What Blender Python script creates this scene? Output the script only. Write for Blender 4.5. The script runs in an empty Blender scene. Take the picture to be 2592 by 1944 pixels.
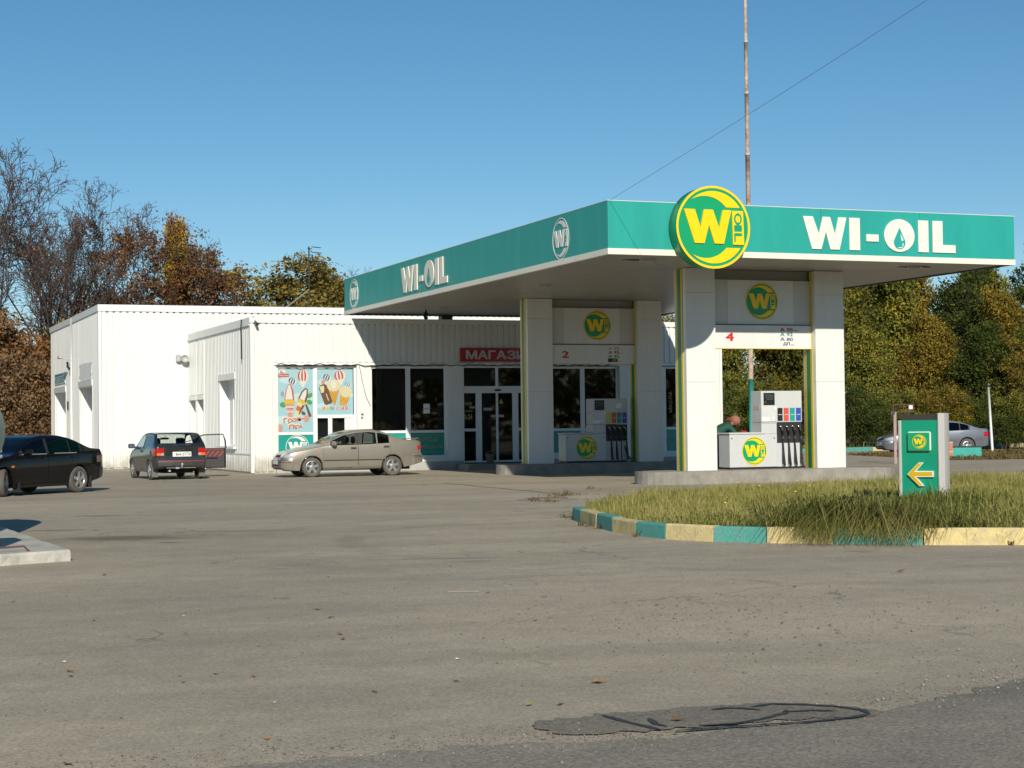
import bpy, bmesh, math, random
import numpy as np
from mathutils import Vector, Matrix
from mathutils.bvhtree import BVHTree

scene = bpy.context.scene
COL = scene.collection
R = math.radians
rng = random.Random(7)

# ------------------------------------------------------------------ camera, world, sun, exposure
cam_d = bpy.data.cameras.new('camera')
cam = bpy.data.objects.new('camera', cam_d)
COL.objects.link(cam)
cam_d.sensor_width = 36.0
cam_d.lens = 60.75
cam_d.clip_end = 2000.0
CAM_H = 1.5
cam.matrix_world = (Matrix.Translation((0, 0, CAM_H)) @ Matrix.Rotation(-0.3742, 4, 'Z')
                    @ Matrix.Rotation(math.pi / 2 + 0.0238, 4, 'X') @ Matrix.Rotation(-0.0121, 4, 'Z'))
scene.camera = cam

LIGHT = Vector((0.27, 1.0, -0.515)).normalized()      # the way the sunlight travels
SUN_EL = math.asin(-LIGHT.z)
SUN_AZ = math.atan2(-LIGHT.x, -LIGHT.y)               # clockwise from +Y
world = bpy.data.worlds.new("World")
scene.world = world
world.use_nodes = True
wn = world.node_tree
bg = wn.nodes.get('Background') or wn.nodes.new('ShaderNodeBackground')
sky = wn.nodes.new('ShaderNodeTexSky')
sky.sky_type = 'NISHITA'
sky.sun_disc = False
sky.sun_elevation = SUN_EL
sky.sun_rotation = SUN_AZ
sky.altitude = 1200
sky.air_density = 1.0
sky.dust_density = 0.0
sky.ozone_density = 3.5
hsv = wn.nodes.new('ShaderNodeHueSaturation')      # the deep, saturated blue of a clear October noon
hsv.inputs['Saturation'].default_value = 1.17
hsv.inputs['Hue'].default_value = 0.489
wn.links.new(sky.outputs[0], hsv.inputs['Color'])
wn.links.new(hsv.outputs[0], bg.inputs[0])
bg.inputs[1].default_value = 0.076
sun_d = bpy.data.lights.new('sun', 'SUN')
sun_d.energy = 4.4
sun_d.angle = R(0.53)
sun_d.color = (1.0, 0.92, 0.785)
sun = bpy.data.objects.new('sun', sun_d)
COL.objects.link(sun)
sun.rotation_mode = 'QUATERNION'
sun.rotation_quaternion = LIGHT.to_track_quat('-Z', 'Y')
sun.location = (-10, -30, 40)
scene.view_settings.view_transform = 'Standard'
scene.view_settings.look = 'None'
scene.view_settings.gamma = 1.0
scene.view_settings.use_curve_mapping = False
scene.view_settings.exposure = 0.15
scene.render.engine = 'CYCLES'
scene.cycles.max_bounces = 6
scene.cycles.transparent_max_bounces = 16
scene.cycles.use_denoising = True

# ------------------------------------------------------------------ materials
MATS = {}


def nn(nt, t, **kw):
    n = nt.nodes.new(t)
    for k, v in kw.items():
        setattr(n, k, v)
    return n


def rgba(c):
    return (c[0], c[1], c[2], 1.0)


def mat(name, col, rough=0.5, metal=0.0, var=0.0, vscale=3.0, bump=0.0, bscale=40.0, coat=0.0, spec=0.5,
        dirt=None, streak=False, back=None, splash=None):
    """plain principled paint/stone/metal with noise in its colour, roughness and relief"""
    if name in MATS:
        return MATS[name]
    m = bpy.data.materials.new(name)
    MATS[name] = m
    m.use_nodes = True
    nt = m.node_tree
    b = nt.nodes['Principled BSDF']
    b.inputs['Base Color'].default_value = rgba(col)
    b.inputs['Roughness'].default_value = rough
    b.inputs['Metallic'].default_value = metal
    b.inputs['Specular IOR Level'].default_value = spec
    if coat:
        b.inputs['Coat Weight'].default_value = coat
        b.inputs['Coat Roughness'].default_value = 0.06
    tc = nn(nt, 'ShaderNodeTexCoord')
    if var or dirt:
        no = nn(nt, 'ShaderNodeTexNoise')
        no.inputs['Scale'].default_value = vscale
        no.inputs['Detail'].default_value = 6
        no.inputs['Roughness'].default_value = 0.65
        if streak:
            mp = nn(nt, 'ShaderNodeMapping')
            mp.inputs['Scale'].default_value = (1.0, 1.0, 0.12)
            nt.links.new(tc.outputs['Object'], mp.inputs['Vector'])
            nt.links.new(mp.outputs[0], no.inputs['Vector'])
        else:
            nt.links.new(tc.outputs['Object'], no.inputs['Vector'])
        ramp = nn(nt, 'ShaderNodeMapRange')
        ramp.inputs['From Min'].default_value = 0.3
        ramp.inputs['From Max'].default_value = 0.7
        nt.links.new(no.outputs[0], ramp.inputs['Value'])
        mix = nn(nt, 'ShaderNodeMix', data_type='RGBA')
        d = dirt if dirt else tuple(c * (1 - var) for c in col)
        mix.inputs[6].default_value = rgba(tuple(min(1, c * (1 + 0.4 * var)) for c in col))
        mix.inputs[7].default_value = rgba(d)
        if dirt:
            mm = nn(nt, 'ShaderNodeMath', operation='MULTIPLY')
            mm.inputs[1].default_value = var if var else 0.5
            nt.links.new(ramp.outputs[0], mm.inputs[0])
            nt.links.new(mm.outputs[0], mix.inputs[0])
        else:
            nt.links.new(ramp.outputs[0], mix.inputs[0])
        last = mix.outputs[2]
        if splash:                             # mud splashed up from the ground, higher here and lower there
            sz = nn(nt, 'ShaderNodeSeparateXYZ')
            nt.links.new(tc.outputs['Object'], sz.inputs[0])
            n3 = nn(nt, 'ShaderNodeTexNoise')
            n3.inputs['Scale'].default_value = 2.2
            n3.inputs['Detail'].default_value = 5
            oi = nn(nt, 'ShaderNodeNewGeometry')
            nt.links.new(oi.outputs['Position'], n3.inputs['Vector'])
            sm = nn(nt, 'ShaderNodeMath', operation='MULTIPLY_ADD')
            sm.inputs[1].default_value = -1.1
            nt.links.new(n3.outputs[0], sm.inputs[0])
            nt.links.new(sz.outputs[2], sm.inputs[2])
            sr = nn(nt, 'ShaderNodeMapRange')
            sr.inputs['From Min'].default_value = -0.5
            sr.inputs['From Max'].default_value = 0.1
            sr.inputs['To Min'].default_value = 0.7
            sr.inputs['To Max'].default_value = 0.0
            nt.links.new(sm.outputs[0], sr.inputs['Value'])
            m5 = nn(nt, 'ShaderNodeMix', data_type='RGBA')
            m5.inputs[7].default_value = rgba(splash)
            nt.links.new(sr.outputs[0], m5.inputs[0])
            nt.links.new(last, m5.inputs[6])
            last = m5.outputs[2]
        nt.links.new(last, b.inputs['Base Color'])
    if bump:
        n2 = nn(nt, 'ShaderNodeTexNoise')
        n2.inputs['Scale'].default_value = bscale
        n2.inputs['Detail'].default_value = 4
        nt.links.new(tc.outputs['Object'], n2.inputs['Vector'])
        bp = nn(nt, 'ShaderNodeBump')
        bp.inputs['Strength'].default_value = bump
        bp.inputs['Distance'].default_value = 0.02
        nt.links.new(n2.outputs[0], bp.inputs['Height'])
        nt.links.new(bp.outputs[0], b.inputs['Normal'])
    if back:                                   # the trim on the inner side of a sheet-metal shell
        ge = nn(nt, 'ShaderNodeNewGeometry')
        d2 = nn(nt, 'ShaderNodeBsdfDiffuse')
        d2.inputs[0].default_value = rgba(back)
        mx = nn(nt, 'ShaderNodeMixShader')
        nt.links.new(ge.outputs['Backfacing'], mx.inputs[0])
        nt.links.new(b.outputs[0], mx.inputs[1])
        nt.links.new(d2.outputs[0], mx.inputs[2])
        nt.links.new(mx.outputs[0], nt.nodes['Material Output'].inputs[0])
    return m


def glass_mat(name, tint, ior=1.45, rough=0.02):
    if name in MATS:
        return MATS[name]
    m = bpy.data.materials.new(name)
    MATS[name] = m
    m.use_nodes = True
    nt = m.node_tree
    nt.nodes.remove(nt.nodes['Principled BSDF'])
    tr = nn(nt, 'ShaderNodeBsdfTransparent')
    tr.inputs[0].default_value = rgba(tint)
    gl = nn(nt, 'ShaderNodeBsdfGlossy')
    gl.inputs['Roughness'].default_value = rough
    fr = nn(nt, 'ShaderNodeLayerWeight')          # a thin sheet: the same from both sides
    fr.inputs[0].default_value = 0.5
    p5 = nn(nt, 'ShaderNodeMath', operation='POWER')
    p5.inputs[1].default_value = 4.0
    nt.links.new(fr.outputs['Facing'], p5.inputs[0])
    f0 = nn(nt, 'ShaderNodeMapRange')
    f0.inputs['To Min'].default_value = 0.05
    f0.inputs['To Max'].default_value = 0.9
    nt.links.new(p5.outputs[0], f0.inputs['Value'])
    mx = nn(nt, 'ShaderNodeMixShader')
    nt.links.new(f0.outputs[0], mx.inputs[0])
    nt.links.new(tr.outputs[0], mx.inputs[1])
    nt.links.new(gl.outputs[0], mx.inputs[2])
    nt.links.new(mx.outputs[0], nt.nodes['Material Output'].inputs[0])
    return m


def leaf_mat(name, cols, transl=0.35):
    """foliage: every leaf takes its own colour out of the list, and lets some light through"""
    if name in MATS:
        return MATS[name]
    m = bpy.data.materials.new(name)
    MATS[name] = m
    m.use_nodes = True
    nt = m.node_tree
    nt.nodes.remove(nt.nodes['Principled BSDF'])
    ge = nn(nt, 'ShaderNodeNewGeometry')
    oi = nn(nt, 'ShaderNodeObjectInfo')
    tc = nn(nt, 'ShaderNodeTexCoord')
    no = nn(nt, 'ShaderNodeTexNoise')
    no.inputs['Scale'].default_value = 0.55
    no.inputs['Detail'].default_value = 3
    nt.links.new(tc.outputs['Object'], no.inputs['Vector'])
    # per leaf random + patch noise
    a = nn(nt, 'ShaderNodeMath', operation='MULTIPLY')
    a.inputs[1].default_value = 0.55
    nt.links.new(ge.outputs['Random Per Island'], a.inputs[0])
    mr = nn(nt, 'ShaderNodeMapRange')
    mr.inputs['From Min'].default_value = 0.3
    mr.inputs['From Max'].default_value = 0.7
    mr.inputs['To Max'].default_value = 0.45
    nt.links.new(no.outputs[0], mr.inputs['Value'])
    s = nn(nt, 'ShaderNodeMath', operation='ADD', use_clamp=True)
    nt.links.new(a.outputs[0], s.inputs[0])
    nt.links.new(mr.outputs[0], s.inputs[1])
    cr = nn(nt, 'ShaderNodeValToRGB')
    els = cr.color_ramp.elements
    while len(els) < len(cols):
        els.new(0.5)
    for i, c in enumerate(cols):
        els[i].position = i / (len(cols) - 1)
        els[i].color = rgba(c)
    nt.links.new(s.outputs[0], cr.inputs[0])
    hs = nn(nt, 'ShaderNodeHueSaturation')
    v = nn(nt, 'ShaderNodeMapRange')
    v.inputs['To Min'].default_value = 0.78
    v.inputs['To Max'].default_value = 1.2
    nt.links.new(oi.outputs['Random'], v.inputs['Value'])
    nt.links.new(v.outputs[0], hs.inputs['Value'])
    nt.links.new(cr.outputs[0], hs.inputs['Color'])
    di = nn(nt, 'ShaderNodeBsdfDiffuse')
    tl = nn(nt, 'ShaderNodeBsdfTranslucent')
    nt.links.new(hs.outputs[0], di.inputs[0])
    nt.links.new(hs.outputs[0], tl.inputs[0])
    mx = nn(nt, 'ShaderNodeMixShader')
    mx.inputs[0].default_value = transl
    nt.links.new(di.outputs[0], mx.inputs[1])
    nt.links.new(tl.outputs[0], mx.inputs[2])
    nt.links.new(mx.outputs[0], nt.nodes['Material Output'].inputs[0])
    return m


WHITE = mat('white_cladding', (0.74, 0.755, 0.73), 0.4, var=0.12, vscale=1.1, streak=True, splash=(0.30, 0.26, 0.19))
WHITE2 = mat('white_trim', (0.76, 0.77, 0.745), 0.35, var=0.06, vscale=2.0)
COLWHITE = mat('white_column_sheet', (0.74, 0.745, 0.72), 0.3, var=0.1, vscale=1.3, streak=True)
PANELGREY = mat('pale_grey_sheet', (0.60, 0.60, 0.57), 0.35, var=0.05, vscale=1.5)
CREAM = mat('cream_trim', (0.80, 0.77, 0.66), 0.4, var=0.05, vscale=1.5)
PVC = mat('white_window_plastic', (0.78, 0.79, 0.79), 0.3, var=0.03)
JOINT = mat('shadow_gap_rubber', (0.10, 0.10, 0.10), 0.8)
TEAL = mat('teal_fascia_sheet', (0.020, 0.345, 0.300), 0.42, var=0.12, vscale=1.8, streak=True)
TEALP = mat('teal_paint', (0.03, 0.36, 0.31), 0.55, var=0.2, vscale=5.0, bump=0.2)
TEALFILM = mat('teal_window_film', (0.02, 0.30, 0.27), 0.25, var=0.06)
GREEN = mat('sign_green', (0.004, 0.33, 0.135), 0.35, var=0.04)
YELLOW = mat('sign_yellow', (0.95, 0.62, 0.004), 0.35, var=0.04)
STRIPEG = mat('stripe_green', (0.01, 0.20, 0.085), 0.35, var=0.08)
STRIPEY = mat('stripe_yellow', (0.72, 0.53, 0.02), 0.35, var=0.08)
LETTER = mat('letter_cream', (0.82, 0.78, 0.67), 0.35, var=0.04)
EMWHITE = mat('emblem_white', (0.74, 0.75, 0.70), 0.4)
RED = mat('sign_red', (0.42, 0.012, 0.02), 0.35, var=0.06)
REDP = mat('print_red', (0.55, 0.02, 0.015), 0.4)
GREYM = mat('grey_metal', (0.42, 0.43, 0.44), 0.35, var=0.06)
PUMPW = mat('pump_light_grey', (0.55, 0.57, 0.575), 0.32, var=0.06, vscale=3)
BLACKP = mat('black_plastic', (0.012, 0.012, 0.013), 0.4)
BLACKM = mat('black_metal', (0.025, 0.025, 0.027), 0.45)
CHROME = mat('chrome', (0.8, 0.8, 0.8), 0.12, metal=1.0)
ALU = mat('brushed_aluminium', (0.60, 0.59, 0.56), 0.42, metal=0.25, var=0.06, vscale=2, streak=True)
CONC = mat('concrete', (0.30, 0.285, 0.25), 0.85, var=0.35, vscale=2.2, bump=0.35, bscale=30)
CONCL = mat('pale_concrete', (0.50, 0.485, 0.43), 0.85, var=0.3, vscale=3, bump=0.4, bscale=25)
PLINTH = mat('plinth_render', (0.42, 0.42, 0.41), 0.8, var=0.2, vscale=2, bump=0.2)
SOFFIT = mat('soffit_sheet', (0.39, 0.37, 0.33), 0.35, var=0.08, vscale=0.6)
ROOFM = mat('roof_felt', (0.15, 0.15, 0.15), 0.9, var=0.3)
SHOPGLASS = None        # made below, once the glass shader is known
RUST = mat('rusty_paint', (0.40, 0.36, 0.29), 0.75, var=1.0, vscale=3.0, dirt=(0.24, 0.085, 0.04), bump=0.2)
RUSTD = mat('rusty_iron', (0.12, 0.055, 0.035), 0.85, var=0.4, vscale=12, bump=0.3)
CABLE = mat('black_cable', (0.015, 0.015, 0.015), 0.6)
PAPER = mat('white_paper', (0.8, 0.8, 0.78), 0.6)
BARK = mat('bark', (0.06, 0.047, 0.04), 0.95, var=0.4, vscale=8, bump=0.4, bscale=18)
TWIG = mat('twig', (0.10, 0.065, 0.055), 0.95, var=0.3, vscale=2)
KYEL = mat('kerb_yellow_paint', (0.56, 0.45, 0.19), 0.75, var=0.75, vscale=6, dirt=(0.36, 0.32, 0.22), bump=0.5, bscale=30)
KTEAL = mat('kerb_teal_paint', (0.045, 0.27, 0.235), 0.7, var=0.45, vscale=7, dirt=(0.20, 0.30, 0.27), bump=0.5, bscale=30)
RUBBER = mat('dusty_rubber', (0.11, 0.102, 0.09), 0.9, var=0.35, vscale=6, bump=0.3, bscale=60)
ALLOY = mat('alloy', (0.62, 0.62, 0.62), 0.28, metal=0.85)
UNDER = mat('car_underside', (0.012, 0.012, 0.012), 0.9)
TRIMB = mat('car_black_trim', (0.022, 0.022, 0.023), 0.6, var=0.2, vscale=8)
CABIN = mat('car_cabin', (0.025, 0.025, 0.027), 0.85)
LAMPR = mat('tail_lamp_red', (0.45, 0.008, 0.012), 0.15, coat=0.5)
LAMPO = mat('lamp_orange', (0.75, 0.16, 0.01), 0.15, coat=0.5)
LAMPW = mat('lamp_clear', (0.62, 0.64, 0.66), 0.12, metal=0.5)
PLATE = mat('number_plate', (0.78, 0.78, 0.76), 0.4)
INK = mat('black_ink', (0.012, 0.012, 0.015), 0.5)


SHOPGLASS = glass_mat('shop_glass', (0.34, 0.36, 0.35))


# ------------------------------------------------------------------ geometry helpers
class MB:
    """collects shapes and builds them as ONE mesh object"""

    def __init__(self):
        self.v, self.f, self.m, self.slots = [], [], [], []
        self.cur = 0

    def use(self, material):
        if material not in self.slots:
            self.slots.append(material)
        self.cur = self.slots.index(material)
        return self

    def add(self, vs, fs):
        o = len(self.v)
        self.v += [tuple(p) for p in vs]
        for q in fs:
            self.f.append(tuple(i + o for i in q))
            self.m.append(self.cur)
        return self

    def box(self, x0, x1, y0, y1, z0, z1, bev=0.0):
        if bev:
            b = bev
            vs, fs = [], []
            for (sx, sy, sz) in [(i, j, k) for i in (0, 1) for j in (0, 1) for k in (0, 1)]:
                X, Y, Z = (x0, x1)[sx], (y0, y1)[sy], (z0, z1)[sz]
                dx, dy, dz = b * (1 - 2 * sx), b * (1 - 2 * sy), b * (1 - 2 * sz)
                vs += [(X, Y + dy, Z + dz), (X + dx, Y, Z + dz), (X + dx, Y + dy, Z)]
            bm = bmesh.new()
            for p in vs:
                bm.verts.new(p)
            bmesh.ops.convex_hull(bm, input=bm.verts)
            bm.verts.index_update()
            self.add([v.co[:] for v in bm.verts], [[v.index for v in f.verts] for f in bm.faces])
            bm.free()
            return self
        vs = [(x0, y0, z0), (x1, y0, z0), (x1, y1, z0), (x0, y1, z0), (x0, y0, z1), (x1, y0, z1), (x1, y1, z1), (x0, y1, z1)]
        return self.add(vs, [(0, 3, 2, 1), (4, 5, 6, 7), (0, 1, 5, 4), (1, 2, 6, 5), (2, 3, 7, 6), (3, 0, 4, 7)])

    def prism(self, poly, d0, d1, fr=None):
        """poly in the (u, v) of a frame, extruded along its normal from d0 to d1"""
        fr = fr or FLAT
        n = len(poly)
        a = sum(poly[i][0] * poly[(i + 1) % n][1] - poly[(i + 1) % n][0] * poly[i][1] for i in range(n))
        if a < 0:
            poly = poly[::-1]
        vs = [fr(u, v, d0) for u, v in poly] + [fr(u, v, d1) for u, v in poly]
        fs = [tuple(range(n, 2 * n)), tuple(range(n - 1, -1, -1))]
        fs += [(i, (i + 1) % n, n + (i + 1) % n, n + i) for i in range(n)]
        return self.add(vs, fs)

    def strip(self, A, B, d0, d1, fr=None):
        """a band between two equally long point rows, extruded (for rings and crescents)"""
        fr = fr or FLAT
        n = len(A)
        vs = [fr(u, v, d1) for u, v in A] + [fr(u, v, d1) for u, v in B] + [fr(u, v, d0) for u, v in A] + [fr(u, v, d0) for u, v in B]
        fs = []
        for i in range(n - 1):
            fs += [(i, n + i, n + i + 1, i + 1), (2 * n + i, i, i + 1, 2 * n + i + 1), (n + i, 3 * n + i, 3 * n + i + 1, n + i + 1)]
        fs += [(0, 2 * n, 3 * n, n), (n - 1, 2 * n - 1, 4 * n - 1, 3 * n - 1)]
        return self.add(vs, fs)

    def tube(self, pts, rad, n=8, cap=True):
        pts = [Vector(p) for p in pts]
        if not hasattr(rad, '__len__'):
            rad = [rad] * len(pts)
        vs, fs = [], []
        up = Vector((0.013, 0.021, 1)).normalized()
        for i, p in enumerate(pts):
            t = (pts[min(i + 1, len(pts) - 1)] - pts[max(i - 1, 0)])
            t = t.normalized() if t.length > 1e-9 else Vector((0, 0, 1))
            a = t.cross(up)
            if a.length < 0.05:
                a = t.cross(Vector((1, 0.1, 0)))
            a.normalize()
            b = t.cross(a)
            for k in range(n):
                c = 2 * math.pi * k / n
                vs.append(p + (a * math.cos(c) + b * math.sin(c)) * rad[i])
        for i in range(len(pts) - 1):
            for k in range(n):
                k2 = (k + 1) % n
                fs.append((i * n + k, i * n + k2, (i + 1) * n + k2, (i + 1) * n + k))
        if cap:
            fs.append(tuple(range(n)))
            fs.append(tuple(range(len(vs) - 1, len(vs) - n - 1, -1)))
        return self.add(vs, fs)

    def lathe(self, prof, n=24, fr=None):
        """prof = [(radius, along the axis)], axis = the frame's normal"""
        fr = fr or FLAT
        vs, fs = [], []
        for r, d in prof:
            for k in range(n):
                c = 2 * math.pi * k / n
                vs.append(fr(r * math.cos(c), r * math.sin(c), d))
        for i in range(len(prof) - 1):
            for k in range(n):
                k2 = (k + 1) % n
                fs.append((i * n + k, i * n + k2, (i + 1) * n + k2, (i + 1) * n + k))
        return self.add(vs, fs)

    def disc(self, r, d0, d1, n=40, fr=None, c=(0, 0)):
        return self.prism([(c[0] + r * math.cos(2 * math.pi * k / n), c[1] + r * math.sin(2 * math.pi * k / n)) for k in range(n)], d0, d1, fr)

    def mesh(self, name, smooth=False):
        me = bpy.data.meshes.new(name)
        me.from_pydata([tuple(p) for p in self.v], [], self.f)
        for s in self.slots:
            me.materials.append(s)
        if len(self.slots) > 1:
            me.polygons.foreach_set('material_index', self.m)
        if smooth:
            me.polygons.foreach_set('use_smooth', [True] * len(me.polygons))
        me.update()
        return me

    def build(self, name, material=None, parent=None, smooth=False):
        if material is not None and not self.slots:
            self.slots = [material]
        return link(name, self.mesh(name, smooth), parent)


def frame(o, u, v):
    o, u, v = Vector(o), Vector(u).normalized(), Vector(v).normalized()
    n = u.cross(v)
    return lambda a, b, d: o + u * a + v * b + n * d


FLAT = frame((0, 0, 0), (1, 0, 0), (0, 1, 0))


def front(x, y, z):
    """frame on a wall that looks towards -Y"""
    return frame((x, y, z), (1, 0, 0), (0, 0, 1))


def side(x, y, z):
    """frame on a wall that looks towards -X"""
    return frame((x, y, z), (0, -1, 0), (0, 0, 1))


def link(name, me, parent=None):
    o = bpy.data.objects.new(name, me)
    COL.objects.link(o)
    if parent is not None:
        o.parent = parent
    return o


def tag(o, label=None, cat=None, group=None, kind=None):
    if label:
        o['label'] = label
    if cat:
        o['category'] = cat
    if group:
        o['group'] = group
    if kind:
        o['kind'] = kind
    return o


def thing(name, label, cat, loc=(0, 0, 0), rz=0.0, group=None):
    o = bpy.data.objects.new(name, None)
    o.empty_display_size = 0.2
    COL.objects.link(o)
    o.location = loc
    o.rotation_euler = (0, 0, rz)
    return tag(o, label, cat, group)


def empty(name, parent):
    o = bpy.data.objects.new(name, None)
    COL.objects.link(o)
    o.parent = parent
    return o


def struct(name, mb, material, label=None):
    o = mb.build(name, material)
    return tag(o, label, None, None, 'structure')


def copy_tree(o, parent=None):
    c = o.copy()
    COL.objects.link(c)
    if parent is not None:
        c.parent = parent
        c.matrix_parent_inverse = o.matrix_parent_inverse.copy()
    for ch in list(o.children):
        copy_tree(ch, c)
    return c


TEXT_CACHE = {}


def text_data(s, size=1.0, bold=0.0, ext=0.004):
    key = (s, round(size, 4), round(bold, 4), round(ext, 4))
    if key in TEXT_CACHE:
        return TEXT_CACHE[key]
    cu = bpy.data.curves.new('print', 'FONT')
    cu.body = s
    cu.size = size
    cu.offset = bold
    cu.extrude = ext
    cu.resolution_u = 3
    ob = bpy.data.objects.new('print', cu)
    COL.objects.link(ob)
    dg = bpy.context.evaluated_depsgraph_get()
    dg.update()
    me = bpy.data.meshes.new_from_object(ob.evaluated_get(dg))
    vs = [tuple(v.co) for v in me.vertices]
    fs = [tuple(p.vertices) for p in me.polygons]
    COL.objects.unlink(ob)
    bpy.data.objects.remove(ob)
    bpy.data.curves.remove(cu)
    bpy.data.meshes.remove(me)
    TEXT_CACHE[key] = (vs, fs)
    return vs, fs


def put_text(mb, s, fr, u, v, w=None, h=None, size=1.0, bold=0.0, ext=0.004, rot=0.0, centre=False):
    """printed or cut-out lettering: fitted into w x h with its lower left corner (or centre) at (u, v)"""
    vs, fs = text_data(s, 1.0, 0.0, 0.5)
    if not vs:
        return mb
    x0, x1 = min(p[0] for p in vs), max(p[0] for p in vs)
    y0, y1 = min(p[1] for p in vs), max(p[1] for p in vs)
    sx = (w / (x1 - x0)) if w else None
    sy = (h / (y1 - y0)) if h else None
    sx = sx or sy or size
    sy = sy or sx
    c, s_ = math.cos(rot), math.sin(rot)
    for k, (ox, oy) in enumerate([(0, 0), (-bold, 0), (bold, 0), (0, bold), (0, -bold)] if bold else [(0, 0)]):   # heavier strokes: the outline laid again, a hair lower
        out = []
        for p in vs:
            a, b = (p[0] + ox - x0) * sx, (p[1] + oy - y0) * sy
            if centre:
                a -= (x1 - x0) * sx / 2
                b -= (y1 - y0) * sy / 2
            a, b = a * c - b * s_, a * s_ + b * c
            out.append(fr(u + a, v + b, (p[2] + 0.5) * ext * (1 - .06 * k) + (0.0002 * k if p[2] < 0 else 0)))
        mb.add(out, fs)
    return mb


def rects_around(u0, u1, v0, v1, holes):
    """the rectangles that are left of a wall when the holes are taken out"""
    us = sorted(set([u0, u1] + [h for q in holes for h in q[:2] if u0 < h < u1]))
    out = []
    for a, b in zip(us[:-1], us[1:]):
        cuts = sorted([(q[2], q[3]) for q in holes if q[0] < (a + b) / 2 < q[1]])
        z = v0
        for c0, c1 in cuts:
            if c0 > z:
                out.append((a, b, z, c0))
            z = max(z, c1)
        if z < v1:
            out.append((a, b, z, v1))
    return out


def pchip(xs, ys):
    xs, ys = np.array(xs, float), np.array(ys, float)
    h = np.diff(xs)
    d = np.diff(ys) / h
    m = np.zeros_like(ys)
    m[0], m[-1] = d[0], d[-1]
    for i in range(1, len(xs) - 1):
        if d[i - 1] * d[i] > 0:
            w1, w2 = 2 * h[i] + h[i - 1], h[i] + 2 * h[i - 1]
            m[i] = (w1 + w2) / (w1 / d[i - 1] + w2 / d[i])

    def f(x):
        i = int(np.clip(np.searchsorted(xs, x) - 1, 0, len(xs) - 2))
        t = (x - xs[i]) / h[i]
        t = min(max(t, 0), 1)
        return ((1 + 2 * t) * (1 - t) ** 2 * ys[i] + t * (1 - t) ** 2 * h[i] * m[i]
                + t * t * (3 - 2 * t) * ys[i + 1] + t * t * (t - 1) * h[i] * m[i + 1])
    return f


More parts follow.
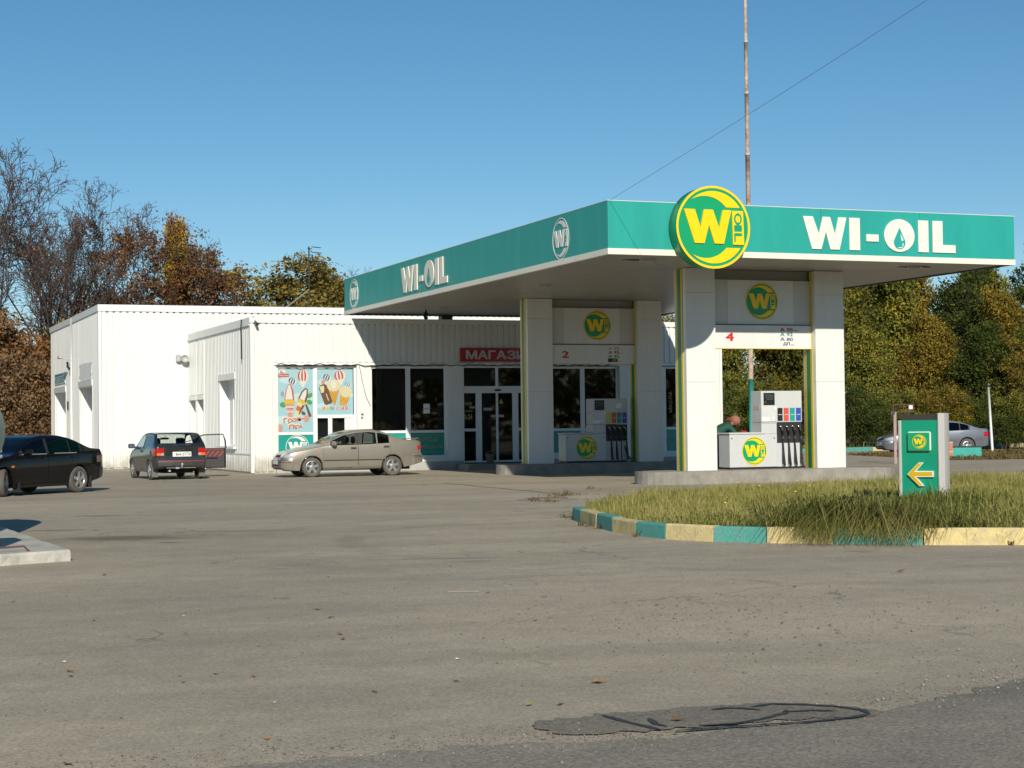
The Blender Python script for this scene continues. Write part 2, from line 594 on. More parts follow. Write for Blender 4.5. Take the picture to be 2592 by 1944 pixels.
# ================================================================== THE SETTING: ground, roads, island
def ground_mat(name, base, dusty, speck=0.5, stains=(), dust=None, streak_rot=-0.374, tracks=()):
    m = bpy.data.materials.new(name)
    m.use_nodes = True
    nt = m.node_tree
    L = nt.links.new
    b = nt.nodes['Principled BSDF']
    b.inputs['Roughness'].default_value = 0.92
    b.inputs['Specular IOR Level'].default_value = 0.25
    tc = nn(nt, 'ShaderNodeTexCoord')
    P = tc.outputs['Object']

    def noise(scale, detail=5, rough=0.6, vec=None):
        n = nn(nt, 'ShaderNodeTexNoise')
        n.inputs['Scale'].default_value = scale
        n.inputs['Detail'].default_value = detail
        n.inputs['Roughness'].default_value = rough
        L(vec or P, n.inputs['Vector'])
        return n.outputs[0]

    def rmp(val, a, c, lo=0.0, hi=1.0):
        r = nn(nt, 'ShaderNodeMapRange', interpolation_type='SMOOTHSTEP')
        r.inputs['From Min'].default_value = a
        r.inputs['From Max'].default_value = c
        r.inputs['To Min'].default_value = lo
        r.inputs['To Max'].default_value = hi
        L(val, r.inputs['Value'])
        return r.outputs[0]

    def mth(op, a, c):
        n = nn(nt, 'ShaderNodeMath', operation=op)
        for i, q in enumerate((a, c)):
            if isinstance(q, (int, float)):
                n.inputs[i].default_value = q
            else:
                L(q, n.inputs[i])
        return n.outputs[0]

    def mixc(fac, a, c):
        n = nn(nt, 'ShaderNodeMix', data_type='RGBA')
        for i, q in ((0, fac), (6, a), (7, c)):
            if isinstance(q, tuple):
                n.inputs[i].default_value = rgba(q)
            elif isinstance(q, (int, float)):
                n.inputs[i].default_value = q
            else:
                L(q, n.inputs[i])
        return n.outputs[2]

    mp = nn(nt, 'ShaderNodeMapping')
    mp.inputs['Rotation'].default_value = (0, 0, -streak_rot)
    mp.inputs['Scale'].default_value = (0.34, 1.0, 1.0)
    L(P, mp.inputs['Vector'])
    S = mp.outputs[0]
    big = rmp(noise(0.16, 4), 0.35, 0.65)
    fac = mth('MULTIPLY', big, 0.55)
    fac = mth('ADD', fac, mth('MULTIPLY', rmp(noise(0.9, 5, 0.65, S), 0.36, 0.66), 0.5))
    if dust:
        dx, dy, dr = dust
        m2 = nn(nt, 'ShaderNodeMapping')
        m2.inputs['Location'].default_value = (-dx / dr, -dy / dr, 0)
        m2.inputs['Scale'].default_value = (1 / dr, 1 / dr, 1)
        L(P, m2.inputs['Vector'])
        ln = nn(nt, 'ShaderNodeVectorMath', operation='LENGTH')
        L(m2.outputs[0], ln.inputs[0])
        dm = rmp(mth('ADD', ln.outputs[1], mth('MULTIPLY', noise(0.5, 5, 0.7, S), 0.9)), 0.55, 1.5, 1.0, 0.0)
        fac = mth('ADD', fac, mth('MULTIPLY', dm, 0.8))
    c = mixc(fac, base, dusty)
    # stone grain, seen best close by
    g1 = noise(38, 3, 0.8)
    g2 = nn(nt, 'ShaderNodeTexVoronoi')
    g2.inputs['Scale'].default_value = 75
    L(P, g2.inputs['Vector'])
    sp = nn(nt, 'ShaderNodeSeparateColor')
    L(g2.outputs['Color'], sp.inputs[0])
    gr = mth('ADD', mth('MULTIPLY', rmp(g1, 0.25, 0.75), 0.5), mth('MULTIPLY', sp.outputs[0], 0.5))
    k = mth('ADD', mth('MULTIPLY', gr, speck), 1.0 - speck * 0.5)
    # scattered pits and dark crumbs
    pit = rmp(noise(7.5, 6, 0.85), 0.63, 0.72, 1.0, 0.72)
    k = mth('MULTIPLY', k, pit)
    k = mth('MULTIPLY', k, rmp(noise(0.35, 4, 0.6, S), 0.3, 0.7, 0.92, 1.06))
    k = mth('MULTIPLY', k, rmp(noise(3.1, 5, 0.7), 0.35, 0.7, 0.93, 1.06))
    for (sx, sy, rx, ry, rot, amt, nsc) in stains:
        m3 = nn(nt, 'ShaderNodeMapping', vector_type='TEXTURE')
        m3.inputs['Location'].default_value = (sx, sy, 0)
        m3.inputs['Rotation'].default_value = (0, 0, rot)
        m3.inputs['Scale'].default_value = (rx, ry, 1)
        L(P, m3.inputs['Vector'])
        ln = nn(nt, 'ShaderNodeVectorMath', operation='LENGTH')
        L(m3.outputs[0], ln.inputs[0])
        d = mth('ADD', ln.outputs[1], mth('MULTIPLY', mth('SUBTRACT', noise(nsc, 5, 0.75, S), 0.5), 2.4))
        k = mth('MULTIPLY', k, rmp(d, 0.35, 1.0, 1.0 - amt, 1.0))
    # hairline cracks in some stretches, and round oil drips
    wob = nn(nt, 'ShaderNodeVectorMath', operation='ADD')
    nz = nn(nt, 'ShaderNodeTexNoise')
    nz.inputs['Scale'].default_value = 1.3
    nz.inputs['Detail'].default_value = 4
    L(P, nz.inputs['Vector'])
    L(P, wob.inputs[0])
    L(nz.outputs['Color'], wob.inputs[1])
    vc = nn(nt, 'ShaderNodeTexVoronoi', feature='DISTANCE_TO_EDGE')
    vc.inputs['Scale'].default_value = 0.42
    L(wob.outputs[0], vc.inputs['Vector'])
    cr_ = mth('MULTIPLY', rmp(vc.outputs['Distance'], 0.002, 0.011, 0.42, 0.0), rmp(noise(0.22, 3), 0.5, 0.6))
    k = mth('MULTIPLY', k, mth('SUBTRACT', 1.0, cr_))
    vd = nn(nt, 'ShaderNodeTexVoronoi')
    vd.inputs['Scale'].default_value = 0.9
    L(wob.outputs[0], vd.inputs['Vector'])
    sd_ = nn(nt, 'ShaderNodeSeparateColor')
    L(vd.outputs['Color'], sd_.inputs[0])
    dr_ = mth('MULTIPLY', rmp(vd.outputs['Distance'], 0.03, 0.13, 0.4, 0.0), rmp(sd_.outputs[1], 0.72, 0.8))
    k = mth('MULTIPLY', k, mth('SUBTRACT', 1.0, dr_))
    for (cx, cy, rad, wid, amt) in tracks:
        m4 = nn(nt, 'ShaderNodeVectorMath', operation='DISTANCE')
        m4.inputs[1].default_value = (cx, cy, 0)
        L(P, m4.inputs[0])
        d = mth('ABSOLUTE', mth('SUBTRACT', m4.outputs['Value'], rad), 0)
        f = mth('MULTIPLY', rmp(d, wid * 0.3, wid, amt, 0.0), rmp(noise(0.7, 3), 0.4, 0.62))
        k = mth('MULTIPLY', k, mth('SUBTRACT', 1.0, f))
    out = nn(nt, 'ShaderNodeVectorMath', operation='SCALE')
    L(c, out.inputs[0])
    L(k, out.inputs['Scale'])
    L(out.outputs[0], b.inputs['Base Color'])
    bp = nn(nt, 'ShaderNodeBump')
    bp.inputs['Strength'].default_value = 0.5
    bp.inputs['Distance'].default_value = 0.012
    L(gr, bp.inputs['Height'])
    L(bp.outputs[0], b.inputs['Normal'])
    return m


ASPHALT = ground_mat('forecourt_asphalt', (0.335, 0.293, 0.226), (0.44, 0.378, 0.285), 0.7,
                     stains=[(3.75, 24.3, 1.15, 0.75, -0.37, 0.45, 4.5), (4.15, 23.0, 0.28, 0.16, -0.37, 0.5, 5),
                             (4.3, 30.8, 0.6, 0.25, -0.37, 0.55, 2), (3.1, 26.8, 0.5, 0.2, -0.37, 0.4, 2),
                             (5.6, 25.0, 1.2, 0.2, -0.37, 0.3, 2), (6.5, 18.5, 1.0, 0.14, -0.3, 0.3, 2)],
                     dust=(6.6, 11.6, 4.2), tracks=[(11.6, 20.3, 5.55, 0.3, 0.2), (11.6, 20.3, 7.1, 0.3, 0.12), (2.0, 2.0, 9.0, 0.4, 0.1)])
ROAD = ground_mat('road_asphalt', (0.20, 0.18, 0.149), (0.31, 0.276, 0.223), 0.95)
PATCH = ground_mat('patch_asphalt', (0.185, 0.166, 0.135), (0.26, 0.23, 0.185), 0.95)
TAR = mat('tar', (0.05, 0.049, 0.048), 0.6, var=0.3, vscale=20)
SOIL = ground_mat('dry_soil', (0.10, 0.085, 0.05), (0.16, 0.125, 0.07), 0.5)
CONCPAVE = ground_mat('old_concrete', (0.30, 0.28, 0.245), (0.36, 0.33, 0.28), 0.3)


def sheet(name, pts, z, m, label=None):
    mb = MB()
    mb.add([(x, y, z) for x, y in pts], [tuple(range(len(pts)))])
    return struct(name, mb, m, label)


def ragged(pts, amp, step, seed, closed=True):
    r = random.Random(seed)
    out = []
    n = len(pts)
    for i in range(n if closed else n - 1):
        a, b = Vector(pts[i]), Vector(pts[(i + 1) % n])
        k = max(1, int((b - a).length / step))
        nrm = Vector((-(b - a).y, (b - a).x)).normalized()
        for j in range(k):
            p = a.lerp(b, j / k) + nrm * r.gauss(0, amp) * (1 if j else 0.3)
            out.append((p.x, p.y))
    return out


sheet('ground', [(-700, -160), (900, -160), (900, 1300), (-700, 1300)], -0.012, SOIL, 'dry earth stretching away beyond the forecourt')
sheet('forecourt', [(-60, -30), (120, -30), (120, 55), (66, 82.5), (45.0, 75.6), (34, 84), (-60, 84)], 0.0, ASPHALT, 'grey dusty asphalt forecourt of the filling station')
road_edge = [(-6, 7.3), (0.2, 7.45), (1.63, 7.62), (2.96, 7.62), (3.71, 7.42), (4.94, 7.62), (6.37, 8.25), (8.4, 8.6), (13, 7.6), (24, 3.4)]
sheet('road', ragged(road_edge, 0.035, 0.09, 3, False) + [(24, -30), (-6, -30)], 0.004, ROAD, 'darker worn road asphalt along the bottom of the view')
patch_pts = [(3.28, 8.10), (3.20, 7.92), (3.24, 7.74), (3.42, 7.63), (3.75, 7.62), (4.1, 7.63), (4.45, 7.60), (4.92, 7.52), (5.02, 7.6), (4.98, 7.78), (4.8, 8.0), (4.55, 8.12), (4.2, 8.16), (3.8, 8.16)]
PATCH_PTS = patch_pts


def tar_seam(name, pts, w, z, seed):
    r = random.Random(seed)
    mb = MB()
    q = []
    for i in range(len(pts) - 1):
        a, b = Vector(pts[i]), Vector(pts[i + 1])
        k = max(2, int((b - a).length / 0.05))
        q += [a.lerp(b, j / k) for j in range(k)]
    q.append(Vector(pts[-1]))
    vs, n = [], len(q)
    for i, p in enumerate(q):
        t = (q[min(i + 1, n - 1)] - q[max(i - 1, 0)]).normalized()
        nr = Vector((-t.y, t.x))
        ww = w * (0.55 + 0.5 * r.random()) * (0.35 if i in (0, n - 1) else 1)
        vs += [tuple(p + nr * ww) + (z,), tuple(p - nr * ww) + (z,)]
    mb.add(vs, [(2 * i, 2 * i + 1, 2 * i + 3, 2 * i + 2) for i in range(n - 1)])
    return struct(name, mb, TAR)


# ------------------------------------------------------------------ the shop: hall behind, lower shop in front
def pan(mb, fr, u0, u1, z0, z1, dep=0.042, pitch=0.25):
    """one ridge of trapezoid cladding"""
    w = u1 - u0
    s = 0.018
    A = [(u0, 0.0), (u0 + s, dep), (u1 - s, dep), (u1, 0.0)]
    vs = [fr(u, z0, d) for u, d in A] + [fr(u, z1, d) for u, d in A]
    mb.add(vs, [(0, 1, 5, 4), (1, 2, 6, 5), (2, 3, 7, 6), (0, 4, 7, 3)[::-1], (3, 2, 1, 0), (4, 5, 6, 7)])
    return mb


bld = thing('shop_building', 'long white metal-clad shop with a taller hall behind it', 'building', (12.82, 56.27, 0))
BW = Vector((12.82, 56.27, 0))


def bpart(mb, name, m=None, parent=None, smooth=False):
    """a part of the building, modelled in place"""
    o = mb.build(name, m, parent or bld, smooth)
    if parent is None:
        o.location = -BW
    return o


XH, YH, YH2, ZH, XR = 9.39, 66.97, 82.77, 6.29, 30.4
XE, YE, ZE = 12.82, 56.27, 5.17

hall = bpart(MB().box(XH + 0.6, XR, YH + 0.04, YH2, 0, ZH - 0.3), 'hall_wall', WHITE)
bpart(MB().box(XH + 0.05, XR - 0.05, YH + 0.05, YH2 - 0.05, ZH - 0.3, ZH - 0.06), 'hall_roof', ROOFM)
hp = MB()
pan(hp, front(0, 0, 0), 0, 0.185, 0.06, ZH - 0.24)
hpm = hp.mesh('panel')
hpm.materials.append(WHITE)
x = XH + 0.12
while x < 27.3:
    o = link('panel', hpm, hall)
    o.location = (x, YH + 0.04, 0)
    x += 0.255
mb = MB().box(XH - 0.02, XR, YH - 0.04, YH + 0.06, ZH - 0.25, ZH)
mb.box(XH - 0.02, XH + 0.07, YH + 0.06, YH2, ZH - 0.25, ZH)
bpart(mb, 'roof_edge', WHITE2)
bpart(MB().box(XH, XH + 0.11, YH - 0.01, YH + 0.1, 0.02, ZH - 0.25), 'corner_trim', WHITE2)
# hall side, towards -X
hd = [(77.07, 80.9, 0.0, 3.2), (68.8, 72.5, 0.0, 3.25)]
mb = MB()
for a, b, z0, z1 in rects_around(YH + 0.06, YH2, 0, ZH - 0.3, hd):
    mb.box(XH + 0.05, XH + 0.6, a, b, z0, z1)
bpart(mb, 'hall_side_wall', WHITE)
mb = MB()
y = YH + 0.14
while y < YH2 - 0.2:
    for a, b, z0, z1 in rects_around(y, y + 0.19, 0.06, ZH - 0.24, [(h[0] - 0.2, h[1] + 0.2, 0, h[3] + 0.25) for h in hd]):
        if abs((a + b) / 2 - (y + 0.095)) < 0.06 or b - a > 0.1:
            pan(mb, side(XH + 0.05, 0, 0), -b, -a, z0, z1)
    y += 0.25
tag(bpart(mb, 'side_cladding', WHITE), kind='stuff')
for (a, b, z0, z1) in hd:
    d = bpart(MB().box(XH + 0.5, XH + 0.56, a, b, z0, z1), 'roller_door', WHITE2)
    mb = MB()
    for k in range(7):
        mb.box(XH + 0.485, XH + 0.50, a + 0.04, b - 0.04, 0.1 + k * 0.45, 0.52 + k * 0.45)
    mb.build('door_leaf', WHITE2, d)
    MB().box(XH - 0.03, XH + 0.06, a - 0.12, b + 0.12, z1, z1 + 0.24).build('lintel', WHITE2, d)
    MB().box(XH + 0.0, XH + 0.06, a - 0.12, a, 0, z1).build('jamb', WHITE2, d)
    MB().box(XH + 0.0, XH + 0.06, b, b + 0.12, 0, z1).build('jamb', WHITE2, d)
bpart(MB().tube([(XH - 0.03, 74.82, 0.1), (XH - 0.03, 74.82, ZH - 0.05)], 0.045, 8), 'downpipe', WHITE2, smooth=True)
bpart(MB().box(XH - 0.03, XH + 0.02, 76.08, 76.39, 2.4, 2.75), 'plaque', mat('brown_plaque', (0.12, 0.06, 0.05), 0.5))

# the shop in front
ext = bpart(MB().box(XE + 0.4, XR - 0.4, 61.6, YH + 0.04, 0, ZE - 0.25).box(XR - 0.4, XR - 0.1, YE + 0.4, YH + 0.04, 0, ZE - 0.25).box(XE + 0.4, 16.6, YE + 0.4, 61.6, 0, ZE - 0.25), 'shop_wall', WHITE)
bpart(MB().box(16.6, XR - 0.4, YE + 0.4, 61.6, 0, 0.2), 'shop_floor', mat('shop_tiles', (0.30, 0.28, 0.25), 0.4, var=.1))
bpart(MB().box(16.6, XR - 0.4, YE + 0.4, 61.6, 3.7, ZE - 0.25), 'shop_ceiling', WHITE2)
bpart(MB().box(XE + 0.1, XR - 0.1, YE + 0.1, YH + 0.03, ZE - 0.25, ZE - 0.05), 'shop_roof', ROOFM)
mb = MB().box(XE - 0.03, XR + 0.03, YE - 0.04, YE + 0.06, ZE - 0.18, ZE)
mb.box(XE - 0.03, XE + 0.06, YE + 0.06, YH + 0.03, ZE - 0.26, ZE)
mb.box(XR - 0.06, XR + 0.03, YE + 0.06, YH + 0.03, ZE - 0.2, ZE)
bpart(mb, 'roof_edge', WHITE2)
mb = MB().box(XE, XE + 0.1, YE - 0.005, YE + 0.1, 0.02, ZE - 0.18)
mb.box(XR - 0.1, XR, YE - 0.005, YE + 0.1, 0.02, ZE - 0.18)
bpart(mb, 'corner_trim', WHITE2)
bays = [(13.7, 16.47), (16.96, 19.70), (20.30, 22.87), (23.48, 26.24), (26.71, 29.46)]
mb = MB()
for a, b, z0, z1 in rects_around(XE + 0.1, XR - 0.1, 0, ZE - 0.2, [(p, q, 0.0, 3.59) for p, q in bays]):
    mb.box(a, b, YE + 0.04, YE + 0.4, z0, z1)
fw = bpart(mb, 'front_wall', WHITE)
short, tall = MB(), MB()
pan(short, front(0, 0, 0), 0, 0.172, 3.70, ZE - 0.17)
pan(tall, front(0, 0, 0), 0, 0.172, 0.06, ZE - 0.17)
short, tall = short.mesh('panel'), tall.mesh('panel')
short.materials.append(WHITE)
tall.materials.append(WHITE)
x = XE + 0.13
while x + 0.172 < XR - 0.1:
    o = link('panel', tall if (x < 13.52 or x > 29.5) else short, fw)
    o.location = (x, YE + 0.04, 0)
    x += 0.222
mb = MB().box(13.62, 29.5, YE - 0.03, YE + 0.04, 3.59, 3.67)
bpart(mb, 'drip_ledge', WHITE2)
piers = [(16.47, 16.96), (19.70, 20.30), (22.87, 23.48), (26.24, 26.71)]
for a, b in piers:
    bpart(MB().box(a + 0.004, b - 0.004, YE - 0.01, YE + 0.04, 0.36 if a < 18 else 0.0, 3.585), 'pier', WHITE2)
for a, b in ((13.66, 20.24), (22.93, 29.5)):
    bpart(MB().box(a, b, YE - 0.09, YE + 0.039, 0.0, 0.29), 'plinth', PLINTH)
    bpart(MB().box(a, b, YE - 0.11, YE + 0.038, 0.292, 0.36), 'sill', WHITE2)
    bpart(MB().box(a, b, YE + 0.06, YE + 0.3, 0.0, 0.50), 'sill_wall', WHITE2)


def window(parent, fr, W, H, bars_u, bars_v, panes, mat_f=PVC, bw=0.075, name='window', dep=0.06):
    """frame bars joined, every pane or infill sheet its own piece"""
    mb = MB()
    for (a, b, c, d) in [(0, bw, 0, H), (W - bw, W, 0, H), (bw, W - bw, 0, bw), (bw, W - bw, H - bw, H)]:
        mb.prism([(a, c), (b, c), (b, d), (a, d)], 0, dep, fr)
    for (u, c, d, w) in bars_u:
        mb.prism([(u - w / 2, c), (u + w / 2, c), (u + w / 2, d), (u - w / 2, d)], 0.001, dep - 0.002, fr)
    for (v, a, b, w) in bars_v:
        mb.prism([(a, v - w / 2), (b, v - w / 2), (b, v + w / 2), (a, v + w / 2)], 0.002, dep - 0.004, fr)
    f = bpart(mb, name, mat_f)
    for (a, b, c, d, m, nm) in panes:
        MB().prism([(a - .012, c - .012), (b + .012, c - .012), (b + .012, d + .012), (a - .012, d + .012)], 0.012, 0.026, fr).build(nm, m, f)
    return f


def emblem_shapes():
    def arc(cx, r, a0, a1, n):
        return [(cx + r * math.cos(R(a0 + (a1 - a0) * i / n)), r * math.sin(R(a0 + (a1 - a0) * i / n))) for i in range(n + 1)]
    R1, c2, r2 = 0.875, -0.22, 0.75
    tip = (-0.59, 0.646)
    a0 = math.degrees(math.asin(0.49 / R1))
    a1 = math.degrees(math.atan2(tip[1], tip[0]))
    b0 = math.degrees(math.asin(0.49 / r2))
    b1 = math.degrees(math.atan2(tip[1], tip[0] - c2))
    up = (arc(0, R1, a0, a1, 16), arc(c2, r2, b0, b1, 16))
    Wp = [(-.80, .42), (-.51, .42), (-.36, -.02), (-.265, .42), (-.02, .42), (.14, -.02), (.25, .42), (.475, .42), (.265, -.395), (.015, -.395), (-.135, .05), (-.265, -.395), (-.52, -.395)]
    Ip = [(.50, .41), (.80, .41), (.82, -.41), (.52, -.41)]
    return up, Wp, Ip


def emblem(parent, fr, r, disc_m, fig_m, ring_m, off=0.0, th=0.012, split=True, cut_m=None, back=True):
    """the round badge: ring, two crescents, W and the upright I that carries OIL"""
    up, Wp, Ip = emblem_shapes()
    S = lambda P: [(u * r, v * r) for u, v in P]
    N = 48
    circ = lambda q: [(q * r * math.cos(2 * math.pi * k / N), q * r * math.sin(2 * math.pi * k / N)) for k in range(N + 1)]
    if back:
        e = MB().disc(r, off, off + th, N, fr).build('emblem', disc_m, parent)
    else:
        e = MB().strip(circ(1.0), circ(0.955), off, off + th, fr).build('emblem', fig_m, parent)
    z0 = off + th * (1.0 if back else 0.0) + 0.001
    if back:
        MB().strip(circ(1.0), circ(0.945), z0, z0 + th * .6, fr).build('ring', ring_m, e)
    for sgn in (1, -1):
        A, B = [(u * r, sgn * v * r) for u, v in up[0]], [(u * r, sgn * v * r) for u, v in up[1]]
        if sgn > 0:
            A, B = A[::-1], B[::-1]
        MB().strip(B, A, z0, z0 + th * .6, fr).build('crescent', fig_m, e)
    t2 = th * 1.8
    MB().prism(S(Wp), z0, z0 + t2, fr).build('letter', fig_m, e)
    MB().prism(S(Ip), z0, z0 + t2 * .9, fr).build('letter', fig_m, e)
    mb = MB()
    f2 = lambda u, v, d: fr(u, v, d + z0 + t2 * .9 + .001)
    for ch, (v, h) in zip('OIL', ((.215, .27), (-.01, .10), (-.235, .19))):
        put_text(mb, ch, f2, .655 * r, v * r, w=h * r, h=.20 * r, ext=th * .3, rot=-math.pi / 2, bold=0.03, centre=True)
    mb.build('lettering', cut_m or disc_m, e)
    return e


# bay 1: ice-cream posters; bays 2, 4, 5: shop windows; bay 3: sliding door
W1 = window(bld, front(13.7, YE + 0.2, 0.36), 2.77, 3.2, [(1.35, 0.075, 3.125, 0.14), (1.86, 0.85, 1.46, 0.14)],
            [(0.95, 0.075, 1.28, 0.09), (1.51, 1.42, 2.69, 0.11), (0.62, 1.42, 2.69, 0.09)],
            [(0.075, 1.28, 1.0, 3.125, SHOPGLASS, 'pane'), (1.42, 2.69, 1.565, 3.125, SHOPGLASS, 'pane'),
             (0.075, 1.28, 0.075, 0.905, TEALFILM, 'infill_panel'), (1.42, 1.79, 0.665, 1.455, SHOPGLASS, 'pane'),
             (1.93, 2.36, 0.665, 1.455, SHOPGLASS, 'pane'), (2.38, 2.69, 0.665, 1.455, WHITE2, 'infill_panel'), (1.42, 2.69, 0.075, 0.575, TEALFILM, 'infill_panel')])
emblem(W1, front(14.43, YE + 0.17, 0.86), 0.40, TEALFILM, EMWHITE, EMWHITE, 0.006, 0.002, back=False)


def shop_window(x0, x1):
    W = x1 - x0
    m = W / 2 - 0.01
    return window(bld, front(x0, YE + 0.2, 0.36), W, 3.2, [(m, 0.075, 3.125, 0.17)], [(0.96, 0.075, W - 0.075, 0.09)],
                  [(0.075, m - .085, 1.005, 3.125, SHOPGLASS, 'pane'), (m + .085, W - .075, 1.005, 3.125, SHOPGLASS, 'pane'),
                   (0.075, m - .085, 0.15, 0.915, TEALFILM, 'infill_panel'), (m + .085, W - .075, 0.15, 0.915, TEALFILM, 'infill_panel')])


W2 = shop_window(16.96, 19.70)
W4 = shop_window(23.48, 26.24)
W5 = shop_window(26.71, 29.46)
GOLD = mat('faded_gold_print', (0.42, 0.36, 0.10), 0.5)
mb = MB()
put_text(mb, 'БІЛОРУСЬКІ', front(18.48, YE + 0.17, 0.98), 0, 0, w=0.92, h=0.13, ext=0.003, bold=0.01)
put_text(mb, 'НАФТОПРОДУКТИ', front(18.36, YE + 0.17, 0.72), 0, 0, w=1.2, h=0.13, ext=0.003, bold=0.01)
mb.box(18.36, 19.58, YE + 0.166, YE + 0.169, 1.19, 1.2).box(18.36, 19.58, YE + 0.166, YE + 0.169, 0.6, 0.61)
mb.build('lettering', GOLD, W2)
for i, w in enumerate((W4, W5)):
    mb = MB()
    xx = (23.6, 24.96, 26.83, 28.2)[2 * i + 1]
    put_text(mb, 'НАФТОПРОДУКТИ', front(xx, YE + 0.17, 0.85), 0, 0, w=1.15, h=0.13, ext=0.003, bold=0.01)
    mb.build('lettering', GOLD, w)
mb = MB()
put_text(mb, 'МАСЛА', front(28.42, YE + 0.172, 1.9), 0, 0, w=0.75, h=0.13, ext=0.003, bold=0.01, rot=math.pi / 2)
mb.build('lettering', GOLD, W5)

DR = window(bld, front(20.30, YE + 0.2, 0.22), 2.57, 3.35, [(1.285, 2.62, 3.29, 0.10), (0.60, 0.06, 2.44, 0.22), (1.97, 0.06, 2.44, 0.22), (1.285, 0.06, 2.44, 0.08)],
            [(2.53, 0.06, 2.51, 0.24), (1.13, 0.06, 0.49, 0.10), (1.13, 2.08, 2.51, 0.10)],
            [(0.06, 1.235, 2.65, 3.29, SHOPGLASS, 'pane'), (1.335, 2.51, 2.65, 3.29, SHOPGLASS, 'pane'),
             (0.06, 0.49, 1.18, 2.41, SHOPGLASS, 'pane'), (0.06, 0.49, 0.06, 1.08, SHOPGLASS, 'pane'),
             (2.08, 2.51, 1.18, 2.41, SHOPGLASS, 'pane'), (2.08, 2.51, 0.06, 1.08, SHOPGLASS, 'pane'),
             (0.71, 1.245, 0.06, 2.41, SHOPGLASS, 'sliding_leaf'), (1.325, 1.86, 0.06, 2.41, SHOPGLASS, 'sliding_leaf')],
            bw=0.06, name='sliding_door')
MB().box(21.51, 21.70, YE + 0.06, YE + 0.14, 2.70, 2.76).build('sensor', BLACKP, DR)
mb = MB()
put_text(mb, 'Wifi', front(20.39, YE + 0.172, 2.2), 0, 0, w=0.25, h=0.12, ext=0.002, bold=0.02)
put_text(mb, '0-24', front(20.36, YE + 0.172, 1.72), 0, 0, w=0.3, h=0.17, ext=0.002, bold=0.03)
put_text(mb, 'КАФЕ', front(20.36, YE + 0.172, 1.97), 0, 0, w=0.32, h=0.07, ext=0.002, bold=0.02)
mb.prism([(0, 0), (0.17, 0), (0.085, 0.18)], 0, 0.002, front(21.66, YE + 0.172, 2.26))
mb.build('sticker', GOLD, DR)
for a, b, c, d in ((20.57, 20.78, 2.1, 2.17), (21.09, 21.4, 2.02, 2.12), (21.36, 21.55, 1.78, 1.87), (21.64, 21.85, 1.78, 1.87)):
    MB().box(a, b, YE + 0.168, YE + 0.172, c, d).build('sticker', mat('pink_sticker', (0.50, 0.36, 0.34), 0.5), DR)
bpart(MB().box(19.95, 23.2, 54.9, YE - 0.1, 0.0, 0.19), 'door_step', CONC)

# shop side wall, towards -X, with a window and a pair of narrow doors
sh = [(58.8, 61.2, 0.88, 3.2), (64.14, 65.25, 0.0, 2.6), (65.62, 66.8, 0.0, 2.6)]
mb = MB()
for a, b, z0, z1 in rects_around(YE + 0.1, YH + 0.03, 0, ZE - 0.26, sh):
    mb.box(XE + 0.05, XE + 0.4, a, b, z0, z1)
bpart(mb, 'shop_side_wall', WHITE)
mb = MB()
y = YE + 0.14
while y < YH - 0.1:
    for a, b, z0, z1 in rects_around(y, y + 0.19, 0.06, ZE - 0.25, [(h[0] - 0.16, h[1] + 0.16, 0 if h[2] == 0 else h[2] - 0.15, h[3] + 0.2) for h in sh]):
        if b - a > 0.1:
            pan(mb, side(XE + 0.05, 0, 0), -b, -a, z0, z1)
    y += 0.25
tag(bpart(mb, 'side_cladding', WHITE), kind='stuff')
bpart(MB().box(XE, XE + 0.06, YE + 0.12, YH, 0.62, 0.66), 'cladding_seam', WHITE2)
sw = window(bld, side(XE + 0.36, 61.2, 0.88), 2.4, 2.32, [(0.8, 0.07, 2.25, 0.1), (1.6, 0.07, 2.25, 0.1)], [],
            [(0.07, 0.75, 0.07, 2.25, mat('white_blind', (0.7, 0.7, 0.68), 0.5), 'pane'), (0.85, 1.55, 0.07, 2.25, MATS['white_blind'], 'pane'), (1.65, 2.33, 0.07, 2.25, MATS['white_blind'], 'pane')])
mb = MB().box(XE - 0.03, XE + 0.05, 58.6, 61.4, 3.2, 3.42)
mb.build('lintel', WHITE2, sw)
MB().box(XE - 0.09, XE + 0.36, 58.6, 61.4, 0.80, 0.878).build('window_sill', WHITE2, sw)
MB().box(XE + 0.0, XE + 0.05, 58.64, 58.8, 0.88, 3.2).build('jamb', WHITE2, sw)
MB().box(XE, XE + 0.05, 61.2, 61.36, 0.88, 3.2).build('jamb', WHITE2, sw)
for a, b, z0, z1 in sh[1:]:
    d = bpart(MB().box(XE + 0.33, XE + 0.39, a, b, 0.02, z1), 'side_door', WHITE2)
    MB().box(XE - 0.02, XE + 0.05, a - 0.14, b + 0.14, z1, z1 + 0.18).build('lintel', WHITE2, d)
    MB().box(XE, XE + 0.05, a - 0.14, a, 0, z1).build('jamb', WHITE2, d)
    MB().box(XE, XE + 0.05, b, b + 0.14, 0, z1).build('jamb', WHITE2, d)
    MB().box(XE + 0.29, XE + 0.33, a + 0.08, a + 0.2, 1.0, 1.04).build('handle', GREYM, d)

# ------------------------------------------------------------------ canopy
CX0, CX1, CY0, CY1, CZ0, CZ1 = 16.215, 27.30, 35.28, 56.86, 5.32, 6.53
can = thing('station_canopy', 'large flat teal canopy reaching from the shop over both pump islands', 'canopy', (CX0, CY0, CZ0))
CB = Vector((CX0, CY0, CZ0))


def cpart(mb, name, m=None, parent=None, smooth=False):
    o = mb.build(name, m, parent or can, smooth)
    if parent is None:
        o.location = -CB
    return o


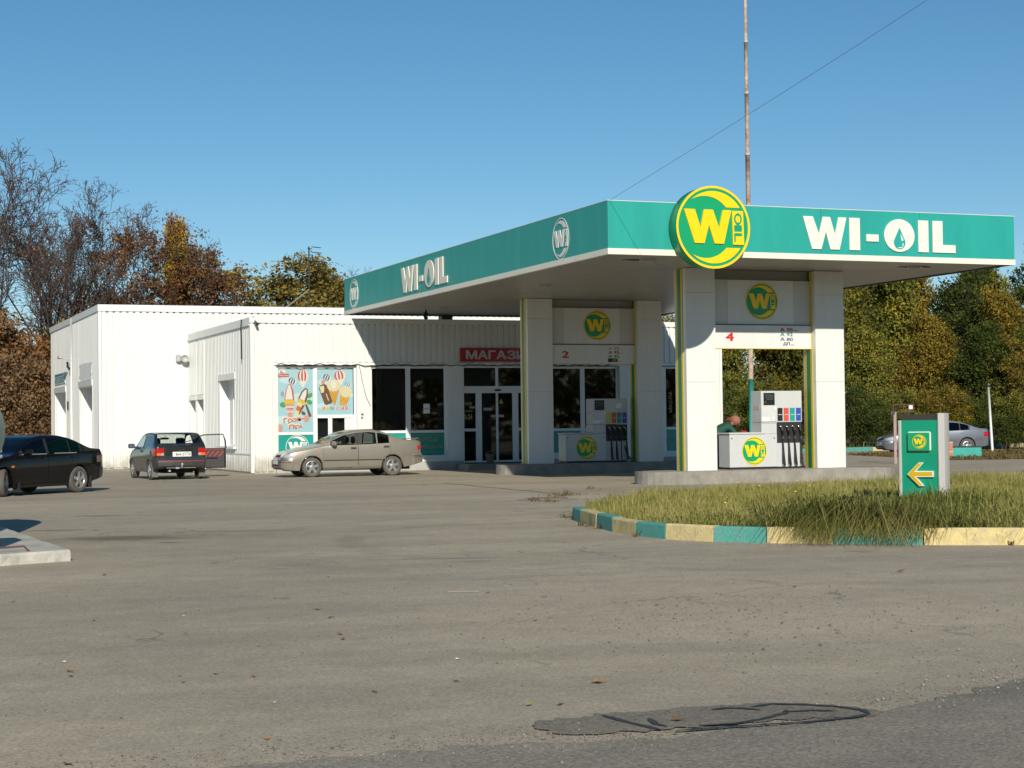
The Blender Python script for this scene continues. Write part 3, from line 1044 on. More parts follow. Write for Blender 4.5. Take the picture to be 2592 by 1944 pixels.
cpart(MB().box(CX0 + 0.06, CX1 - 0.06, CY0 + 0.06, CY1 - 0.06, CZ0 + 0.14, CZ1 - 0.1), 'roof_core', ROOFM)
n = 4
w = (CX1 - CX0) / n
for k in range(n):
    cpart(MB().box(CX0 + k * w + (0.0 if k == 0 else .003), CX0 + (k + 1) * w - 0.003 * (k < n - 1), CY0, CY0 + 0.05, CZ0 + 0.135, CZ1, 0.004), 'fascia_panel', TEAL)
n = 8
w = (CY1 - CY0 - 0.06) / n
for k in range(n):
    a = CY0 + 0.055 + k * w
    cpart(MB().box(CX0, CX0 + 0.05, a + .003, a + w - .003, CZ0 + 0.135, CZ1, 0.004), 'fascia_panel', TEAL)
    cpart(MB().box(CX1 - 0.05, CX1, a + .003, a + w - .003, CZ0 + 0.135, CZ1, 0.004), 'fascia_panel', TEAL)
cpart(MB().box(CX0, CX1, CY1 - 0.05, CY1 - 0.005, CZ0 + 0.135, CZ1), 'fascia_panel', TEAL)
mb = MB().box(CX0 - 0.012, CX1 + 0.012, CY0 - 0.012, CY0 + 0.09, CZ0, CZ0 + 0.135)
mb.box(CX0 - 0.012, CX0 + 0.09, CY0 + 0.09, CY1, CZ0, CZ0 + 0.135)
cpart(mb, 'lower_trim', CREAM)
cpart(MB().box(CX1 - 0.09, CX1 + 0.012, CY0 + 0.09, CY1, CZ0, CZ0 + 0.135).box(CX0 + 0.09, CX1 - 0.09, CY1 - 0.09, CY1, CZ0, CZ0 + 0.135), 'lower_trim', BLACKM)
cpart(MB().box(CX0 - 0.006, CX1 + 0.006, CY0 - 0.006, CY0 + 0.06, CZ1, CZ1 + 0.012).box(CX0 - 0.006, CX0 + 0.06, CY0 + 0.06, CY1, CZ1, CZ1 + 0.012), 'top_trim', CREAM)
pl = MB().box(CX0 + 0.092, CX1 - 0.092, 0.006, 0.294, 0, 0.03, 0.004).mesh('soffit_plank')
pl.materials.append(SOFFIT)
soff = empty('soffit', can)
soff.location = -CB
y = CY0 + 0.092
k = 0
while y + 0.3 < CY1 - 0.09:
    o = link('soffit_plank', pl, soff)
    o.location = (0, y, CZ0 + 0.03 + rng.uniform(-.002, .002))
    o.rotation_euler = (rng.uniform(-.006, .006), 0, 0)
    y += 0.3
for (a, b) in ((18.44, 53.05), (18.2, 43.8), (25.2, 36.5), (17.75, 36.4), (24.5, 44.0), (24.6, 52.4)):
    l = cpart(MB().disc(0.2, 0, 0.035, 20, frame((a, b, CZ0 + 0.03), (1, 0, 0), (0, -1, 0))), 'ceiling_lamp', GREYM)
    MB().disc(0.14, 0.035, 0.045, 20, frame((a, b, CZ0 + 0.03), (1, 0, 0), (0, -1, 0))).build('lens', mat('dull_lens', (0.3, 0.3, 0.3), 0.25), l)
mb = MB()
for (a, b, s) in ((17.6, 36.6, .35), (25.35, 36.45, .3), (25.0, 36.6, .2)):
    pts = [(a + s * math.cos(t) * (1 + .3 * math.sin(3 * t)), b + s * .35 * math.sin(t)) for t in np.linspace(0, 6.28, 13)[:-1]]
    mb.prism(pts, 0, 0.02, frame((0, 0, CZ0 + 0.028), (1, 0, 0), (0, -1, 0)) if False else (lambda u, v, d: (u, v, CZ0 + 0.02 - d * .3)))
cpart(mb, 'broken_soffit_edge', mat('dark_hole', (0.06, 0.055, 0.05), 0.9))
loop = [(18.21, 54.07, CZ0 + .02)] + [(18.21 + 0.06 * math.sin(t), 54.07, CZ0 - 0.18 - 0.13 * math.cos(t)) for t in np.linspace(0.4, 5.88, 14)] + [(18.21, 54.07, CZ0 + .02)]
cpart(MB().tube(loop, 0.022, 6), 'cable_loop', CABLE, smooth=True)
torn = [(18.05 + 0.72 * t, 36.75 - 0.1 * t, CZ0 + 0.02 - 0.33 * t + 0.12 * t * t) for t in np.linspace(0, 1, 9)]
mb = MB()
vs = []
for p in torn:
    vs += [(p[0], p[1] - .02, p[2]), (p[0], p[1] + .02, p[2] + .025)]
mb.add(vs, [(2 * i, 2 * i + 1, 2 * i + 3, 2 * i + 2) for i in range(8)])
cpart(mb, 'loose_edging', WHITE2)
cpart(MB().box(19.55, 19.95, 56.35, 56.7, ZE, CZ0 + 0.1), 'support_post', BLACKM)
cpart(MB().box(25.6, 26.0, 56.35, 56.7, ZE, CZ0 + 0.1), 'support_post', BLACKM)

LET = {}
LET['W'] = [(0, .77), (.27, .77), (.43, .36), (.54, .77), (.74, .77), (.87, .36), (.97, .77), (1.19, .77), (.99, 0), (.74, 0), (.62, .42), (.49, 0), (.24, 0)]
LET['I'] = [(0, 0), (.29, 0), (.29, .77), (0, .77)]
LET['-'] = [(0, .22), (.34, .22), (.34, .39), (0, .39)]
LET['O'] = [(.43 + .43 * math.cos(2 * math.pi * k / 36), .385 + .395 * math.sin(2 * math.pi * k / 36)) for k in range(36)]
LET['L'] = [(0, 0), (.66, 0), (.66, .19), (.29, .19), (.29, .77), (0, .77)]
DROP = [(0.0, .60)] + [(.165 * math.sin(t) * (1 if t < 3.5 else 1), .235 - .165 * math.cos(t)) for t in np.linspace(-1.9, 1.9, 19)][::-1]
DROP = [(.43 + a, b - 0.02) for a, b in DROP]


def wi_oil(fr):
    for ch, u in (('W', 0), ('I', 1.27), ('-', 1.74), ('O', 2.24), ('I', 3.21), ('L', 3.62)):
        f2 = (lambda uu: (lambda a, b, d: fr(a + uu, b, d)))(u)
        l = cpart(MB().prism(LET[ch], 0.006, 0.034, f2), 'letter', LETTER)
        if ch == 'O':
            MB().prism(DROP, 0.035, 0.038, f2).build('drop', TEAL, l)
            hl = MB().prism([(.46, .44), (.50, .36), (.535, .30), (.53, .26), (.49, .25), (.47, .33)], 0.0385, 0.04, f2)
            hl.prism([(.36, .10), (.43, .075), (.50, .09), (.55, .15), (.50, .115), (.43, .10)], 0.0385, 0.04, f2)
            hl.prism([(.50, .19), (.54, .2), (.54, .15), (.51, .14)], 0.0385, 0.04, f2)
            hl.build('highlight_print', mat('pale_print', (0.62, 0.72, 0.74), 0.4), l)


wi_oil(front(21.25, CY0, 5.57))
wi_oil(side(CX0, 50.42, 5.57))
for yy in (55.62, 37.97):
    e = emblem(can, side(CX0, yy, 5.945), 0.50, TEAL, EMWHITE, EMWHITE, 0.004, 0.008, back=False, cut_m=TEAL)
    e.location = -CB

# the big round sign on the front corner
dsg = thing('round_sign', 'big round green and yellow sign standing proud of the canopy front', 'sign', (18.66, 34.9, 5.95))
f0 = front(0, 0, 0)
MB().lathe([(0.001, -0.36), (0.90, -0.36), (0.935, -0.34), (0.94, 0.0), (0.93, 0.02), (0.001, 0.02)], 64, f0).build('sign_case', GREEN, dsg, True)
emblem(dsg, f0, 0.945, GREEN, YELLOW, YELLOW, 0.022, 0.02)

# ------------------------------------------------------------------ pump islands and their gateways
GOODS = [mat('goods_%d' % k, c, 0.4) for k, c in enumerate([(.5, .06, .04), (.05, .2, .5), (.6, .45, .05), (.05, .35, .15), (.6, .6, .58), (.4, .15, .4), (.65, .25, .03)])]
rs_ = random.Random(9)
for k, (x0, x1, y0, nb, lab) in enumerate([(17.1, 18.3, 57.9, 4, 'dim shelf of goods behind the left pane of the dark window'), (18.6, 19.7, 58.3, 4, 'dim shelf of goods behind the pane with the paper notice'),
                                           (23.7, 26.1, 58.6, 4, 'dim shelf of goods behind the window at gateway 2'), (20.4, 22.8, 60.4, 5, 'counter shelves deep inside behind the sliding door')]):
    t = thing('shop_shelf', lab, 'shelf', (x0, y0, 0.2), 0, 'shelves inside the shop')
    W = x1 - x0
    for sx in (0, W - .03):
        MB().box(sx, sx + .03, 0, .4, 0, .3 + nb * .36).build('side_panel', GREYM, t)
    for b in range(nb):
        z = .12 + b * .36
        MB().box(.031, W - .031, 0, .4, z, z + .025).build('shelf_board', GREYM, t)
        u, mb = .05, MB()
        while u < W - .2:
            w = rs_.uniform(.06, .16)
            mb.use(rs_.choice(GOODS)).box(u, u + w, .03, .3, z + .027, z + .027 + rs_.uniform(.12, .28))
            u += w + rs_.uniform(.005, .04)
        tag(mb.build('goods', None, t), kind='stuff')


def island(Y0, x0, x1, label):
    t = thing('pump_island', label, 'pump island', (x0, Y0, 0), 0, 'raised pump islands')
    r = 0.88
    yc = Y0 + 0.46
    pts = [(x0 + r - r * math.sin(a), yc - r * math.cos(a)) for a in np.linspace(0, math.pi, 15)] + [(x1 - r + r * math.sin(a), yc + r * math.cos(a)) for a in np.linspace(0, math.pi, 15)]
    pts = [(p[0] - x0, p[1] - Y0) for p in pts]
    pts = pts[::-1]
    fl = lambda u, v, d: (u, v, d)
    MB().prism(pts, 0.0, 0.30, fl).build('island_kerb', CONC, t)
    inner = [((p[0] - (x1 - x0) / 2) * 0.965 + (x1 - x0) / 2, (p[1] - .46) * 0.86 + .46) for p in pts]
    MB().prism(inner, 0.29, 0.312, fl).build('paving', CONCPAVE, t)
    return t


def gateway(Y0, number, fuels, edx, label, emh):
    t = thing('pump_gateway', label, 'pump gateway', (19.6, Y0, 0.31), 0, 'white pump gateways under the canopy')
    z0, z1 = 0.002, CZ0 + 0.02 - 0.31
    for a, b in ((0.0, 0.82), (3.69, 4.53)):
        c = empty('column', t)
        zs = [z0, 2.2, 4.42, z1]
        for i in range(3):
            MB().box(a, b, 0.0, 0.155, zs[i] + .002, zs[i + 1] - .002, 0.004).box(a, b, 0.438, 0.60, zs[i] + .002, zs[i + 1] - .002).box(a + .012, b, 0.155, 0.438, zs[i] + .003, zs[i + 1] - .003).build('panel', COLWHITE, c)
        for (y0, y1, m) in ((0.16, 0.25, STRIPEY), (0.25, 0.435, STRIPEG), (0.435, 0.53, STRIPEY)):
            MB().box(a - 0.012, a + 0.011, y0 + .001, y1 - .001, z0, z1).build('stripe', m, c)
    W0, W1_ = 0.824, 3.686
    Z = lambda z: z - 0.31
    lp = MB().box(W0, W1_, 0.24, 0.46, Z(3.97), Z(5.09)).build('logo_panel', PANELGREY, t)
    MB().box(W0 + .47, W1_ - .5, 0.226, 0.2385, Z(3.975), Z(5.085)).build('centre_sheet', COLWHITE, lp)
    MB().box(W0, W1_, 0.34, 0.5, Z(5.09), Z(CZ0 + .02)).build('beam', mat('beam_grey', (0.30, 0.29, 0.27), 0.6), lp)
    MB().box(W0, W1_, 0.19, 0.24, Z(3.945), Z(3.97)).build('joint', JOINT, lp)
    emblem(t, front(2.25 + edx, 0.226, Z(4.555)), emh, GREEN, YELLOW, YELLOW, 0.001, 0.008)
    ip = MB().box(W0, W1_, 0.20, 0.44, Z(3.35), Z(3.945)).build('info_panel', COLWHITE, t)
    MB().box(W0, W1_, 0.19, 0.2, Z(3.35), Z(3.365)).build('edge', STRIPEY, ip)
    mb = MB()
    put_text(mb, number, front(1.22, 0.198, Z(3.55)), 0, 0, w=0.21, h=0.20, ext=0.004, bold=0.03)
    mb.build('number', REDP, ip)
    cols = {'r': REDP, 't': mat('print_teal', (0.02, 0.22, 0.22), 0.4), 'b': mat('print_blue', (0.10, 0.13, 0.22), 0.4), 'y': mat('print_yellow', (0.50, 0.38, 0.02), 0.4), 'k': INK}
    for i, (s, c, box) in enumerate(fuels):
        mb = MB()
        zz = Z(3.80 - i * 0.122)
        f = front(2.78, 0.198, zz)
        if box:
            MB().box(2.76, 3.09, 0.194, 0.199, zz - 0.012, zz + 0.10).build('label_box', INK, ip)
            f = front(2.82, 0.192, zz)
        put_text(mb, s, f, 0.08 if s == 'ДП' else 0, 0, h=0.085, w=0.36 if len(s) > 2 else 0.19, ext=0.003, bold=0.03)
        if s in ('А 95', 'ДП'):
            put_text(mb, 'євро', f, 0.38 if s != 'ДП' else 0.29, 0, h=0.03, w=0.11, ext=0.003)
        mb.build('fuel_name', cols[c], ip)
    return t


isl4 = island(38.1, 18.45, 25.75, 'long grey concrete pump island beside the grass, nearer the camera')
isl2 = island(48.55, 18.75, 25.75, 'concrete pump island in the canopy shade, before the shop door')
gw4 = gateway(38.11, '4', [('А 95', 'r', 0), ('А 92', 't', 0), ('А 80', 'b', 0), ('ДП', 'k', 0)], 0.02, 'sunlit white gateway numbered 4 with two columns', 0.47)
gw2 = gateway(48.57, '2', [('А 95', 'y', 0), ('А 95', 'r', 0), ('А 92', 't', 0), ('ДП', 'y', 1)], 0.17, 'shaded white gateway numbered 2 with two columns', 0.46)


def pump(Y0, labels, label, hose_loop):
    t = thing('fuel_pump', label, 'fuel pump', (21.0, Y0, 0.312), 0, 'fuel pumps on the islands')
    D = 0.58
    MB().box(0.03, 2.10, 0.04, D - 0.02, 0, 0.05).build('base', BLACKM, t)
    cab = MB().box(0.0, 1.37, 0.0, D, 0.05, 0.885, 0.01).build('counter', PUMPW, t)
    MB().box(-0.02, 1.0, -0.02, D + 0.02, 0.887, 0.93, 0.008).build('counter_top', PUMPW, cab)
    mb = MB()
    for u in (0.06, 1.28):
        mb.disc(0.016, 0, 0.012, 10, front(u, 0, 0.78))
    mb.build('screw', BLACKP, cab)
    emblem(t, front(0.70, 0, 0.46), 0.36, GREEN, YELLOW, YELLOW, 0.001, 0.006)
    hd = MB().box(0.93, 2.12, 0.02, D - 0.04, 1.18, 1.98, 0.012).build('head', PUMPW, t)
    MB().box(0.93, 1.37, 0.02, D - 0.04, 0.89, 1.175).build('neck', PUMPW, hd)
    MB().box(0.94, 1.375, 0.012, 0.0195, 1.155, 1.195).build('gap', GREYM, hd)
    MB().box(0.93, 1.37, 0.008, 0.019, 1.20, 1.585, 0.004).build('door', mat('pump_door', (0.60, 0.61, 0.61), 0.35, var=0.08), hd)
    sc = MB().box(1.0, 1.32, 0.005, 0.019, 1.62, 1.93, 0.004).build('display', BLACKP, t)
    mb = MB()
    for k, (a, b) in enumerate(((1.03, 1.28), (1.05, 1.28), (1.08, 1.27))):
        mb.box(a, b, 0.002, 0.0048, 1.865 - k * 0.05, 1.875 - k * 0.05)
    mb.box(1.02, 1.07, 0.002, 0.0048, 1.69, 1.705)
    mb.build('figures', mat('display_grey', (0.18, 0.19, 0.19), 0.4), sc)
    for q in ((0.945, 1.17, 1.205, 1.31), (1.25, 1.285, 1.21, 1.33), (1.31, 1.36, 1.5, 1.58)):
        MB().box(q[0], q[1], 0.0, 0.0075, q[2], q[3]).build('sticker', PAPER, hd)
    MB().box(0.924, 0.929, 0.1, 0.42, 1.5, 1.6).build('sticker', mat('pinkish_sticker', (0.55, 0.45, 0.42), 0.5), hd)
    if hose_loop:
        MB().box(1.72, 1.92, 0.008, 0.019, 1.68, 1.83).build('sticker', PAPER, hd)
    for k, (m, txt) in enumerate(labels):
        u = 1.40 + k * 0.18
        lb = MB().box(u, u + 0.145, 0.008, 0.019, 1.215, 1.545, 0.003).build('fuel_label', m, t)
        MB().box(u + 0.02, u + 0.125, 0.003, 0.0075, 1.366, 1.383).build('label_strip', PUMPW, lb)
    MB().box(1.39, 2.11, 0.03, D - 0.04, 0.66, 1.17).build('nozzle_boot', BLACKM, t)
    MB().box(1.39, 2.11, 0.05, D - 0.04, 0.05, 0.655).build('hose_panel', PUMPW, t)
    for k in range(4):
        u = 1.49 + k * 0.175
        nz = MB().tube([(u - .02, -0.02, 1.08), (u + .0, -0.06, 1.0), (u + .025, -0.065, 0.9), (u + .03, -0.03, 0.78)], [0.022, 0.03, 0.028, 0.02], 8).build('nozzle', BLACKP, t, True)
        MB().tube([(u - .045, -0.015, 1.085), (u - .02, -0.075, 1.06), (u + .0, -0.082, 0.98)], 0.012, 6).build('guard', CHROME, nz, True)
        MB().tube([(u + .03, -0.03, 0.80), (u + .032, -0.02, 0.76)], 0.024, 8).build('collar', CHROME, nz, True)
        if hose_loop and k == 2:
            pts = [(u + .03, -0.03, 0.78), (u + .02, -0.05, 0.4), (u, -0.12, 0.1), (u - .05, -0.3, 0.02), (u + 0.0, -0.42, -0.12), (u + 0.12, -0.46, -0.22), (u + 0.24, -0.42, -0.14), (u + 0.26, -0.3, 0.02), (u + 0.2, -0.1, 0.25), (u + 0.17, 0.04, 0.5)]
        else:
            pts = [(u + .03, -0.03, 0.78), (u + .035, -0.03, 0.5), (u + .03, -0.035, 0.2), (u + .06, -0.03, 0.09), (u + .1, -0.01, 0.1), (u + .1, 0.03, 0.3), (u + .09, 0.06, 0.64)]
        P = []
        for i in range(len(pts) - 1):
            a, b = Vector(pts[i]), Vector(pts[i + 1])
            pa = Vector(pts[max(i - 1, 0)])
            pb = Vector(pts[min(i + 2, len(pts) - 1)])
            for s in range(4):
                s /= 4
                P.append(0.5 * ((2 * a) + (b - pa) * s + (2 * pa - 5 * a + 4 * b - pb) * s * s + (3 * a - pa - 3 * b + pb) * s ** 3))
        P.append(Vector(pts[-1]))
        MB().tube(P, 0.017, 7).build('hose', CABLE, t, True)
    return t


PR, PT, PB = mat('label_red', (0.60, 0.085, 0.06), 0.4), mat('label_teal', (0.01, 0.32, 0.27), 0.4), mat('label_blue', (0.03, 0.08, 0.42), 0.4)
PG, PY = mat('label_green', (0.02, 0.24, 0.16), 0.4), mat('label_yellow', (0.62, 0.50, 0.02), 0.4)
pump(38.53, [(INK, ''), (PR, ''), (PT, ''), (PB, '')], 'pale grey fuel pump with low counter in sun, gateway 4', False)
pump(49.0, [(PY, ''), (PR, ''), (PG, ''), (PB, '')], 'grey fuel pump in shade at gateway 2, one hose hanging down', True)


# ================================================================== CARS
def smooth01(a, b, x):
    t = min(max((x - a) / (b - a), 0), 1)
    return t * t * (3 - 2 * t)


def paint(name, col, metal=0.0, rough=0.28, dusty=0.35, dustc=(0.30, 0.27, 0.22), coat=0.75):
    """car paint: clear coat, and road dust that gathers low down and in patches"""
    if name in MATS:
        return MATS[name]
    m = bpy.data.materials.new(name)
    MATS[name] = m
    m.use_nodes = True
    nt = m.node_tree
    L = nt.links.new
    b = nt.nodes['Principled BSDF']
    b.inputs['Metallic'].default_value = metal
    b.inputs['Coat Weight'].default_value = 0.7
    b.inputs['Coat Roughness'].default_value = 0.08
    tc = nn(nt, 'ShaderNodeTexCoord')
    no = nn(nt, 'ShaderNodeTexNoise')
    no.inputs['Scale'].default_value = 2.5
    no.inputs['Detail'].default_value = 7
    L(tc.outputs['Object'], no.inputs['Vector'])
    sx = nn(nt, 'ShaderNodeSeparateXYZ')
    L(tc.outputs['Object'], sx.inputs[0])
    mr = nn(nt, 'ShaderNodeMapRange')
    mr.inputs['From Min'].default_value = 0.15
    mr.inputs['From Max'].default_value = 0.75
    mr.inputs['To Min'].default_value = 1.0
    mr.inputs['To Max'].default_value = 0.35
    L(sx.outputs[2], mr.inputs['Value'])
    n2 = nn(nt, 'ShaderNodeMapRange')
    n2.inputs['From Min'].default_value = 0.3
    n2.inputs['From Max'].default_value = 0.75
    L(no.outputs[0], n2.inputs['Value'])
    mu = nn(nt, 'ShaderNodeMath', operation='MULTIPLY')
    L(mr.outputs[0], mu.inputs[0])
    L(n2.outputs[0], mu.inputs[1])
    m2 = nn(nt, 'ShaderNodeMath', operation='MULTIPLY')
    L(mu.outputs[0], m2.inputs[0])
    m2.inputs[1].default_value = dusty
    mix = nn(nt, 'ShaderNodeMix', data_type='RGBA')
    mix.inputs[6].default_value = rgba(col)
    mix.inputs[7].default_value = rgba(dustc)
    L(m2.outputs[0], mix.inputs[0])
    L(mix.outputs[2], b.inputs['Base Color'])
    r2 = nn(nt, 'ShaderNodeMapRange')
    r2.inputs['To Min'].default_value = rough
    r2.inputs['To Max'].default_value = 0.8
    L(m2.outputs[0], r2.inputs['Value'])
    L(r2.outputs[0], b.inputs['Roughness'])
    cw = nn(nt, 'ShaderNodeMapRange')
    cw.inputs['To Min'].default_value = coat
    cw.inputs['To Max'].default_value = 0.0
    cw.inputs['From Max'].default_value = 0.5
    L(m2.outputs[0], cw.inputs['Value'])
    L(cw.outputs[0], b.inputs['Coat Weight'])
    ge = nn(nt, 'ShaderNodeNewGeometry')
    d2 = nn(nt, 'ShaderNodeBsdfDiffuse')
    d2.inputs[0].default_value = (0.02, 0.02, 0.021, 1)
    mx = nn(nt, 'ShaderNodeMixShader')
    L(ge.outputs['Backfacing'], mx.inputs[0])
    L(b.outputs[0], mx.inputs[1])
    L(d2.outputs[0], mx.inputs[2])
    L(mx.outputs[0], nt.nodes['Material Output'].inputs[0])
    return m


NS = 11           # rows up the side


class Shell:
    """the skin of a car: sections every 3 cm, x = distance behind the nose, left side is -y"""

    def __init__(s, sp):
        s.sp = sp
        s.zc, s.zs, s.w, s.zb = (pchip(*zip(*sp[k])) for k in ('top', 'belt', 'half', 'sill'))
        L = sp['L']
        xs = set(np.round(np.arange(0, L + 1e-6, 0.03), 4)) | {0.008, 0.018, L - 0.008, L - 0.018, L}
        for k in sp.get('cuts', []):
            xs = {x for x in xs if abs(x - k) > 0.016} | {k}
        s.xs = sorted(xs)
        s.V, s.NR = [], NS + 9
        for x in s.xs:
            s.V.append([s.point(x, r) for r in range(s.NR)])

    def base(s, x):
        z = s.zb(x)
        for xw in (s.sp['axle_f'], s.sp['axle_r']):
            ra = s.sp['arch']
            if abs(x - xw) < ra:
                z = max(z, s.sp['tyre'] + math.sqrt(ra * ra - (x - xw) ** 2))
        return z

    def point(s, x, r):
        sp = s.sp
        L = sp['L']
        zb, zs, zc, w = s.base(x), s.zs(x), s.zc(x), s.w(x)
        e = min(x, L - x)
        if e < 0.02:
            q = 1 - e / 0.02
            w -= 0.02 * q * q
            zs -= 0.012 * q * q
            zc -= 0.012 * q * q
            zb += 0.015 * q * q
        hg = max(zc - zs, 0.0)
        xx = x
        if r == 0:
            y, z = 0.0, zb + 0.03
        elif r == 1:
            y, z = w * 0.70, zb + 0.03
        elif r < 2 + NS:
            f = (r - 2) / (NS - 1)
            z = zb + (zs - zb) * f
            zn = (z - s.zb(x)) / max(zs - s.zb(x), 0.01)
            y = w * (1 - 0.045 * max(0, 1 - zn) ** 3 - 0.035 * zn ** 5 - (0.012 if zn < 0.42 else 0))
            if x < 0.3 or x > L - 0.3:
                k = 1 - e / 0.3
                bz = sp['bump_f'] if x < L / 2 else sp['bump_r']
                b = sp.get('bulge', 0.05) * smooth01(bz + 0.012, bz - 0.012, z) * (1 - 0.5 * smooth01(bz - 0.18, bz - 0.4, z))
                xx = x - b * k * k if x < L / 2 else x + b * k * k
                y += b * 0.35 * (1 - k) * (1 if e > 0.02 else .5)
        else:
            t = sp.get('tumble', 0.34)
            y7, z7 = w * 0.955, zs + min(0.022, 0.25 * hg)
            hh = min(hg, 9)
            y9, z9 = w * 0.955 - t * hh * 0.90, zs + 0.885 * hg
            k = r - 2 - NS
            if k == 0:
                y, z = y7, z7
            elif k == 1:
                y, z = y7 + (y9 - y7) * 0.9, z7 + (z9 - z7) * 0.9
            elif k == 2:
                y, z = y9, z9
            else:
                a = (0.955, 0.88, 0.62, 0.0)[k - 3]
                y, z = y9 * a, zs + hg * (0.945, 0.972, 0.993, 1.0)[k - 3]
        return (xx, y, z)

    def split(s, key):
        """faces sorted into named patches by key(x, row, side); returns {name: MB}, and all faces for ray casting"""
        out, allv, allf = {}, [], []
        n, m = len(s.xs), s.NR
        for sd in (-1, 1):
            o = len(allv)
            for i in range(n):
                for r in range(m):
                    x, y, z = s.V[i][r]
                    allv.append((x, y * sd, z))
            for i in range(n - 1):
                for r in range(m - 1):
                    q = (o + i * m + r, o + (i + 1) * m + r, o + (i + 1) * m + r + 1, o + i * m + r + 1)
                    if sd > 0:
                        q = q[::-1]
                    allf.append((q, key((s.xs[i] + s.xs[i + 1]) / 2, r, sd, s.V[i][r][2])))
        h = n * m
        for i, flip in ((0, False), (n - 1, True)):
            for r in range(m - 1):
                a, b, c, d = i * m + r, i * m + r + 1, h + i * m + r + 1, h + i * m + r
                q = (a, b, c, d) if not flip else (d, c, b, a)
                allf.append((q, key(s.xs[i], r, 0, s.V[i][r][2])))
        s.bvh = BVHTree.FromPolygons(allv, [f for f, _ in allf])
        for q, k in allf:
            out.setdefault(k, []).append(q)
        return allv, out


def patch_mesh(name, allv, faces, m, gap=0.0, solid=0.0):
    bm = bmesh.new()
    mp = {}
    for q in faces:
        vs = []
        for i in q:
            if i not in mp:
                mp[i] = bm.verts.new(allv[i])
            if mp[i] not in vs:
                vs.append(mp[i])
        if len(vs) > 2:
            try:
                bm.faces.new(vs)
            except ValueError:
                pass
    bmesh.ops.remove_doubles(bm, verts=bm.verts, dist=0.0004)
    if gap:
        mv = []
        for v in bm.verts:
            if v.is_boundary and v.link_faces:
                d = Vector()
                for f in v.link_faces:
                    d += (f.calc_center_median() - v.co)
                nrm = v.normal
                d = d - nrm * d.dot(nrm)
                if d.length > 1e-6:
                    mv.append((v, d.normalized() * gap))
        for v, d in mv:
            v.co += d
    me = bpy.data.meshes.new(name)
    bm.to_mesh(me)
    bm.free()
    me.materials.append(m)
    me.polygons.foreach_set('use_smooth', [True] * len(me.polygons))
    return me


def decal(sh, name, m, parent, ray, nu, nv, off=0.006, smooth=True, thick=0.012):
    """a fitting that lies on the skin: ray(a, b) -> (origin, direction) for a, b in 0..1"""
    P, ok = [], True
    for j in range(nv + 1):
        for i in range(nu + 1):
            o, d = ray(i / nu, j / nv)
            hit = sh.bvh.ray_cast(Vector(o), Vector(d).normalized(), 6.0)
            if hit[0] is None:
                P.append(None)
            else:
                n = hit[1]
                if n.dot(Vector(d)) > 0:
                    n = -n
                P.append((hit[0], n))
    mb = MB()
    idx = {}
    vs = []
    for k, p in enumerate(P):
        if p:
            idx[k] = len(vs)
            vs.append(p[0] + p[1] * off)
    top = len(vs)
    for k, p in enumerate(P):
        if p:
            vs.append(p[0] - p[1] * thick)
    fs = []
    W = nu + 1
    for j in range(nv):
        for i in range(nu):
            q = [j * W + i, j * W + i + 1, (j + 1) * W + i + 1, (j + 1) * W + i]
            if all(k in idx for k in q):
                fs.append(tuple(idx[k] for k in q))
                for a, b, edge in ((q[0], q[1], j == 0), (q[1], q[2], i == nu - 1), (q[2], q[3], j == nv - 1), (q[3], q[0], i == 0)):
                    if edge:
                        fs.append((idx[a], idx[a] + top, idx[b] + top, idx[b]))
    mb.add(vs, fs)
    o = mb.build(name, m, parent)
    return o


def side_ray(x0, x1, z0, z1, sd):
    return lambda a, b: ((x0 + (x1 - x0) * a, sd * 3.0, z0 + (z1 - z0) * b), (0, -sd, 0))


def end_ray(y0, y1, z0, z1, rear, L):
    return lambda a, b: (((L + 2) if rear else -2, y0 + (y1 - y0) * a, z0 + (z1 - z0) * b), (-1 if rear else 1, 0, 0))


def corner_ray(ax, ay, a0, a1, z0, z1):
    """sweeps round a corner; 180 = forwards, 270 = left, 90 = right, 0 = rearwards"""
    def f(a, b):
        t = R(a0 + (a1 - a0) * a)
        d = Vector((math.cos(t), math.sin(t), 0))
        zz0 = z0(a) if callable(z0) else z0
        zz1 = z1(a) if callable(z1) else z1
        return Vector((ax, ay, zz0 + (zz1 - zz0) * b)) + d * 3, -d
    return f


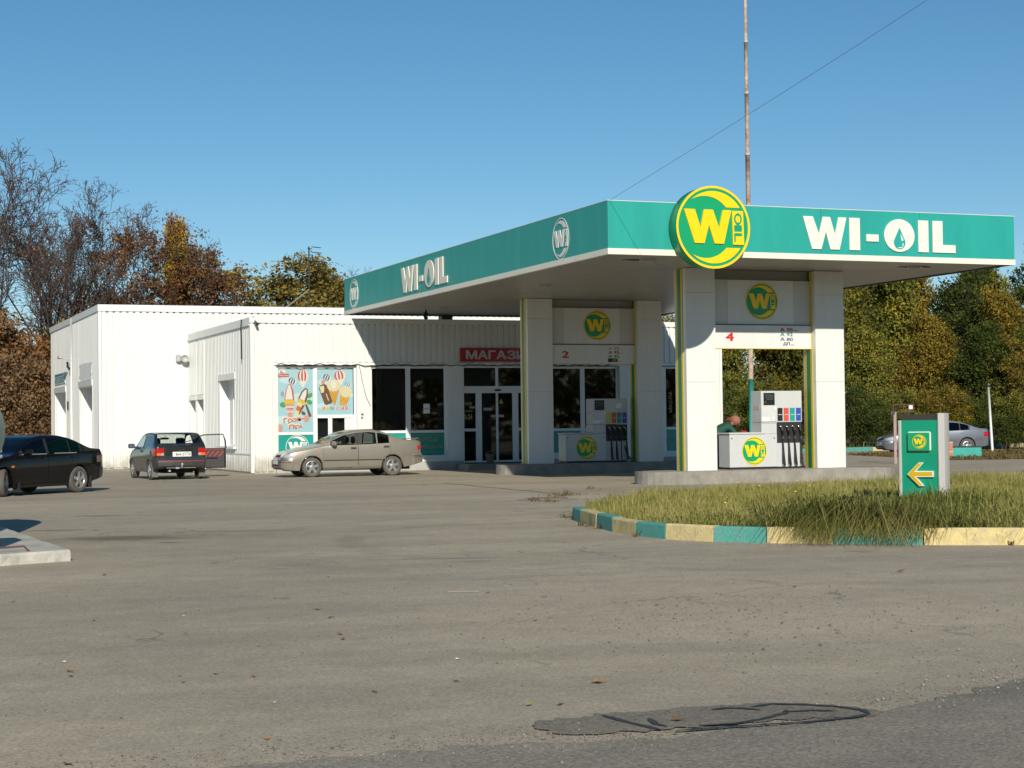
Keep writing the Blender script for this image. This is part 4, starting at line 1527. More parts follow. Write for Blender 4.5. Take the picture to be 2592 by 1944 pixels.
def wheel(parent, x, y, r, w, sd, spokes, rim_r, steer=0.0, dark=False):
    e = empty('wheel', parent)
    e.location = (x, y, r)
    e.rotation_euler = (0, 0, steer)
    fr = frame((0, 0, 0), (1, 0, 0), (0, 0, 1)) if sd < 0 else frame((0, 0, 0), (-1, 0, 0), (0, 0, 1))   # axis = outwards
    h = w / 2
    MB().lathe([(rim_r - .03, -h + .01), (r * .9, -h), (r * .975, -h + .02), (r, -h + .045), (r, h - .045), (r * .975, h - .02), (r * .9, h), (rim_r + .01, h - .004), (rim_r, h - .02)], 40, fr).build('tyre', RUBBER, e, True)
    mb = MB().lathe([(rim_r + .002, h - .015), (rim_r - .012, h - .012), (rim_r - .022, h - .03), (rim_r - .035, -h + .02)], 36, fr)
    for k in range(spokes):
        a = 2 * math.pi * k / spokes + 0.3
        ca, sa = math.cos(a), math.sin(a)
        wi, wo = rim_r * (.20 if spokes < 7 else .12), rim_r * (.17 if spokes < 7 else .1)
        P = [(0.03, -wi), (rim_r - .02, -wo), (rim_r - .02, wo), (0.03, wi)]
        mb.prism([(p[0] * ca - p[1] * sa, p[0] * sa + p[1] * ca) for p in P], h - .055, h - .022, fr)
    mb.lathe([(0.075, h - .05), (0.07, h - .012), (0.03, h - .006), (0.001, h - .006)], 20, fr)
    mb.build('rim', ALLOY if not dark else GREYM, e)
    MB().lathe([(0.001, h - .075), (rim_r - .03, h - .075)], 24, fr).build('brake_disc', mat('brake_iron', (0.05, 0.047, 0.045), 0.6), e)
    return e


def seat_shape(parent, x, y, zf, name='seat'):
    s = MB().box(x - .1, x + .42, y - .24, y + .24, zf + .12, zf + .32, .05).box(x + .38, x + .52, y - .23, y + .23, zf + .2, zf + .72, .05).build(name, CABIN, parent)
    MB().box(x + .45, x + .55, y - .13, y + .13, zf + .76, zf + .96, .035).tube([(x + .5, y - .05, zf + .7), (x + .5, y - .05, zf + .8)], .01, 6).tube([(x + .5, y + .05, zf + .7), (x + .5, y + .05, zf + .8)], .01, 6).build('headrest', CABIN, s)
    return s


def build_car(t, sp, body_m, glass_m, opts):
    sh = Shell(sp)
    L = sp['L']
    wins, doors = sp['windows'], sp['doors']
    A = 2 + NS

    def key(x, r, sd, z):
        if sd == 0:
            bz = sp['bump_f'] if x < L / 2 else sp['bump_r']
            return ('bumper_f' if x < L / 2 else 'bumper_r') if (z < bz and r < A - 1) else ('body' if x < L / 2 else 'tail')
        if r == A and sd != 0:
            for k, (a, b) in enumerate(wins):
                if a < x < b:
                    return ('win', sd, k)
            return 'pillar' if sp['pillar'][0] < x < sp['pillar'][1] else 'body'
        if r >= A + 3:
            if sp['ws'][0] < x < sp['ws'][1]:
                return 'windscreen'
            if sp['rw'][0] < x < sp['rw'][1] and r >= A + 3 + (1 if sp.get('hatch') else 0):
                return 'rear_window'
        if r >= A - 1:
            if sp['bonnet'][0] < x < sp['bonnet'][1]:
                return 'bonnet'
            if sp['boot'][0] < x < sp['boot'][1] and r >= A + 1:
                return 'boot_lid'
        if 3 <= r < A - 0 and sd != 0:
            for k, (a, b) in enumerate(doors):
                if a < x < b:
                    return ('door', sd, k)
        if 2 <= r < A and sd != 0 and (x < sp['axle_f'] - sp['arch'] * .9 and z < sp['bump_f'] and x < 0.5 or x > sp['axle_r'] + sp['arch'] and z < sp['bump_r']):
            return 'bumper_f' if x < L / 2 else 'bumper_r'
        return 'body'
    allv, parts = sh.split(key)
    objs = {}
    bm_ = sp.get('bumper_m', body_m)
    body = link('body', patch_mesh('body', allv, parts.pop('body') + (parts.pop('tail', []) if not sp.get('hatch') else []), body_m), t)
    for k, faces in parts.items():
        nm = k if isinstance(k, str) else k[0]
        if nm == 'door':
            if k in opts.get('skip', []):
                continue
            objs[k] = link('door', patch_mesh('door', allv, faces, body_m, 0.006), t)
        elif nm == 'win':
            if (('door', k[1], k[2]) in opts.get('skip', [])):
                continue
            objs[k] = (faces,)
        elif nm == 'pillar':
            link('pillar', patch_mesh('pillar', allv, faces, TRIMB), body)
        elif nm == 'tail':
            objs[k] = link('tailgate', patch_mesh('tailgate', allv, faces, body_m, 0.004), t)
        elif nm in ('bumper_f', 'bumper_r'):
            objs[k] = link('bumper', patch_mesh('bumper', allv, faces, bm_, 0.004), t)
        elif nm in ('windscreen', 'rear_window'):
            objs[k] = link(nm, patch_mesh(nm, allv, faces, opts.get('rear_glass', glass_m) if nm == 'rear_window' else opts.get('front_glass', glass_m), 0.003), t)
        else:
            objs[k] = link(nm, patch_mesh(nm, allv, faces, body_m, 0.006), t)
    for k, v in list(objs.items()):
        if isinstance(v, tuple):
            par = objs.get(('door', k[1], min(k[2], len(doors) - 1)), body)
            objs[k] = link('window_pane', patch_mesh('window_pane', allv, v[0], opts.get('quarter_glass', glass_m) if k[2] else glass_m, 0.003), par)
    # rubber round the glass
    # underside, cabin floor, seats, dash
    w = sp['half'][len(sp['half']) // 2][1]
    zf = sp['sill'][len(sp['sill']) // 2][1]
    ub = MB().box(0.25, L - 0.3, -w * .52, w * .52, zf - 0.03, zf + 0.25)
    ub.box(sp['axle_f'] + sp['arch'] + .02, sp['axle_r'] - sp['arch'] - .02, -w * .93, w * .93, zf - 0.0, zf + 0.14)
    ub.build('underside', UNDER, t)
    cx = sp['ws'][0]
    zd = sh.zs(cx + .1)
    MB().box(cx - .05, cx + .42, -w * .84, w * .84, zd - .25, zd - .03, .04).build('dashboard', CABIN, t)
    for sd in (-1, 1):
        seat_shape(t, sp['seat_x'], sd * 0.36, zf + .02)
    bx = sp['seat_x'] + 0.85
    bk = MB().box(bx, bx + .4, -.6, .6, zf + .14, zf + .34, .05).box(bx + .36, bx + .48, -.6, .6, zf + .2, zf + .72, .05).build('rear_bench', CABIN, t)
    a = [(cx + .5 + .05 * math.cos(q), -.36 + .18 * math.sin(q), zd - .0 + .16 * math.cos(q)) for q in np.linspace(0, 2 * math.pi, 17)]
    MB().tube(a, .014, 6, False).build('steering_wheel', CABIN, t, True)
    for sd in (-1, 1):
        for ax, st in ((sp['axle_f'], opts.get('steer', 0.0)), (sp['axle_r'], 0.0)):
            y = sp['track'] / 2
            wheel(t, ax, sd * y, sp['tyre'], sp['tyre_w'], sd, sp['spokes'], sp['rim'], st)
    if not opts.get('no_mirror_l'):
        for sd in (-1, 1):
            mx = sp['mirror'][0]
            if ('door', sd, 0) not in objs:
                continue
            mz = sp['mirror'][1]
            y0 = w * .95
            par = objs[('door', sd, 0)]
            b = MB().box(mx - .06, mx + .06, y0 + .05, y0 + .24, mz, mz + .14, .03)
            b.box(mx - .03, mx + .05, y0 - .06, y0 + .06, mz + .0, mz + .06, .015)
            if sd < 0:
                b.v = [(p[0], -p[1], p[2]) for p in b.v]
                b.f = [f[::-1] for f in b.f]
            mr = b.build('mirror', sp.get('mirror_m', body_m), par)
            MB().box(mx + .061, mx + .064, min(sd * (y0 + .07), sd * (y0 + .22)), max(sd * (y0 + .07), sd * (y0 + .22)), mz + .02, mz + .12).build('mirror_glass', CHROME, mr)
    for sd in (-1, 1):
        for k, (hx, hz) in enumerate(sp['handles']):
            if ('door', sd, k) in objs:
                decal(sh, 'handle', opts.get('handle_m', TRIMB), objs[('door', sd, k)], side_ray(hx, hx + .17, hz, hz + .045, sd), 3, 1, 0.028)
    return sh, objs, body


def plate(parent, fr, w, h, s, flag=True):
    p = MB().prism([(-w / 2, 0), (w / 2, 0), (w / 2, h), (-w / 2, h)], 0, 0.008, fr).build('number_plate', PLATE, parent)
    if s:
        mb = MB()
        f2 = lambda u, v, d: fr(u, v, d + .0085)
        put_text(mb, s, f2, -w / 2 + w * .16, h * .2, w=w * .8, h=h * .6, ext=0.002, bold=0.012)
        if flag:
            mb.prism([(-w / 2 + .02, h * .3), (-w / 2 + .05, h * .3), (-w / 2 + .05, h * .36), (-w / 2 + .02, h * .36)], 0, .002, f2)
            mb.prism([(-w / 2 + .02, h * .6), (-w / 2 + .05, h * .6), (-w / 2 + .05, h * .66), (-w / 2 + .02, h * .66)], 0, .002, f2)
        mb.build('plate_lettering', INK, p)
    return p


CLEARG = glass_mat('car_glass_clear', (0.72, 0.77, 0.75), 1.5)
TINTG = glass_mat('car_glass_tinted', (0.035, 0.045, 0.06), 1.5)
MIDG = glass_mat('car_glass_smoky', (0.30, 0.33, 0.33), 1.5)

# ------------------------------------------------------------------ beige liftback before the shop
LIFT = dict(L=4.32, arch=0.345, tyre=0.297, tyre_w=0.19, rim=0.195, axle_f=0.85, axle_r=3.36, track=1.46, spokes=5,
            top=[(0, .62), (.05, .68), (.25, .765), (.6, .845), (1.1, .945), (1.2, .972), (1.55, 1.16), (1.95, 1.345), (2.3, 1.41), (2.65, 1.425), (2.92, 1.395), (3.2, 1.305), (3.45, 1.20), (3.66, 1.122), (3.9, 1.082), (4.2, 1.06), (4.28, 1.03), (4.32, .96)],
            belt=[(0, .58), (.05, .64), (.25, .725), (.6, .80), (1.2, .91), (2.5, .945), (3.45, .985), (3.9, 1.015), (4.2, 1.02), (4.28, 1.0), (4.32, .94)],
            half=[(0, .60), (.06, .68), (.18, .745), (.4, .79), (.8, .82), (1.6, .83), (3.2, .83), (3.8, .80), (4.1, .76), (4.25, .71), (4.32, .66)],
            sill=[(0, .29), (.1, .225), (.5, .20), (2.1, .215), (3.7, .25), (4.1, .33), (4.32, .40)],
            windows=[(1.42, 2.20), (2.33, 2.86), (2.90, 3.26)], doors=[(1.2, 2.28), (2.28, 3.30)], pillar=(2.1, 2.45), ws=(1.22, 1.93), rw=(3.05, 3.72),
            bonnet=(.12, 1.14), boot=(3.74, 4.3), bump_f=.52, bump_r=.63, bulge=.06, seat_x=1.75, mirror=(1.5, .93), handles=[(2.05, .83), (3.08, .86)],
            cuts=[1.2, 2.28, 3.30, 1.42, 2.20, 2.33, 2.86, 2.90, 3.26, 1.14, 1.93, 3.72])
BEIGE = paint('beige_metallic', (0.265, 0.245, 0.205), 0.4, 0.34, 0.5, (0.25, 0.222, 0.18))
car1 = thing('parked_car', 'dusty beige liftback parked side-on before the ice cream posters', 'car', (12.45, 50.35, 0), 0.035)
sh, ob, body = build_car(car1, LIFT, BEIGE, MIDG, dict(front_glass=glass_mat('car_glass_light', (0.5, 0.55, 0.53), 1.5)))
for sd in (-1, 1):
    hl = decal(sh, 'headlight', LAMPW, car1, corner_ray(.38, sd * .32, 180 + sd * -8 if sd > 0 else 188, 180 - sd * 78, .60, .70), 12, 3, .007)
    MB()
    decal(sh, 'indicator', LAMPO, car1, side_ray(1.02, 1.10, .73, .76, sd), 2, 1, .008)
    decal(sh, 'tail_light', LAMPR, car1, corner_ray(3.95, sd * .3, sd * 12, sd * 62, .78, .91), 10, 3, .007)
    for (a, b) in ((1.22, 2.27), (2.29, 3.05)):
        decal(sh, 'side_moulding', TRIMB, ob[('door', sd, 0 if a < 2 else 1)], side_ray(a, b, .485, .51, sd), 12, 1, .012)
    decal(sh, 'sill_trim', mat('dirty_sill', (0.10, 0.095, 0.085), 0.8, var=.4, vscale=5), body, side_ray(1.22, 2.98, .215, .285, sd), 16, 1, .006)
decal(sh, 'grille', TRIMB, car1, end_ray(-.26, .26, .60, .67, False, 4.32), 8, 2, .006)
decal(sh, 'lower_grille', TRIMB, car1, end_ray(-.42, .42, .30, .38, False, 4.32), 8, 2, .006)
for z in (.455, .50):
    decal(sh, 'bumper_strip', TRIMB, ob['bumper_f'], corner_ray(.7, 0, 122, 238, z, z + .014), 24, 1, .008)
    decal(sh, 'bumper_strip', TRIMB, ob['bumper_r'], corner_ray(3.6, 0, -62, 62, z + .09, z + .104), 24, 1, .008)
plate(car1, frame((-.075, 0, .40), (0, -1, 0), (0, 0, 1)), .5, .11, '')
plate(car1, frame((4.38, 0, .58), (0, 1, 0), (0, 0, 1)), .5, .11, '')
MB().tube([(1.25, -.3, .985), (1.45, .2, 1.06)], .012, 6).tube([(1.25, .25, .985), (1.45, .62, 1.05)], .012, 6).build('wiper', BLACKP, car1)
sp_ = MB().box(4.02, 4.27, -.58, .58, 1.105, 1.13, .008)
for yy in (-.5, .5):
    sp_.box(4.1, 4.2, yy - .02, yy + .02, 1.045, 1.106)
sp_.build('spoiler', BEIGE, car1)
MB().tube([(2.75, .1, 1.41), (3.05, .12, 1.40)], .018, 6).build('aerial', BLACKP, car1)

# ------------------------------------------------------------------ black sedan at the left edge
SEDAN = dict(L=4.81, arch=0.385, tyre=0.335, tyre_w=0.215, rim=0.215, axle_f=0.95, axle_r=3.67, track=1.57, spokes=5,
             top=[(0, .64), (.08, .72), (.4, .85), (.9, .94), (1.25, 1.0), (1.35, 1.03), (1.8, 1.27), (2.2, 1.435), (2.6, 1.485), (3.0, 1.48), (3.4, 1.42), (3.8, 1.29), (4.15, 1.155), (4.3, 1.125), (4.65, 1.10), (4.75, 1.07), (4.81, .98)],
             belt=[(0, .58), (.08, .66), (.4, .78), (1.3, .94), (3, 1.0), (4, 1.03), (4.6, 1.03), (4.75, 1.01), (4.81, .94)],
             half=[(0, .64), (.06, .72), (.18, .79), (.4, .84), (.8, .88), (1.6, .90), (3.4, .90), (4.1, .87), (4.5, .82), (4.7, .76), (4.81, .70)],
             sill=[(0, .28), (.1, .22), (.5, .2), (2.4, .21), (4.0, .25), (4.5, .32), (4.81, .38)],
             windows=[(1.62, 2.46), (2.56, 3.33), (3.37, 3.74)], doors=[(1.32, 2.5), (2.5, 3.62)], pillar=(1.5, 3.8), ws=(1.37, 2.18), rw=(3.42, 4.12),
             bonnet=(.14, 1.28), boot=(4.14, 4.78), bump_f=.56, bump_r=.66, bulge=.05, seat_x=2.0, mirror=(1.66, 1.0), handles=[(2.28, .87), (3.38, .90)],
             cuts=[1.32, 2.5, 3.62, 1.62, 2.46, 2.56, 3.33, 3.37, 3.74, 1.28, 2.18, 4.12])
BLACKC = paint('black_car_paint', (0.004, 0.004, 0.005), 0.0, 0.08, 0.02, (0.08, 0.07, 0.06), 0.0)
car2 = thing('parked_car', 'glossy black saloon with tinted windows and turned front wheels', 'car', (0, 0, 0), 0)
sh, ob, body = build_car(car2, SEDAN, BLACKC, TINTG, dict(steer=0.55, handle_m=BLACKC, front_glass=glass_mat('car_glass_dark', (.10, .13, .16), 1.5)))
for sd in (-1, 1):
    decal(sh, 'headlight', LAMPW, car2, corner_ray(.5, sd * .35, 180 - sd * 5, 180 - sd * 72, .62, .76), 12, 3, .007)
    decal(sh, 'indicator', LAMPO, car2, side_ray(1.18, 1.27, .70, .74, sd), 2, 1, .010)
    decal(sh, 'tail_light', mat('smoky_tail_lamp', (0.22, 0.13, 0.12), 0.15, coat=.6), car2, corner_ray(4.3, sd * .35, sd * 12, sd * 74, .76, lambda a: .98 - .06 * a), 12, 4, .008)
    for (a, b, k) in ((1.34, 2.49, 0), (2.51, 3.28, 1)):
        decal(sh, 'side_moulding', BLACKC, ob[('door', sd, k)], side_ray(a, b, .46, .505, sd), 12, 1, .014)
        decal(sh, 'window_trim', GREYM, ob[('door', sd, k)], side_ray(a + .25, b - .02 if k == 0 else b + .3, 1.0 + .01 * k, 1.012 + .01 * k, sd), 10, 1, .004)
    MB().box(1.42, 1.46, sd * .80 - .1, sd * .80 + .1, .10, .34).build('mud_flap', TRIMB, car2)
    MB().box(4.10, 4.13, sd * .80 - .1, sd * .80 + .1, .12, .42).build('mud_flap', TRIMB, car2)
decal(sh, 'grille', CHROME, car2, end_ray(-.4, .4, .62, .72, False, 4.81), 8, 2, .006)
MB().box(1.47, 1.49, -.30, -.20, 1.02, 1.12).build('windscreen_card', PAPER, car2)
plate(car2, frame((-.065, 0, .42), (0, -1, 0), (0, 0, 1)), .5, .11, '')
plate(car2, frame((4.83, 0, .74), (0, 1, 0), (0, 0, 1)), .5, .11, '')

# ------------------------------------------------------------------ grey saloon far behind the direction sign
GREYC = paint('silver_blue_paint', (0.22, 0.235, 0.27), 0.5, 0.3, 0.2)
car3 = thing('parked_car', 'silver grey saloon parked by the far kerb, half hidden by the sign', 'car', (0, 0, 0), 0)
sh, ob, body = build_car(car3, SEDAN, GREYC, TINTG, dict(handle_m=GREYC))
for sd in (-1, 1):
    decal(sh, 'headlight', LAMPW, car3, corner_ray(.5, sd * .35, 180 - sd * 5, 180 - sd * 72, .62, .76), 12, 3, .007)
    decal(sh, 'tail_light', LAMPR, car3, corner_ray(4.3, sd * .35, sd * 12, sd * 74, .76, .95), 12, 4, .008)
decal(sh, 'grille', TRIMB, car3, end_ray(-.36, .36, .62, .72, False, 4.81), 8, 2, .006)
decal(sh, 'lower_grille', TRIMB, car3, end_ray(-.6, .6, .26, .38, False, 4.81), 8, 2, .006)
plate(car3, frame((-.065, 0, .43), (0, -1, 0), (0, 0, 1)), .5, .11, '')

# ------------------------------------------------------------------ dark hatchback by the hall, one door open
HATCH = dict(L=3.66, arch=0.325, tyre=0.282, tyre_w=0.18, rim=0.18, axle_f=0.70, axle_r=3.0, track=1.385, spokes=8,
             top=[(0, .62), (.06, .68), (.3, .78), (.9, .89), (1.0, .925), (1.3, 1.12), (1.62, 1.315), (1.9, 1.37), (2.4, 1.385), (2.95, 1.365), (3.16, 1.34), (3.30, 1.22), (3.46, 1.05), (3.56, 1.015), (3.62, .99), (3.66, .96)],
             belt=[(0, .56), (.06, .62), (.3, .72), (1, .85), (2, .89), (3.1, .96), (3.5, .985), (3.62, .97), (3.66, .935)],
             half=[(0, .60), (.06, .68), (.2, .74), (.5, .785), (.9, .80), (2.6, .80), (3.2, .79), (3.5, .765), (3.62, .735), (3.66, .71)],
             sill=[(0, .28), (.1, .23), (.5, .21), (2.0, .22), (3.3, .26), (3.55, .33), (3.66, .38)],
             windows=[(1.16, 2.10), (2.22, 2.98)], doors=[(1.05, 2.18)], pillar=(2.0, 2.3), ws=(1.02, 1.60), rw=(3.155, 3.45),
             bonnet=(.12, .94), boot=(3.46, 3.60), bump_f=.55, bump_r=.60, bulge=.07, seat_x=1.55, mirror=(1.22, .90), handles=[(1.98, .79)], tumble=.30, hatch=True,
             cuts=[1.05, 2.18, 1.16, 2.10, 2.22, 2.98, .94, 1.60, 3.45, 3.155])
DARKC = paint('dark_grey_paint', (0.018, 0.019, 0.023), 0.2, 0.25, 0.35, (0.14, 0.13, 0.11))
HATCH['bumper_m'] = mat('grey_bumper', (0.045, 0.045, 0.048), 0.55, var=.3, vscale=5)
HATCH['mirror_m'] = HATCH['bumper_m']
car4 = thing('parked_car', 'dark grey hatchback seen from behind with one front door open', 'car', (0, 0, 0), 0)
sh, ob, body = build_car(car4, HATCH, DARKC, CLEARG, dict(skip=[('door', 1, 0)], rear_glass=CLEARG, quarter_glass=TINTG))
LW = 3.66
tg = ob['tail']
for sd in (-1, 1):
    tl = decal(sh, 'tail_light', LAMPR, car4, end_ray(sd * .70, sd * .50, .70, .91, True, LW), 4, 3, .016)
    decal(sh, 'indicator', LAMPO, tl, end_ray(sd * .698, sd * .585, .70, .775, True, LW), 3, 1, .0175)
    decal(sh, 'reversing_lamp', LAMPW, tl, end_ray(sd * .58, sd * .50, .70, .775, True, LW), 2, 1, .0175)
    decal(sh, 'side_lamp', LAMPR, tl, corner_ray(3.4, sd * .6, sd * 30, sd * 84, .70, .90), 6, 2, .006)
    decal(sh, 'headlight', LAMPW, car4, corner_ray(.4, sd * .3, 180, 180 - sd * 75, .62, .72), 8, 2, .006)
    MB().box(3.31, 3.335, sd * .69 - .09, sd * .69 + .09, .08, .36).build('mud_flap', mat('grey_flap', (0.13, 0.125, 0.115), .8), car4)
decal(sh, 'fuel_flap', HATCH['bumper_m'], body, side_ray(3.16, 3.28, .72, .84, -1), 2, 1, .006)
bump = ob['bumper_r']
decal(sh, 'red_stripe', REDP, bump, corner_ray(2.9, 0, -48, 48, .535, .544), 20, 1, .006)
decal(sh, 'bumper_step', HATCH['bumper_m'], bump, corner_ray(2.9, 0, -50, 50, .575, .60), 20, 1, .02)
plate(car4, frame((LW + .012, .02, .67), (0, 1, 0), (0, 0, 1)), .54, .135, '864-27ТВ')
decal(sh, 'handle', TRIMB, tg, end_ray(-.08, .1, .835, .875, True, LW), 2, 1, .02)
MB().tube([(3.47, .0, 1.0), (3.38, .22, 1.09), (3.33, .38, 1.13)], .011, 6).build('rear_wiper', BLACKP, car4)
tb = MB().tube([(3.62, -.42, .36), (3.62, .42, .36)], .028, 8).tube([(3.6, 0, .38), (3.74, 0, .36), (3.79, 0, .40)], .022, 8)
tb.lathe([(.001, -.035), (.025, -.025), (.035, 0), (.025, .025), (.001, .035)], 12, frame((3.79, 0, .45), (1, 0, 0), (0, 1, 0)))
tb.box(3.64, 3.66, -.16, -.06, .32, .40).build('tow_bar', GREYM, car4)
MB().tube([(1.45, .05, 1.27), (1.47, .05, 1.19)], .01, 6).box(1.45, 1.49, -.1, .16, 1.15, 1.21, .015).build('rear_view_mirror', CABIN, car4)
MB().tube([(3.3, -.3, .26), (3.6, -.32, .26)], .03, 8).build('exhaust', GREYM, car4)
# the open door, hinged at its front edge
dr = empty('door', car4)
dr.location = (1.05, .785, 0)
dr.rotation_euler = (0, 0, R(66))
dr.scale = (1.08, 1, 1)
MB().box(0, 1.12, -.055, 0.0, .27, .875, .012).build('outer_skin', DARKC, dr)
MB().box(0.03, 1.08, -.085, -.056, .29, .865, .01).build('door_trim', mat('door_trim_grey', (0.05, 0.05, 0.052), .8), dr)
mb = MB()
for k in range(5):
    u = .38 + k * .13
    mb.prism([(u, .62), (u + .05, .62), (u + .18, .78), (u + .13, .78)], 0, .003, frame((0, -.0855, 0), (1, 0, 0), (0, 0, 1)))
mb.box(.2, 1.05, -.0885, -.0858, .825, .84)
mb.build('trim_stripe', mat('stripe_red', (.38, .03, .03), .6), dr)
MB().box(.3, .9, -.12, -.086, .56, .60, .01).build('armrest', CABIN, dr)
MB().tube([(.10, -.04, .88), (.42, -.14, 1.24), (.52, -.155, 1.275), (1.06, -.15, 1.29), (1.11, -.1, 1.1), (1.115, -.03, .88)], [.022, .022, .02, .02, .026, .026], 6).build('window_frame', TRIMB, dr, True)
gl = MB()
gl.add([(.13, -.045, .89), (1.10, -.035, .89), (1.05, -.148, 1.28), (.52, -.15, 1.265), (.43, -.137, 1.235)], [(0, 1, 2, 3, 4)])
gl.build('window_pane', glass_mat('door_glass', (.86, .9, .89), 1.4), dr)
MB().box(.12, .24, .03, .22, .90, 1.03, .03).build('mirror', HATCH['mirror_m'], dr)


# ------------------------------------------------------------------ cars put where they stand
def park(car, rz, local, at, sc=1.0):
    c, s = math.cos(rz), math.sin(rz)
    lx, ly = local[0] * sc, local[1] * sc
    car.location = (at[0] - (lx * c - ly * s), at[1] - (lx * s + ly * c), 0)
    car.rotation_euler = (0, 0, rz)
    car.scale = (sc, sc, sc)


park(car1, R(0.0), (0.85, -0.73), (13.42, 50.8), 1.01)
park(car2, R(43), (3.67, -0.785), (5.46, 42.8), 0.95)
park(car3, R(-16), (0, 0), (43.4, 65.7))
park(car4, R(-87), (3.0, -0.69), (8.84, 51.95), 1.03)

# ------------------------------------------------------------------ red shop sign, cameras, lamps, posters on the shop
s = thing('shop_sign', 'red sign with pale letters over the shop door', 'sign', (20.16, YE - 0.03, 3.72))
MB().box(0, 2.86, -0.10, 0.03, 0, 0.47, 0.008).build('sign_board', RED, s)
u = 0.2
PALE = mat('pale_sign_letter', (0.50, 0.52, 0.50), 0.4)
for ch, w in zip('МАГАЗИН', (.38, .34, .24, .34, .30, .33, .32)):
    mb = MB()
    put_text(mb, ch, front(0, -0.101, 0.09), u, 0, w=w, h=0.29, ext=0.02, bold=0.03)
    mb.build('letter', PALE, s)
    u += w + 0.055
MB().box(0.0, 0.55, 0.0, 0.02, -0.06, -0.002).build('bracket', GREYM, s)

s = thing('wall_sign', 'faded teal lettered board over the farther hall door', 'sign', (XH + 0.012, 80.85, 3.57))
f = frame((0, 0, 0), (0, -1, 0), (0, 0, 1))
MB().prism([(0, 0), (3.7, 0), (3.7, .48), (0, .48)], 0, .03, f).build('board', mat('faded_board', (0.55, 0.62, 0.62), 0.5, var=.2), s)
mb = MB()
put_text(mb, 'АВТОСЕРВІС', lambda a, b, d: f(a, b, d + .031), .12, .06, w=3.4, h=.25, ext=.003, bold=.03)
mb.prism([(.1, .36), (3.3, .36), (3.3, .44), (.1, .44)], .031, .034, f)
mb.build('lettering', mat('faded_teal_print', (0.05, 0.22, 0.25), 0.5), s)
s = thing('wall_sign', 'blank white banner with torn tied corners over the nearer hall door', 'banner', (XH + 0.012, 72.5, 3.5))
P = [(0.0, .06), (.25, .12), (.3, .0), (3.3, .02), (3.4, .1), (3.62, .06), (3.55, .35), (3.64, .62), (3.35, .66), (1.8, .7), (.4, .68), (.02, .62), (.12, .35)]
MB().prism(P, 0, .012, f).build('cloth', PAPER, s)
mb = MB()
for (a, b) in ((.02, .1), (.1, .55), (3.5, .12), (3.52, .55)):
    mb.prism([(a, b), (a + .1, b + .02), (a + .12, b + .1), (a + .03, b + .13)], .013, .016, f)
mb.build('torn_corner', mat('dark_tear', (.10, .10, .10), .8), s)
s = thing('security_camera', 'grey camera and lamp bracket on the hall downpipe', 'camera', (XH - 0.05, 75.2, 4.5))
MB().tube([(0, 0, .0), (-.25, .1, .05), (-.3, .35, .1)], .03, 6).box(-.42, -.26, .25, .75, .06, .2, .03).build('camera_body', GREYM, s)
MB().tube([(0.0, -.1, -.4), (-.1, -.15, -.3), (-.12, -.2, -.1)], .05, 6).build('lower_bracket', BLACKM, s)
s = thing('wall_vent', 'grey round vent pipe on the hall wall above the low doors', 'vent pipe', (12.62, YH - 0.02, 4.22))
MB().lathe([(.001, 0), (.13, 0), (.13, .26), (.145, .27), (.145, .36), (.13, .365), (.125, .3), (.001, .3)], 20, front(0, 0, 0)).build('pipe', GREYM, s, True)
MB().box(-.3, -.12, -.2, .0, -.12, .16, .03).build('box', GREYM, s)
s = thing('security_camera', 'small dark camera at the shop corner under the roof edge', 'camera', (12.98, YE - 0.01, 5.0))
MB().box(-.03, .03, -.06, .02, .0, .09).build('bracket', GREYM, s)
MB().tube([(0, -.05, .0), (.02, -.3, -.08)], .05, 8).build('camera_body', BLACKM, s)
cab = MB().tube([(XE - .045, 57.38, ZE - .02), (XE - .06, 57.39, 4.9), (XE - .05, 57.37, 4.4), (XE - .05, 57.36, 3.83)], .022, 6).tube([(XE - .045, 57.38, ZE - .02), (XE + .1, 57.2, ZE + .03), (XE + .15, 56.3, ZE + .02)], .012, 5)
tag(cab.build('cable', CABLE), 'short black cable hanging down the shop side wall', 'cable')
pts = [(13.72 + i * 0.12, YE - 0.045, 3.60 + 0.022 * math.sin(i * 1.7) + 0.02 * math.sin(i * .55 + 1) - .06 * math.exp(-((i - 26) / 2.5) ** 2)) for i in range(int((26.0 - 13.72) / .12))]
tag(MB().tube(pts, .013, 5).build('cable', CABLE), 'wavy black cable pinned along the ledge above the windows', 'cable')
tag(MB().tube([(16.55, YE - .03, 3.56), (16.66, YE - .03, 3.0), (16.78, YE - .03, 2.5), (16.93, YE - .03, 2.2)], .008, 5).build('wire', CABLE), 'thin loose wire hanging across the pier beside the posters', 'wire')
mb = MB().use(PAPER).prism([(0, 0), (.15, 0), (.15, .23), (0, .23)], 0, .004, front(16.56, YE - .012, 1.75))
mb.use(mat('dark_print', (.06, .09, .13), .5)).prism([(.02, .03), (.08, .02), (.12, .08), (.06, .11)], .0045, .006, front(16.56, YE - .012, 1.75)).prism([(.05, .14), (.13, .13), (.12, .21), (.03, .2)], .0045, .006, front(16.56, YE - .012, 1.75))
tag(mb.build('notice', None), 'small notice stuck on the white pier beside the posters', 'notice')
mb = MB().use(PAPER).prism([(0, 0), (.23, 0), (.23, .33), (0, .33)], 0, .003, front(18.88, YE + .17, 1.94))
mb.use(mat('pinkish_print', (.5, .32, .32), .5)).prism([(.03, .14), (.2, .14), (.2, .18), (.03, .18)], .0035, .005, front(18.88, YE + .17, 1.94))
tag(mb.build('notice', None), 'white paper notice taped inside the dark shop window', 'notice')
t = thing('bucket', 'small grey-brown bucket standing by the shop door', 'bucket', (20.93, 55.45, 0.19))
MB().lathe([(.001, 0), (.12, 0), (.15, .33), (.155, .335), (.145, .33), (.115, .02), (.001, .02)], 18).build('pail', mat('pail_brown', (.22, .19, .15), .6, var=.2), t, True)
